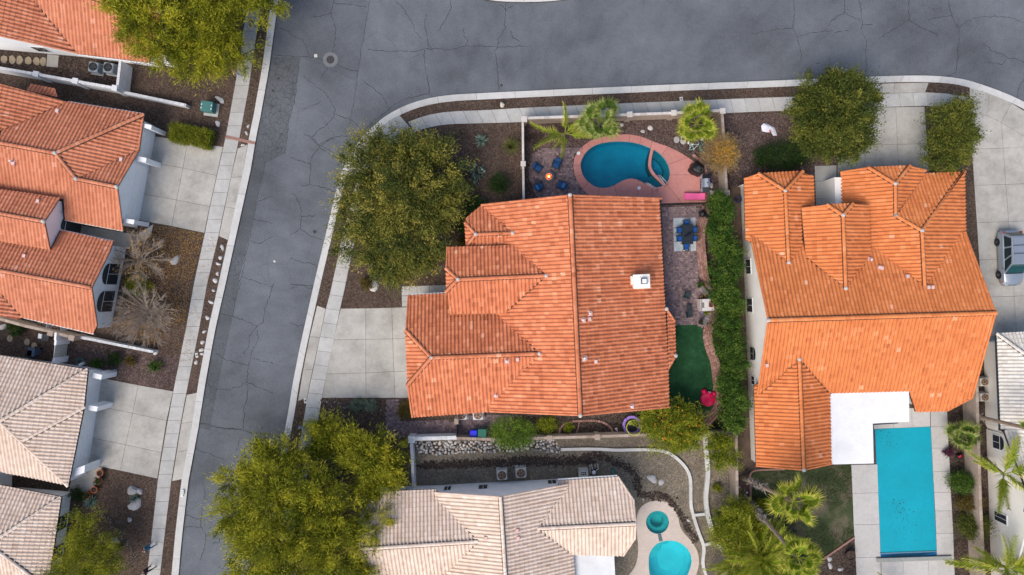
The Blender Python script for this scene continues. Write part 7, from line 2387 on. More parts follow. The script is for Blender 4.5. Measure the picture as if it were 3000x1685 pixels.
# ================================================================== machines beside houses
def ac_unit(label, px, rz, mat, top, s=.85, hgt=.75, z=.1):
 t = thing('air_conditioner', label, 'air conditioner', P(px[0], px[1], z), rz)
 MB().box((0, 0, .03), (s + .18, s + .18, .06)).obj('pad', M_WALK, t, world=False)
 b = MB()
 b.box((0, 0, hgt / 2 + .06), (s, s, hgt), bev=.06)
 for k in range(6):
  b.box((0, 0, .14 + k * hgt * .13), (s + .015, s + .015, .02))
 b.obj('casing', mat, t, world=False)
 g = MB().lathe([(s * .43, 0), (s * .43, .02), (s * .40, .02), (s * .40, -.01), (.02, -.01)], (0, 0, hgt + .062), 22).obj('fan_grille', top, t, world=False)
 for k in range(5):
  a = k * 1.2566
  m = MB().box((0, 0, 0), (s * .30, .10, .012))
  o = m.obj('fan_blade', plain('rusty_blade', (.30, .21, .16), .7, .3, 8) if top is M_RUST else M_CHAR, g, world=False)
  o.location = (math.cos(a) * s * .2, math.sin(a) * s * .2, hgt + .075)
  o.rotation_euler = (.25, 0, a)
 MB().lathe([(.08, 0), (.08, .03), (.01, .04)], (0, 0, hgt + .075), 10).obj('fan_hub', M_CHAR, g, world=False)
 return t
ac_unit('left grey air conditioner in the top left side yard', (289, 204), R(-10), M_CHAR if False else plain('blue_grey_casing', (.22, .26, .30), .5), M_BLACK)
ac_unit('right grey air conditioner in the top left side yard', (332, 206), R(-10), MATS['blue_grey_casing'], M_BLACK)
ac_unit('left air conditioner half under the left orange roof', (141, 950), R(-10), plain('pale_grey_casing', (.55, .57, .62), .5), M_RUST)
ac_unit('right air conditioner half under the left orange roof', (182, 962), R(-10), MATS['pale_grey_casing'], M_RUST)
ac_unit('left air conditioner peeping from under the garage roof', (1355, 1211), R(2), MATS['pale_grey_casing'], M_RUST)
ac_unit('right air conditioner peeping from under the garage roof', (1402, 1211), R(2), MATS['pale_grey_casing'], M_RUST)
ac_unit('left rusty air conditioner beside the tan house', (1471, 1385), R(3.5), M_BEIGE, M_RUST)
ac_unit('right rusty air conditioner beside the tan house', (1526, 1379), R(3.5), M_BEIGE, M_RUST)
ac_unit('upper air conditioner beside the cream house', (2866, 1116), R(2), M_BEIGE, M_RUST, .7)
ac_unit('lower air conditioner beside the cream house', (2867, 1160), R(2), M_BEIGE, M_RUST, .7)
t = thing('pool_heater', 'beige pool heater box beside the tan house wall', 'pool heater', P(1707, 1380, .1), R(3.5))
MB().box((0, 0, .42), (.82, .72, .8), bev=.04).obj('casing', M_BEIGE, t, world=False)
for k in range(6):
 MB().box((-.16 + (k % 3) * .16, -.08 + (k // 3) * .16, .825), (.12, .11, .012)).obj('vent', M_CHAR, t, world=False)
MB().box((0, .30, .80), (.84, .14, .06)).obj('lid', plain('grey_lid', (.36, .37, .37), .6), t, world=False)
t = thing('pool_pump', 'pool pump with white filter lid and pipes by the tan house', 'pool pump', P(1738, 1377, .1), R(3.5))
MB().lathe([(.2, 0), (.2, .35), (.16, .42)], (0, -.1, 0), 14).obj('filter_tank', M_CHAR, t, world=False)
MB().lathe([(.17, .42), (.17, .46), (.1, .50), (.01, .5)], (0, -.1, 0), 14).obj('filter_lid', M_WHITEP, t, world=False)
MB().tube([(.05, 0, .25), (.45, .12, .25)], .12, 10).obj('motor', M_CHAR, t, world=False)
for k, (a, b) in enumerate((((-.3, .55, .3), (-.3, -.1, .3)), ((-.15, .6, .35), (-.1, .1, .35)), ((.15, .62, .3), (.15, .3, .3)), ((.4, .6, .35), (.4, .2, .35)), ((.2, .05, .42), (.45, .2, .42)))):
 MB().tube([a, b], .035, 8).obj('pipe', M_BEIGE, t, world=False)
tag(MB().tube([P(1796, 1372, .2), P(1795, 1393, .2)], [.14, .07], 8).obj('downspout_elbow', M_GREENBOX), 'teal downspout pipe at the corner of the tan house', 'pipe')
for i, (a, b) in enumerate((((1450, 1384), (1454, 1408)), ((1493, 1359), (1486, 1408)))):
 tag(MB().tube([P(*a, .16), P(*b, .5)], .03, 6).obj('wooden_stick', M_WOOD), ['short wooden stick left of the rusty air conditioner', 'long wooden stick between the two rusty air conditioners'][i], 'stick')
t = thing('transformer_box', 'teal green utility transformer box on a concrete pad in the left yard', 'utility box', P(621, 322, .1), R(-8))
MB().box((0, 0, .05), (1.25, 1.15, .1)).obj('pad', M_WALK, t, world=False)
MB().box((-.08, .06, .5), (1.0, .85, .8), bev=.03).obj('cabinet', M_GREENBOX, t, world=False)
MB().box((-.08, .06, .93), (1.06, .9, .06), bev=.02).obj('lid', M_GREENBOX, t, world=False)
for k in range(4):
 MB().box((.36 if k > 1 else -.5, -.12 + .3 * (k % 2), .965), (.07, .14, .02)).obj('sticker', M_WHITEP, t, world=False)
t = thing('drain_channel', 'red brick drain across the left pavement', 'drain', P(705, 410, .1))
for k in range(13):
 p = (664 + k * 6.7, 401 + k * 1.5)
 MB().box(P(p[0], p[1], .135), (.19, .26, .03), R(-12)).obj('brick', M_BLOCK, t)
# fire hydrant
t = thing('fire_hydrant', 'white fire hydrant in the gravel strip by the north kerb', 'fire hydrant', P(1471, 310, .1))
c = P(1471, 310, .1)
MB().lathe([(.17, 0), (.17, .05), (.11, .07), (.11, .48), (.15, .50), (.15, .56), (.11, .60), (.07, .70), (.03, .74)], c, 14).obj('barrel', plain('cream_hydrant', (.66, .62, .50), .5), t, smooth=False)
for a in (0, 2.1, 4.2):
 MB().tube([(c[0], c[1], .5), (c[0] + .2 * math.cos(a), c[1] + .2 * math.sin(a), .5)], [.065, .065], 8).obj('outlet', M_WHITEP, t)
MB().lathe([(.03, .74), (.03, .8), (.01, .8)], c, 6).obj('operating_nut', M_YELLOW, t)
# ================================================================== main yard furniture
def lounge_chair(label, px, rz, pillow):
 t = thing('lounge_chair', label, 'chair', P(px[0], px[1], .12), rz, 'chairs round the fire pit')
 k = .9
 MB().box((0, .02, .34), (.66 * k, .62 * k, .16), bev=.05).obj('seat_cushion', M_BLUE, t, world=False, smooth=True)
 rot = Matrix.Rotation(R(18), 3, 'X')
 o = MB().box((0, 0, .24), (.64 * k, .17, .50), bev=.06).obj('back_cushion', M_BLUE, t, world=False, smooth=True)
 o.location = (0, .30, .36)
 o.rotation_euler = (R(-22), 0, 0)
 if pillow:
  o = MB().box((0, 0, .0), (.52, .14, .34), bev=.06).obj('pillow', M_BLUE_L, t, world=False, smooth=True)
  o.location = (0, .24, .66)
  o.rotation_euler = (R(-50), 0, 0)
 for sx in (-1, 1):
  MB().box((sx * .36, .02, .52), (.07, .66, .05), bev=.015).obj('armrest', M_CHAR, t, world=False)
  for y in (-.29, .33):
   MB().box((sx * .36, y, .25), (.05, .05, .5)).obj('leg', M_CHAR, t, world=False)
 MB().box((0, .02, .22), (.70, .64, .06)).obj('frame', M_CHAR, t, world=False)
 return t
fc = Vector(P2(1607, 520))
for l, p, rz, pl in (('blue cushioned chair upper left of the fire pit', (1576.5, 495), R(52), False), ('blue cushioned chair upper right of the fire pit', (1629.5, 485), R(-22), False), ('blue chair with pale pillow lower left of the fire pit', (1581, 548), R(122), True), ('blue chair with pale pillow lower right of the fire pit', (1641.5, 543.5), R(-115), True)):
 lounge_chair(l, p, rz, pl)
t = thing('fire_pit', 'round dark fire pit table with burning orange flames on the paver patio', 'fire pit', P(1607, 520, .12))
c = P(1607, 520, .12)
MB().lathe([(.44, 0), (.46, .1), (.40, .2), (.42, .38), (.50, .42), (.50, .47), (.28, .47), (.27, .40), (.02, .40)], c, 30).obj('bowl', plain('charcoal_stone', (.055, .065, .085), .6, .15, 4), t)
MB().torus((c[0], c[1], c[2] + .475), .285, .018, 30, 6).obj('glass_ring', plain('warm_ring', (.7, .35, .28), .3), t)
rg = random.Random(8)
for k in range(40):
 a, r = rg.random() * 6.28, .24 * rg.random() ** .5
 MB().rock((c[0] + r * math.cos(a), c[1] + r * math.sin(a), c[2] + .40), (.035, .035, .035), k, 5, 3).obj('ember', emitter('ember', (1, .12, .01), 2.0) if k == 0 else bpy.data.materials['ember'], t)
for k in range(9):
 a, r = rg.random() * 6.28, .13 * rg.random()
 x, y = c[0] + r * math.cos(a), c[1] + r * math.sin(a)
 MB().lathe([(.03, 0), (.055, .06), (.04, .14), (.006, .24)], (x, y, c[2] + .41), 7).obj('flame', M_FLAMECORE if r < .06 else M_FLAME, t, smooth=True)
pl = bpy.data.lights.new('fire_glow', 'POINT')
pl.energy = 4
pl.color = (1, .45, .15)
pl.shadow_soft_size = .15
po = bpy.data.objects.new('fire_glow', pl)
C.objects.link(po)
po.parent = t
po.location = (0, 0, .75)
t = thing('side_table', 'small round dark stool beside the lower left fire pit chair', 'stool', P(1570, 533.5, .12))
c = P(1570, 533.5, .12)
MB().lathe([(.17, .36), (.18, .38), (.17, .40), (.02, .40)], c, 16).obj('top', M_CHAR, t)
for a in (0, 2.1, 4.2):
 MB().tube([(c[0] + .13 * math.cos(a), c[1] + .13 * math.sin(a), .12), (c[0] + .08 * math.cos(a), c[1] + .08 * math.sin(a), .48)], .015, 5).obj('leg', M_CHAR, t)
# dining set on the rug
RZ = R(1.8)
rug = MB().box(P(2006, 687, .130), (1.94, 2.92, .012), R(1.2)).obj('rug', M_RUG)
tag(rug, 'pale blue grey rug under the dining set', 'rug')
def dining_chair(label, px, rz):
 t = thing('dining_chair', label, 'chair', P(px[0], px[1], .135), rz, 'dining chairs on the rug')
 MB().box((0, 0, .44), (.46, .46, .07), bev=.025).obj('seat', M_SEATBLUE, t, world=False)
 for sx in (-1, 1):
  MB().tube([(sx * .25, -.24, 0), (sx * .25, -.22, .42), (sx * .27, .0, .62), (sx * .25, .26, .64)], .022, 6).obj('front_leg', M_BLACK, t, world=False)
  MB().tube([(sx * .24, .30, 0), (sx * .24, .24, .44), (sx * .23, .32, .92)], .022, 6).obj('back_leg', M_BLACK, t, world=False)
 pts = [(math.sin(a) * .25, .32 + .05 * math.cos(a), .93) for a in [(-1 + k * .25) * 1.4 for k in range(9)]]
 MB().tube(pts, .024, 6).obj('top_rail', M_BLACK, t, world=False)
 for k in range(4):
  x = -.15 + k * .1
  MB().tube([(x, .25, .46), (x, .34, .92)], .012, 5).obj('spindle', M_BLACK, t, world=False)
 MB().box((0, 0, .39), (.5, .5, .03)).obj('seat_frame', M_BLACK, t, world=False)
 return t
for l, p, rz in (('blue dining chair at the top end of the table', (2007, 656), 0), ('blue dining chair at the bottom end of the table', (2007, 724), math.pi), ('upper left blue dining chair at the table', (1987, 676), math.pi / 2), ('lower left blue dining chair at the table', (1987, 700), math.pi / 2),
     ('upper right blue dining chair at the table', (2030, 675), -math.pi / 2), ('lower right blue dining chair at the table', (2030, 699), -math.pi / 2)):
 dining_chair(l, p, rz + RZ)
t = thing('dining_table', 'dark smoked glass patio table on the pale rug', 'table', P(2008, 688, .135), RZ)
MB().box((0, 0, .72), (.94, 1.68, .03), bev=.01).obj('top', plain('smoked_glass', (.018, .024, .028), .12, .1, 3, spec=.6), t, world=False)
MB().box((0, 0, .695), (.98, 1.72, .03)).obj('rim', M_BLACK, t, world=False)
for sx in (-1, 1):
 for sy in (-1, 1):
  MB().tube([(sx * .42, sy * .78, 0), (sx * .38, sy * .72, .69)], .03, 7).obj('leg', M_BLACK, t, world=False)
o = MB()
o.tube([(-.30, -.22, .80), (.05, -.02, .82), (.34, .16, .80)], [.05, .11, .07], 8)
o.tube([(-.1, -.18, .78), (.2, .08, .80)], [.08, .08], 7)
tag(o.obj('folded_umbrella', plain('dark_navy_cloth', (.006, .008, .02), .9)), 'folded dark umbrella lying on the patio table', 'umbrella')
um = bpy.data.objects['folded_umbrella']
um.location = P(2008, 688, .135)
um.rotation_euler = (0, 0, RZ)
# grills, lounger, fence
t = thing('covered_grill', 'grill under a black fitted cover on the pink pool deck', 'grill', P(2037, 499, .13), R(-25))
mb = MB()
n = 20
prof = [(.62, 0), (.62, .15), (.56, .5), (.55, .85), (.47, 1.05), (.36, 1.12), (.03, 1.14)]
rg = random.Random(2)
vs, fs = [], []
for i, (r, z) in enumerate(prof):
 for k in range(n):
  a = 2 * math.pi * k / n
  q = (abs(math.cos(a)) ** 4 + abs(math.sin(a)) ** 4) ** -.25
  f = 1 + (.05 * math.sin(a * 7 + 1) * (1 - i / 7)) + rg.gauss(0, .012)
  vs.append((math.cos(a) * q * r * f, math.sin(a) * q * r * .78 * f, z + (rg.gauss(0, .012) if 0 < i else 0)))
for i in range(len(prof) - 1):
 for k in range(n):
  fs.append((i * n + k, i * n + (k + 1) % n, (i + 1) * n + (k + 1) % n, (i + 1) * n + k))
fs.append(tuple((len(prof) - 1) * n + k for k in range(n)))
mb.add(vs, fs).obj('cover', plain('black_vinyl', (.010, .010, .012), .45, .2, 3), t, world=False, smooth=True)
MB().lathe([(.17, 1.13), (.17, 1.15), (.12, 1.16), (.01, 1.16)], (0, 0, 0), 16).obj('logo_patch', M_CHAR, t, world=False)
for sx in (-1, 1):
 for sy in (-1, 1):
  MB().lathe([(.05, 0), (.05, .06), (.01, .06)], (sx * .45, sy * .35, -.005), 8).obj('caster', M_BLACK, t, world=False)
t = thing('gas_grill', 'stainless steel gas grill with closed lid beside the red edging', 'grill', P(2060, 541, .13), R(2))
MB().box((.02, 0, .42), (.6, .85, .78), bev=.02).obj('cart', M_CHAR, t, world=False)
mb = MB()
sec = [(-.30, .82), (-.28, .98), (-.18, 1.10), (.05, 1.15), (.22, 1.08), (.30, .92), (.30, .82)]
for y0, y1 in ((-.38, .38),):
 m = len(sec)
 mb.add([(x + .04, y0, z) for x, z in sec] + [(x + .04, y1, z) for x, z in sec], [tuple(range(m - 1, -1, -1)), tuple(range(m, 2 * m))] + [(k, (k + 1) % m, m + (k + 1) % m, m + k) for k in range(m)])
mb.obj('lid', M_STEEL, t, world=False)
MB().tube([(-.34, -.34, .98), (-.34, .34, .98)], .022, 8).obj('lid_handle', M_STEEL, t, world=False)
for sy in (-1, 1):
 MB().box((0, sy * .60, .82), (.52, .36, .05), bev=.01).obj('side_shelf', M_BLACK if sy > 0 else M_CHAR, t, world=False)
MB().box((-.36, 0, .80), (.10, 1.55, .07), bev=.01).obj('control_panel', M_STEEL, t, world=False)
for k in range(4):
 MB().lathe([(.035, 0), (.035, .05), (.01, .05)], (-.38, -.3 + k * .2, .82), 10).obj('knob', M_BLACK, t, world=False)
MB().lathe([(.06, 1.15), (.06, 1.162), (.01, 1.162)], (.06, 0, 0), 14).obj('thermometer', M_CHAR, t, world=False)
for sx in (-.22, .26):
 for sy in (-.36, .36):
  MB().lathe([(.05, 0), (.05, .06), (.01, .06)], (sx, sy, -.005), 8).obj('caster', M_BLACK, t, world=False)
t = thing('sun_lounger', 'bright pink sun lounger on the pool deck by the black fence', 'sun lounger', P(2033, 577, .13), R(-1))
MB().box((-.28, 0, .30), (1.20, .60, .12), bev=.04).obj('seat_cushion', M_PINKC, t, world=False)
o = MB().box((.28, 0, .05), (.60, .58, .12), bev=.04).obj('back_cushion', M_PINKC, t, world=False)
o.location = (.34, 0, .28)
o.rotation_euler = (0, R(-28), 0)
MB().box((-.86, 0, .31), (.12, .56, .13), bev=.03).obj('foot_roll', M_PINKC, t, world=False)
for sy in (-1, 1):
 MB().tube([(-.9, sy * .30, .22), (.95, sy * .30, .22)], .02, 6).obj('frame_rail', M_CHAR, t, world=False)
 for x in (-.75, .75):
  MB().tube([(x, sy * .30, .0), (x, sy * .30, .22)], .02, 6).obj('leg', M_CHAR, t, world=False)
t = thing('pool_fence', 'black iron pool fence between the pink deck and the patio', 'fence', P(2000, 600, .13))
FA, FB = Vector(P(1936, 601.5, .13)), Vector(P(2062, 598, .13))
d = FB - FA
rzf = math.atan2(d.y, d.x)
for z in (.25, 1.3):
 q = FA.lerp(FB, .5)
 MB().box((q.x, q.y, z), (d.length, .035, .04), rzf).obj('rail', M_BLACK, t)
for k in range(4):
 q = FA.lerp(FB, k / 3)
 MB().box((q.x, q.y, .78), (.06, .06, 1.3), rzf).obj('post', M_BLACK, t)
for k in range(33):
 q = FA.lerp(FB, (k + .5) / 33)
 MB().box((q.x, q.y, .76), (.018, .018, 1.15), rzf).obj('picket', M_BLACK, t)
t = thing('smoker_grill', 'black round smoker with side chute at the end of the patio', 'smoker', P(2052, 629, .12), R(-30))
MB().lathe([(.1, .3), (.24, .36), (.29, .55), (.30, .75), (.24, .88), (.08, .95), (.03, 1.0)], (0, 0, 0), 18).obj('kettle', M_BLACK, t, world=False, smooth=True)
MB().box((.42, 0, .70), (.55, .26, .22), bev=.03).obj('side_tray', M_BLACK, t, world=False)
for a in (0.5, 2.6, 4.7):
 MB().tube([(.2 * math.cos(a), .2 * math.sin(a), .4), (.3 * math.cos(a), .3 * math.sin(a), 0)], .018, 6).obj('leg', M_BLACK, t, world=False)
MB().tube([(-.05, .05, .98), (-.05, -.06, .98)], .015, 6).obj('lid_handle', M_STEEL, t, world=False)
# curved benches and fireplace block
def curved_bench(label, pts, n):
 t = thing('curved_bench', label, 'bench', P(*pts[len(pts) // 2], .12))
 ln = chaikin(pts, 2)
 o, i_ = offset(ln, 7.0), offset(ln, -7.0)
 ob, ib = offset(ln, 6.2), offset(ln, -6.2)
 MB().prism(W(resample(ob, 12), .45) + W(resample(ib, 12), .45)[::-1], .12, .48).obj('base', M_CREAMTOP, t)
 for k in range(n):
  ts = [k / n, (k + 1) / n]
  mb = MB()
  mb.tone = .3 + .7 * random.random() ** 2
  w = W([at_len(o, a) for a in ts], .5) + W([at_len(i_, a) for a in reversed(ts)], .5)
  mb.prism(shrink(w, .014), .48, .535).obj('slat', M_SLATE, t)
 return t
Z6 = zoomed(1980, 820, 9.646)
curved_bench('upper curved slat bench beside the patio fireplace', Z6((710, 190), (790, 290), (870, 390), (925, 520)), 14)
curved_bench('lower curved slat bench beside the patio fireplace', Z6((970, 880), (950, 980), (880, 1110), (765, 1290)), 14)
t = thing('outdoor_fireplace', 'square cream patio fireplace block between the two curved benches', 'fireplace', P(2072, 893, .12))
w = W(Z6((690, 552), (1062, 532), (1085, 862), (710, 885)), 1.1)
MB().prism(w, .12, 1.05).obj('block_body', M_CREAMTOP, t)
wt = [(p[0] + (.02 if i in (1, 2) else 0), p[1]) for i, p in enumerate(w)]
MB().prism(W(Z6((742, 549), (1064, 530), (1088, 864), (750, 886)), 1.12), 1.05, 1.12).obj('top_slab', plain('pale_plaster_top', (.60, .57, .56), .85, .06, 2), t)
for a, b in (((705, 560), (645, 742)), ((760, 640), (640, 790))):
 pass
MB().prism(W(Z6((712, 642), (790, 638), (792, 790), (716, 792)), 1.0), .9, 1.125).obj('hearth_slats', M_SLATE, t)
for y0, y1 in ((562, 632), (798, 872)):
 MB().prism(W(Z6((712, y0), (742, y0), (748, y1), (716, y1)), 1.0), .9, 1.10).obj('corner_slats', M_SLATE, t)
MB().prism(W(Z6((795, 640), (798, 640), (800, 790), (797, 790)), 1.1), 1.0, 1.13).obj('firebox_edge', M_BLACK, t)
def pot(label, px, r, hgt, mat, plant=None, seed=1, sq=None, z=.12, leafn=14, leaf=(.10, .028)):
 t = thing('plant_pot', label, 'plant pot', P(px[0], px[1], z))
 c = P(px[0], px[1], z)
 MB().lathe([(r * .7, 0), (r, hgt * .85), (r * 1.06, hgt * .86), (r * 1.06, hgt), (r * .88, hgt), (r * .84, hgt * .8), (.01, hgt * .78)], c, 18, sq).obj('pot', mat, t)
 MB().lathe([(r * .83, hgt * .8), (r * .5, hgt * .82), (.01, hgt * .83)], c, 14, sq).obj('soil', M_DIRT, t)
 if plant is not None:
  me, _ = crown_mesh('plant', (c[0], c[1], c[2] + hgt + r * .4), (r * 1.1, r * 1.1, r * .8), plant, leafn, 16, leaf, seed, clump=r * .35)
  shift(me, ORG[t])
  link('plant', me, t)
 return t
pot('dark pot with leafy plant at the upper bench end', Z6((650, 150))[0], .24, .4, M_CHAR, M_HEDGE, 11)
pot('dark pot with orange flowers between bench and fireplace', Z6((742, 480))[0], .2, .34, M_CHAR, M_GOLD, 12, leafn=6)
pot('blue pot with yellow green plant below the fireplace', Z6((805, 935))[0], .2, .34, plain('cobalt_glaze', (.02, .14, .42), .3), M_CITRUS, 13)
pot('black pot at the lower bench end by the turf', Z6((675, 1195))[0], .18, .34, M_BLACK, M_DARKSH, 14, leafn=6)
pot('black round pot on the patio fireplace', Z6((1020, 595))[0], .17, .26, M_BLACK, M_CITRUS, 15, z=1.12, leafn=4)
pot('square terracotta pot on the patio fireplace', Z6((972, 708))[0], .19, .26, M_TERRA, None, 16, 6, z=1.12)
for i, p in enumerate(ZL3((965, 475), (950, 550), (910, 632), (845, 685))):
 pot('terracotta pot beside the tan house path, %s from the driveway' % ordn[i], p, .28, .42, M_TERRA, M_DARKSH if i in (1, 3) else None, 20 + i)
pot('round dark pot in the planting corner below the lawn', ZR3((1100, 1188))[0], .42, .5, plain('dark_brown_pot', (.045, .028, .024), .7), None, 31)
pot('small dark pot by the wall near the leaning palms', ZR3((250, 497))[0], .18, .3, M_CHAR, None, 32)
# patio chairs near the turf
def mesh_chair(label, px, rz):
 t = thing('patio_chair', label, 'chair', P(px[0], px[1], .12), rz)
 MB().box((0, 0, .40), (.52, .50, .05), bev=.015).obj('seat', plain('charcoal_sling', (.030, .045, .048), .8), t, world=False)
 o = MB().box((0, .02, .26), (.52, .04, .50), bev=.012).obj('backrest', MATS['charcoal_sling'], t, world=False)
 o.location = (0, .24, .40)
 o.rotation_euler = (R(-20), 0, 0)
 for sx in (-1, 1):
  MB().box((sx * .29, .0, .58), (.05, .5, .03)).obj('armrest', M_CHAR, t, world=False)
  for y in (-.24, .26):
   MB().tube([(sx * .28, y, .0), (sx * .28, y, .57)], .016, 6).obj('leg', M_CHAR, t, world=False)
 return t
mesh_chair('upper charcoal patio chair with a blue cup facing the fireplace', Z6((300, 440))[0], R(70))
mesh_chair('lower charcoal patio chair facing the fireplace', Z6((355, 950))[0], R(105))
t = thing('ottoman', 'round charcoal ottoman above the lower patio chair', 'ottoman', P(*Z6((345, 770))[0], .12))
c = P(*Z6((345, 770))[0], .12)
MB().lathe([(.2, .30), (.23, .33), (.23, .38), (.18, .41), (.02, .42)], c, 18).obj('cushion', MATS['charcoal_sling'], t)
for a in (.4, 2.0, 3.5, 5.1):
 MB().tube([(c[0] + .18 * math.cos(a), c[1] + .18 * math.sin(a), .12), (c[0] + .16 * math.cos(a), c[1] + .16 * math.sin(a), .44)], .014, 5).obj('leg', M_CHAR, t)
p = Z6((308, 518))[0]
tag(MB().lathe([(.05, 0), (.06, .13), (.05, .13), (.045, .03), (.01, .03)], P(*p, .55), 12).obj('cup', plain('blue_cup', (.03, .16, .30), .4)), 'blue cup on the upper patio chair', 'cup')
tag(MB().lathe([(.02, -.1), (.08, -.06), (.11, 0), (.08, .06), (.02, .1)], P(*Z6((993, 222))[0], .85), 12).obj('garden_ball', plain('white_blue_ball', (.55, .62, .75), .3)), 'small pale ball at the hedge behind the upper bench', 'ball')
# toy, trampoline, bins
t = thing('toy_sandbox', 'magenta plastic toy sandbox with ribbed round lid in the turf corner', 'sandbox', P(2072, 1168, .12), R(-12))
n = 26
mb = MB().lathe([(.60, 0), (.66, .12), (.66, .24), (.58, .28)], (0, 0, 0), n)
mb.obj('tub', M_MAGENTA, t, world=False)
mb = MB()
vs, fs = [], []
for i, (r, z) in enumerate(((.64, .25), (.60, .33), (.45, .38), (.28, .40), (.06, .40))):
 for k in range(n * 2):
  a = math.pi * k / n
  vs.append((math.cos(a) * r, math.sin(a) * r, z + (.018 if k % 2 and 0 < i < 4 else 0)))
for i in range(4):
 for k in range(n * 2):
  fs.append((i * n * 2 + k, i * n * 2 + (k + 1) % (n * 2), (i + 1) * n * 2 + (k + 1) % (n * 2), (i + 1) * n * 2 + k))
fs.append(tuple(4 * n * 2 + k for k in range(n * 2)))
mb.add(vs, fs).obj('lid', M_MAGENTA, t, world=False)
for sx in (-1, 1):
 MB().lathe([(.22, 0), (.25, .10), (.24, .22), (.14, .32), (.02, .35)], (sx * .44, .56, 0), 14).obj('claw', M_MAGENTA, t, world=False, smooth=True)
for sx in (-.09, .05):
 MB().lathe([(.02, -.05), (.05, 0), (.02, .05)], (sx, .64, .34), 8).obj('eye', M_WHITEP, t, world=False)
t = thing('trampoline', 'small round trampoline with purple pad beside the side wall', 'trampoline', P(1849, 1243, .12))
c = P(1849, 1243, .12)
MB().lathe([(.82, .40), (.82, .44), (.60, .44), (.60, .40)], c, 34).obj('pad', M_PURPLE, t)
MB().lathe([(.60, .41), (.60, .415), (.01, .40)], c, 30).obj('mat', plain('black_mat', (.008, .010, .016), .7), t)
for k in range(6):
 a = k * 1.047 + .2
 q = (c[0] + .80 * math.cos(a), c[1] + .80 * math.sin(a))
 MB().tube([(q[0], q[1], .1), (q[0], q[1], 1.6)], .02, 6).obj('net_pole', M_CHAR, t)
 b = k * 1.047 + 1.247
 MB().tube([(c[0] + .58 * math.cos(a), c[1] + .58 * math.sin(a), .46), (c[0] + .58 * math.cos(b), c[1] + .58 * math.sin(b), .46)], .014, 5).obj('mat_edge', plain('red_webbing', (.32, .02, .07), .7), t)
MB().torus((c[0], c[1], 1.6), .64, .03, 36, 6).obj('top_ring', M_LIME, t)
tag(MB().lathe([(.02, -.02), (.20, .0), (.20, .02), (.16, .03), (.01, .03)], (c[0] - .16, c[1] + .2, .56), 18).obj('toy_disc', plain('olive_disc', (.25, .25, .06), .5)), 'round olive disc lying on the trampoline mat', 'toy')
def bin_(label, px, mat, rz, s=1.0):
 t = thing('wheelie_bin', label, 'bin', P(px[0], px[1], .12), rz)
 MB().box((0, 0, .48 * s), (.54 * s, .58 * s, .92 * s), 0, 1.12, bev=.03).obj('body', mat, t, world=False)
 MB().box((0, -.02, .98 * s), (.66 * s, .74 * s, .09), bev=.03).obj('lid', mat, t, world=False)
 MB().tube([(-.26 * s, .40 * s, .93 * s), (.26 * s, .40 * s, .93 * s)], .022, 6).obj('handle', mat, t, world=False)
 for sx in (-1, 1):
  MB().lathe([(.02, -.03), (.11, -.03), (.11, .03), (.02, .03)], (0, 0, 0), 12).obj('wheel', M_RUBBER, t, world=False).matrix_local = Matrix.Translation((sx * .29 * s, .28 * s, .11)) @ Matrix.Rotation(math.pi / 2, 4, 'Y')
 return t
bin_('blue recycling bin against the side wall', (1389, 1267), M_BLUEBIN, R(180), .95)
bin_('green rubbish bin next to the blue one', (1414, 1264), M_GREENBIN, R(178), 1.12)
bin_('dark blue bin in the cluttered side yard at lower left', (113, 1029), plain('dull_blue_plastic', (.06, .10, .16), .6), R(-8), .95)
bin_('black bin in the cluttered side yard at lower left', (106, 1033), M_BLACK, R(-8), .95)
tag(MB().box(P(91, 1034, .25), (.35, .28, .3), .2, .8).obj('lime_bucket', plain('lime_plastic', (.16, .45, .08), .5)), 'lime green bucket in the cluttered side yard', 'bucket')
t = thing('garden_cart', 'dark cart with pale tray among clutter by the brown wall', 'cart', P(128, 990, .1))
MB().box(P(128, 988, .45), (.9, .55, .12), R(-10), 1.1).obj('tray', M_CHAR, t)
MB().box(P(118, 985, .55), (.3, .4, .12), R(-10)).obj('load', M_WHITEP, t)
for q in ((120, 992), (137, 993)):
 MB().lathe([(.02, -.04), (.16, -.04), (.16, .04), (.02, .04)], (0, 0, 0), 12).obj('wheel', M_RUBBER, t, world=False).matrix_local = Matrix.Translation(Vector(P(q[0], q[1], .28)) - ORG[t]) @ Matrix.Rotation(math.pi / 2, 4, 'X')
t = thing('hose_reel', 'coiled hose and white tap box at the tan garage corner', 'hose', P(237, 1062, .1))
for k in range(4):
 MB().torus(P(235, 1060, .14 + k * .03), .36 - k * .03, .022, 22, 5).obj('hose_coil', M_GREENBOX, t)
MB().box(P(240, 1067, .3), (.4, .22, .3), .5).obj('tap_box', M_WHITEP, t)
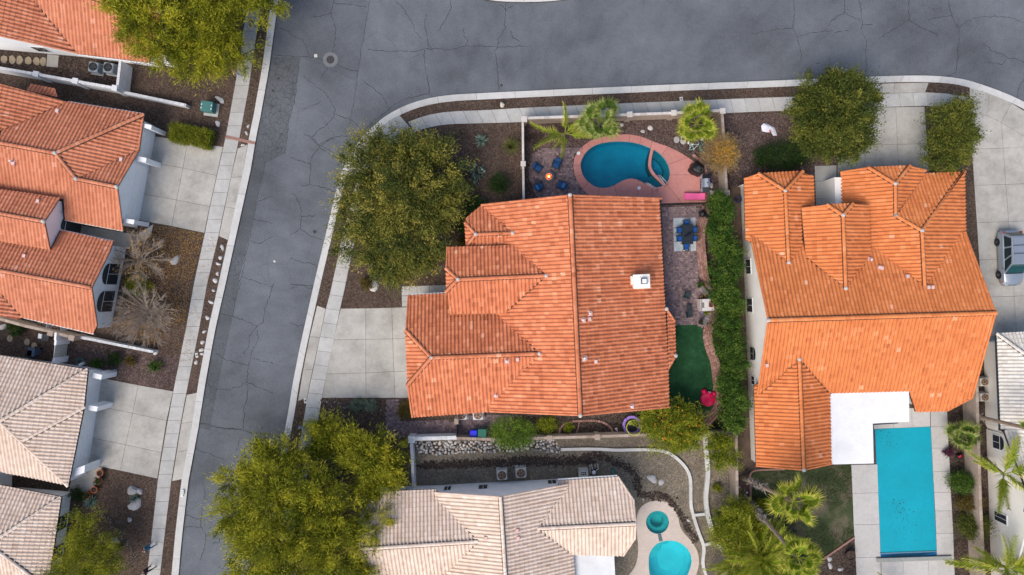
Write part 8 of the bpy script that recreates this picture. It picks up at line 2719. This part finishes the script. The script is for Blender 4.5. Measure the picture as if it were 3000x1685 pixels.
# ------------------------------------------------------------------ bicycles
def bicycle(label, px, rz, frame, lean, z=.12):
 t = thing('bicycle', label, 'bicycle', P(px[0], px[1], z))
 root = Matrix.Rotation(rz, 4, 'Z') @ Matrix.Rotation(lean, 4, 'X')
 def put(o):
  o.matrix_local = root
  return o
 wr = .33
 for x in (-.5, .5):
  w = MB().torus((x, 0, wr), wr, .022, 24, 6, Matrix.Rotation(math.pi / 2, 3, 'X')).obj('wheel', M_RUBBER, t, world=False)
  put(w)
  sp = MB()
  for k in range(12):
   a = k * .5236
   sp.tube([(x, 0, wr), (x + math.cos(a) * wr, 0, wr + math.sin(a) * wr)], .004, 3, False)
  sp.obj('spokes', M_STEEL, w, world=False)
 f = MB()
 bb, st, hd = (-.08, 0, .30), (-.2, 0, .78), (.36, 0, .72)
 for a, b in ((bb, st), (st, hd), (bb, hd), ((-.5, 0, wr), bb), ((-.5, 0, wr), st), (hd, (.5, 0, wr))):
  f.tube([a, b], .022, 7)
 put(f.obj('frame', frame, t, world=False))
 put(MB().tube([(.36, 0, .72), (.34, 0, .92)], .018, 6).obj('stem', M_STEEL, t, world=False))
 put(MB().tube([(.24, -.30, .94), (.36, -.2, .93), (.36, .2, .93), (.24, .30, .94)], .016, 6).obj('handlebar', frame, t, world=False))
 put(MB().box((-.22, 0, .86), (.27, .15, .06), bev=.02).obj('saddle', M_WHITEP, t, world=False))
 put(MB().lathe([(.10, -.01), (.10, .01), (.01, .01)], (0, 0, 0), 16).obj('crankset', M_STEEL, t, world=False)).matrix_local = root @ Matrix.Translation(bb) @ Matrix.Rotation(math.pi / 2, 4, 'X')
 return t
bicycle('white bicycle leaning left by the golden dry bush', (2030, 420), R(75), M_WHITEP, R(-38))
bicycle('teal bicycle half in the golden dry bush', (2062, 412), R(60), M_TEAL, R(-20))
bicycle('small white and teal bicycle behind the red edging', (2034, 446), R(10), plain('pale_teal_paint', (.45, .62, .60), .4), R(-50))
tag(MB().tube([P(2058, 460, .5), P(2088, 537, .2)], .02, 6).obj('pool_pole', plain('blue_pole', (.05, .10, .42), .4)), 'long blue pool pole lying along the planting bed', 'pole')
t = thing('garden_hose', 'loops of teal hose hanging at the bicycles', 'hose', P(2060, 425, .1))
for k in range(3):
 MB().torus(P(2062, 434, .5 + k * .06), .28 + .03 * k, .018, 22, 5, Matrix.Rotation(.4 * k - .3, 3, 'X')).obj('hose_coil', M_TEAL, t)
# other small things
t = thing('plastic_bag', 'crumpled white plastic bag on the right front gravel', 'litter', P(2250, 380, .1))
mb = MB()
rg = random.Random(9)
pts = ZH((90, 1190), (115, 1165), (160, 1175), (185, 1190), (215, 1205), (230, 1240), (240, 1280), (205, 1283), (185, 1248), (140, 1250), (100, 1240))
w = W(pts)
cxw = (sum(p[0] for p in w) / len(w), sum(p[1] for p in w) / len(w))
ringv = [(p[0], p[1], .11 + rg.random() * .03) for p in w] + [(cxw[0] + (p[0] - cxw[0]) * .55, cxw[1] + (p[1] - cxw[1]) * .55, .2 + rg.random() * .12) for p in w]
m = len(w)
mb.add(ringv, [(k, (k + 1) % m, m + (k + 1) % m, m + k) for k in range(m)] + [tuple(range(m, 2 * m))])
mb.obj('bag', M_BAG, t)
MB().box(P(2256, 384, .3), (.12, .2, .02), .5).obj('red_print', plain('red_print', (.5, .03, .04), .6), t)
t = thing('roof_jack_stand', 'blue hose reel hung on the right house wall corner', 'hose', P(2160, 586, .1))
c = P(2160, 586, .1)
for k in range(4):
 MB().torus((c[0], c[1], .35 + k * .05), .26, .03, 18, 6).obj('hose_coil', plain('dark_blue_hose', (.02, .04, .16), .5), t)
t.name = 'hose_reel'
t = thing('mailbox', 'small white box on the left kerb near the tan house', 'box', P(535, 1445, .13))
MB().box(P(535, 1445, .2), (.18, .62, .14), R(-10), bev=.02).obj('box_body', M_WHITEP, t)
MB().box(P(535, 1445, .28), (.2, .3, .03), R(-10)).obj('lid', M_BEIGE, t)
for i, (p, m, l) in enumerate(((ZR3((190, 632))[0], M_WHITEP, 'white scrap on the soil beside the leaning palm'), (ZR3((252, 676))[0], M_WHITEP, 'white cup on the soil below the leaning palm'), (ZR3((222, 630))[0], plain('red_scrap', (.45, .03, .03), .6), 'red scrap on the soil beside the leaning palm'))):
 tag(MB().box(P(*p, .14), (.16, .16, .08), .4 + i, .8).obj('litter_scrap', m), l, 'litter')
t = thing('toy_car', 'small black and red toy by the purple plant', 'toy', P(2812, 1336, .1))
MB().box(P(2812, 1336, .3), (.6, .4, .25), .3, .8, .04).obj('body', M_BLACK, t)
MB().box(P(2812, 1337, .45), (.25, .14, .08), .6).obj('red_seat', plain('toy_red', (.6, .02, .05), .4), t)
MB().lathe([(.02, -.03), (.1, -.03), (.1, .03), (.02, .03)], P(2806, 1340, .2), 10).obj('wheel', M_RUBBER, t)
# ================================================================== the parked car
def car(label, px, rz):
 t = thing('parked_car', label, 'car', P(px[0], px[1], .124), rz)
 L, Wd = 4.75, 1.86
 # lower body: sections along the length (y from rear -L/2 to front L/2; front is +y)
 ys = [-2.36, -2.30, -2.1, -1.6, -.8, 0, .8, 1.2, 1.6, 2.0, 2.25, 2.36]
 hw = [.70, .82, .90, .93, .93, .93, .93, .92, .90, .84, .74, .60]
 belt = [.72, .92, 1.0, 1.02, 1.02, 1.01, 1.0, .97, .92, .86, .78, .66]
 vs, fs = [], []
 for y, w, b in zip(ys, hw, belt):
  prof = [(-w * .93, .22), (-w, .45), (-w, b * .72), (-w * .95, b * .93), (-w * .86, b), (0, b + .03), (w * .86, b), (w * .95, b * .93), (w, b * .72), (w, .45), (w * .93, .22)]
  vs += [(x, y, z) for x, z in prof]
 m = 11
 for i in range(len(ys) - 1):
  for k in range(m):
   k2 = (k + 1) % m
   fs.append((i * m + k, i * m + k2, (i + 1) * m + k2, (i + 1) * m + k))
 fs.append(tuple(range(m)))
 fs.append(tuple((len(ys) - 1) * m + k for k in range(m - 1, -1, -1)))
 fs = [f[::-1] for f in fs]
 MB().add(vs, fs).obj('body', M_SILVER, t, world=False, smooth=True)
 # cabin: roof and pillars
 base = [(-.80, -2.20), (.80, -2.20), (.84, 1.35), (-.84, 1.35)]
 top = [(-.60, -1.85), (.60, -1.85), (.64, .55), (-.64, .55)]
 zb, zt = .98, 1.64
 cv = [(x, y, zb if y < 1 else .95) for x, y in base] + [(x, y, zt if y < 0 else zt - .04) for x, y in top]
 cab = MB().add(cv, [(4, 5, 6, 7), (0, 1, 5, 4), (1, 2, 6, 5), (2, 3, 7, 6), (3, 0, 4, 7)]).obj('cabin', M_SILVER, t, world=False)
 MB().box((0, -.65, 1.655), (1.16, 2.3, .05), 0, .96, .02).obj('roof', M_SILVER, t, world=False)
 def pane(a, b, c, d, name, mat, ins=.08, par=cab):
  q = [Vector(v) for v in (a, b, c, d)]
  ce = sum(q, Vector()) / 4
  nrm = (q[1] - q[0]).cross(q[3] - q[0]).normalized()
  if nrm.dot(ce - Vector((0, -.4, .9))) < 0:
   nrm = -nrm
  qi = [p + (ce - p).normalized() * ins for p in q]
  vs_ = [p + nrm * .012 for p in qi] + [p - nrm * .02 for p in qi]
  MB().add(vs_, [(0, 1, 2, 3), (7, 6, 5, 4)] + [(k, (k + 1) % 4, 4 + (k + 1) % 4, 4 + k) for k in range(4)]).obj(name, mat, par, world=False)
 V = [Vector(v) for v in cv]
 pane(V[3], V[2], V[6], V[7], 'windscreen', M_SCREEN, .07)
 pane(V[0], V[1], V[5], V[4], 'rear_window', M_CARGLASS, .09)
 for a, b, c, d in ((V[0], V[3], V[7], V[4]), (V[1], V[2], V[6], V[5])):
  for s0, s1 in ((.06, .36), (.38, .66), (.68, .96)):
   pane(a.lerp(b, s0), a.lerp(b, s1), d.lerp(c, s1), d.lerp(c, s0), 'side_window', M_CARGLASS, .05)
 for x in (-1, 1):
  for y in (-1.42, 1.42):
   o = MB()
   o.lathe([(.20, -.10), (.33, -.10), (.345, -.06), (.345, .06), (.33, .10), (.20, .10)], (0, 0, 0), 24)
   w = o.obj('tyre', M_RUBBER, t, world=False)
   w.matrix_local = Matrix.Translation((x * .86, y, .345)) @ Matrix.Rotation(math.pi / 2, 4, 'Y')
   r = MB().lathe([(.215, -.02), (.215, .105), (.19, .10), (.19, .06), (.02, .06)], (0, 0, 0), 20).obj('rim', M_CHAR, w, world=False)
   if x < 0:
    r.rotation_euler = (math.pi, 0, 0)
   for k in range(7):
    a = k * .8976
    m2 = MB().box((.11, 0, .085), (.19, .045, .03)).obj('spoke', M_STEEL, w, world=False)
    m2.rotation_euler = (math.pi if x < 0 else 0, 0, a)
 for x in (-.52, .52):
  MB().tube([(x, -1.7, 1.72), (x, .35, 1.70)], .018, 6).obj('roof_rail', M_STEEL, t, world=False)
 for y in (-1.05, -.35):
  MB().box((0, y, 1.72), (1.06, .05, .03)).obj('roof_bar', M_CHAR, t, world=False)
 for x in (-1, 1):
  MB().box((x * 1.0, .95, 1.06), (.18, .10, .14), 0, .8, .03).obj('mirror', M_SILVER, t, world=False)
  MB().box((x * .62, 2.18, .70), (.34, .16, .16), x * -.35, .8, .03).obj('headlight', M_LAMP, t, world=False)
  MB().box((x * .74, -2.24, .92), (.14, .14, .34), 0, .85, .03).obj('tail_light', M_REDLAMP, t, world=False)
  MB().box((x * .84, 2.05, .68), (.06, .14, .08)).obj('indicator', plain('amber_lamp', (.6, .16, .02), .3), t, world=False)
  for y in (-.35, .65):
   MB().box((x * .925, y, .86), (.03, .16, .03)).obj('door_handle', M_SILVER, t, world=False)
 MB().box((0, 2.34, .46), (1.35, .14, .20), 0, .95, .04).obj('front_bumper', M_SILVER, t, world=False)
 MB().box((0, 2.33, .66), (.7, .08, .10), bev=.02).obj('grille', M_BLACK, t, world=False)
 MB().box((0, -2.36, .50), (1.5, .14, .22), 0, .95, .04).obj('rear_bumper', M_SILVER, t, world=False)
 MB().box((0, 1.34, 1.0), (1.5, .07, .03)).obj('wiper_cowl', M_BLACK, t, world=False)
 return t
car('silver minivan with roof rails on the far right driveway', (2946, 757), R(182.5))
# ================================================================== people
def person(label, px, face, cols, hgt=1.72, stride=.35, seed=1):
 """cols: top, trousers, shoes, hair materials; face = heading; one continuous skinned body"""
 s = hgt / 1.72
 J = {}
 J['pelvis'] = (0, 0, .94)
 J['waist'] = (0, 0, 1.08)
 J['chest'] = (0, .01, 1.28)
 J['neckb'] = (0, .0, 1.44)
 J['neck'] = (0, .01, 1.50)
 J['head'] = (0, .03, 1.60)
 J['crown'] = (0, .01, 1.70)
 E = [('pelvis', 'waist'), ('waist', 'chest'), ('chest', 'neckb'), ('neckb', 'neck'), ('neck', 'head'), ('head', 'crown')]
 rad = {'pelvis': (.155, .115), 'waist': (.135, .10), 'chest': (.165, .115), 'neckb': (.09, .08), 'neck': (.055, .055), 'head': (.082, .098), 'crown': (.06, .07)}
 for sd, sg in (('l', -1), ('r', 1)):
  f = stride * sg
  J[sd + 'hip'] = (sg * .09, 0, .88)
  J[sd + 'knee'] = (sg * .10, f * .45 + .03, .49)
  J[sd + 'ankle'] = (sg * .10, f * .55 - (.06 if sg < 0 else 0), .09)
  J[sd + 'toe'] = (sg * .115, f * .55 + .17 - (.06 if sg < 0 else 0), .045)
  J[sd + 'sho'] = (sg * .19, 0, 1.40)
  J[sd + 'elb'] = (sg * .25, -f * .25 - .02, 1.12)
  J[sd + 'wri'] = (sg * .25, -f * .5 + .10, .90)
  J[sd + 'palm'] = (sg * .25, -f * .55 + .14, .84)
  E += [('pelvis', sd + 'hip'), (sd + 'hip', sd + 'knee'), (sd + 'knee', sd + 'ankle'), (sd + 'ankle', sd + 'toe'), ('neckb', sd + 'sho'), (sd + 'sho', sd + 'elb'), (sd + 'elb', sd + 'wri'), (sd + 'wri', sd + 'palm')]
  rad.update({sd + 'hip': (.09, .09), sd + 'knee': (.062, .062), sd + 'ankle': (.045, .045), sd + 'toe': (.04, .03), sd + 'sho': (.066, .066), sd + 'elb': (.045, .045), sd + 'wri': (.032, .028), sd + 'palm': (.036, .022)})
  px_, py_, pz_ = J[sd + 'palm']
  for k in range(4):
   a = J[sd + 'f%da' % k] = (px_, py_ - .03 + k * .02, pz_ - .045)
   J[sd + 'f%db' % k] = (px_ - sg * .015, py_ - .035 + k * .023, pz_ - .085 + abs(k - 1.5) * .008)
   E += [(sd + 'palm', sd + 'f%da' % k), (sd + 'f%da' % k, sd + 'f%db' % k)]
   rad[sd + 'f%da' % k] = rad[sd + 'f%db' % k] = (.0085, .0085)
  J[sd + 'ta'] = (px_ - sg * .01, py_ + .045, pz_ + .0)
  J[sd + 'tb'] = (px_ - sg * .02, py_ + .06, pz_ - .04)
  E += [(sd + 'palm', sd + 'ta'), (sd + 'ta', sd + 'tb')]
  rad[sd + 'ta'] = rad[sd + 'tb'] = (.010, .010)
 J['nose'] = (0, .125, 1.60)
 names = list(J)
 me = bpy.data.meshes.new('body_skeleton')
 me.from_pydata([tuple(c * s for c in J[n]) for n in names], [(names.index(a), names.index(b)) for a, b in E], [])
 tmp = bpy.data.objects.new('tmp_person', me)
 C.objects.link(tmp)
 tmp.modifiers.new('skin', 'SKIN')
 sk = me.skin_vertices[0].data if me.skin_vertices else None
 if sk is None:
  me.skin_vertices.new() if hasattr(me.skin_vertices, 'new') else None
  sk = me.skin_vertices[0].data
 for n, v in zip(names, sk):
  v.radius = [q * s for q in rad.get(n, (.012, .012))]
  v.use_root = (n == 'pelvis')
 sub = tmp.modifiers.new('sub', 'SUBSURF')
 sub.levels = sub.render_levels = 2
 dg = bpy.context.evaluated_depsgraph_get()
 out = bpy.data.meshes.new_from_object(tmp.evaluated_get(dg))
 bpy.data.objects.remove(tmp)
 out.name = 'body'
 top, legs, shoe, hair = cols
 for m in (M_SKIN, top, legs, shoe):
  out.materials.append(m)
 mi = []
 for p in out.polygons:
  z = p.center.z / s
  ax = abs(p.center.x / s)
  if z < .085:
   mi.append(3)
  elif z < .96 and ax < .215:
   mi.append(2)
  elif z < 1.455 and not (ax > .2 and z < .93):
   mi.append(1)
  else:
   mi.append(0)
 out.polygons.foreach_set('material_index', mi)
 out.polygons.foreach_set('use_smooth', [True] * len(out.polygons))
 t = thing('person', label, 'person', P(px[0], px[1], .125), face)
 b = link('body', out, t)
 mb = MB()
 n = 14
 vs, fs = [], []
 for i in range(6):
  e = i / 5 * 1.55
  for k in range(n):
   a = 2 * math.pi * k / n
   y = math.sin(a)
   low = .0 if y < .2 else .55
   ee = low + (1.57 - low) * i / 5
   vs.append((math.cos(a) * math.cos(ee) * .094 * s, (y * math.cos(ee) * .108 + .012) * s, (1.615 + math.sin(ee) * .125 - (.05 if i == 0 and y < .2 else 0)) * s))
 for i in range(5):
  for k in range(n):
   fs.append((i * n + k, i * n + (k + 1) % n, (i + 1) * n + (k + 1) % n, (i + 1) * n + k))
 mb.add(vs, fs).obj('hair', hair, t, world=False, smooth=True)
 for sx in (-1, 1):
  MB().lathe([(.003, -.012), (.012, 0), (.003, .012)], (sx * .03 * s, .112 * s, 1.625 * s), 6).obj('eye', M_BLACK, t, world=False)
  MB().box((sx * .088 * s, .02 * s, 1.60 * s), (.02, .035, .055), 0, 1, .006).obj('ear', M_SKIN, t, world=False)
 MB().box((0, .128 * s, 1.598 * s), (.02, .03, .035), 0, .6, .005).obj('nose', M_SKIN, t, world=False)
 MB().box((0, .108 * s, 1.562 * s), (.045, .012, .012)).obj('mouth', plain('lips', (.34, .12, .1), .6), t, world=False)
 return t
cl = lambda n, c: plain(n, c, .85, .12, 8)
H_DARK, H_GREY = plain('dark_hair', (.02, .014, .01), .7), plain('grey_hair', (.42, .36, .32), .8)
person('person in blue top and blue trousers walking on the left pavement', (449, 1594), R(-80), (cl('teal_blue_shirt', (.03, .16, .22)), cl('bright_blue_trousers', (.01, .12, .34)), M_CHAR, plain('reddish_hair', (.35, .16, .12), .8)))
person('person in dark plum top and black trousers at the bottom of the left pavement', (447, 1660), R(-75), (cl('plum_top', (.035, .012, .03)), cl('black_trousers', (.015, .016, .02)), M_BLACK, H_GREY))
person('person in blue jeans walking beside the yellow green tree at the top', (752, 82), R(-95), (cl('brown_jacket', (.04, .03, .025)), cl('blue_jeans', (.015, .11, .24)), M_CHAR, plain('blond_hair', (.42, .24, .06), .8)), 1.72, .55)
person('person in yellow top half under the yellow green tree at the top', (703, 222), R(-90), (cl('yellow_top', (.62, .48, .16)), cl('pale_grey_trousers', (.42, .42, .5)), M_WHITEP, plain('orange_brown_hair', (.45, .18, .05), .8)))
person('person in light blue patterned shirt on the pavement below the driveway', (896, 1247), R(160), (cl('light_blue_shirt', (.22, .36, .72)), cl('black_shorts', (.012, .012, .016)), M_WHITEP, H_DARK))
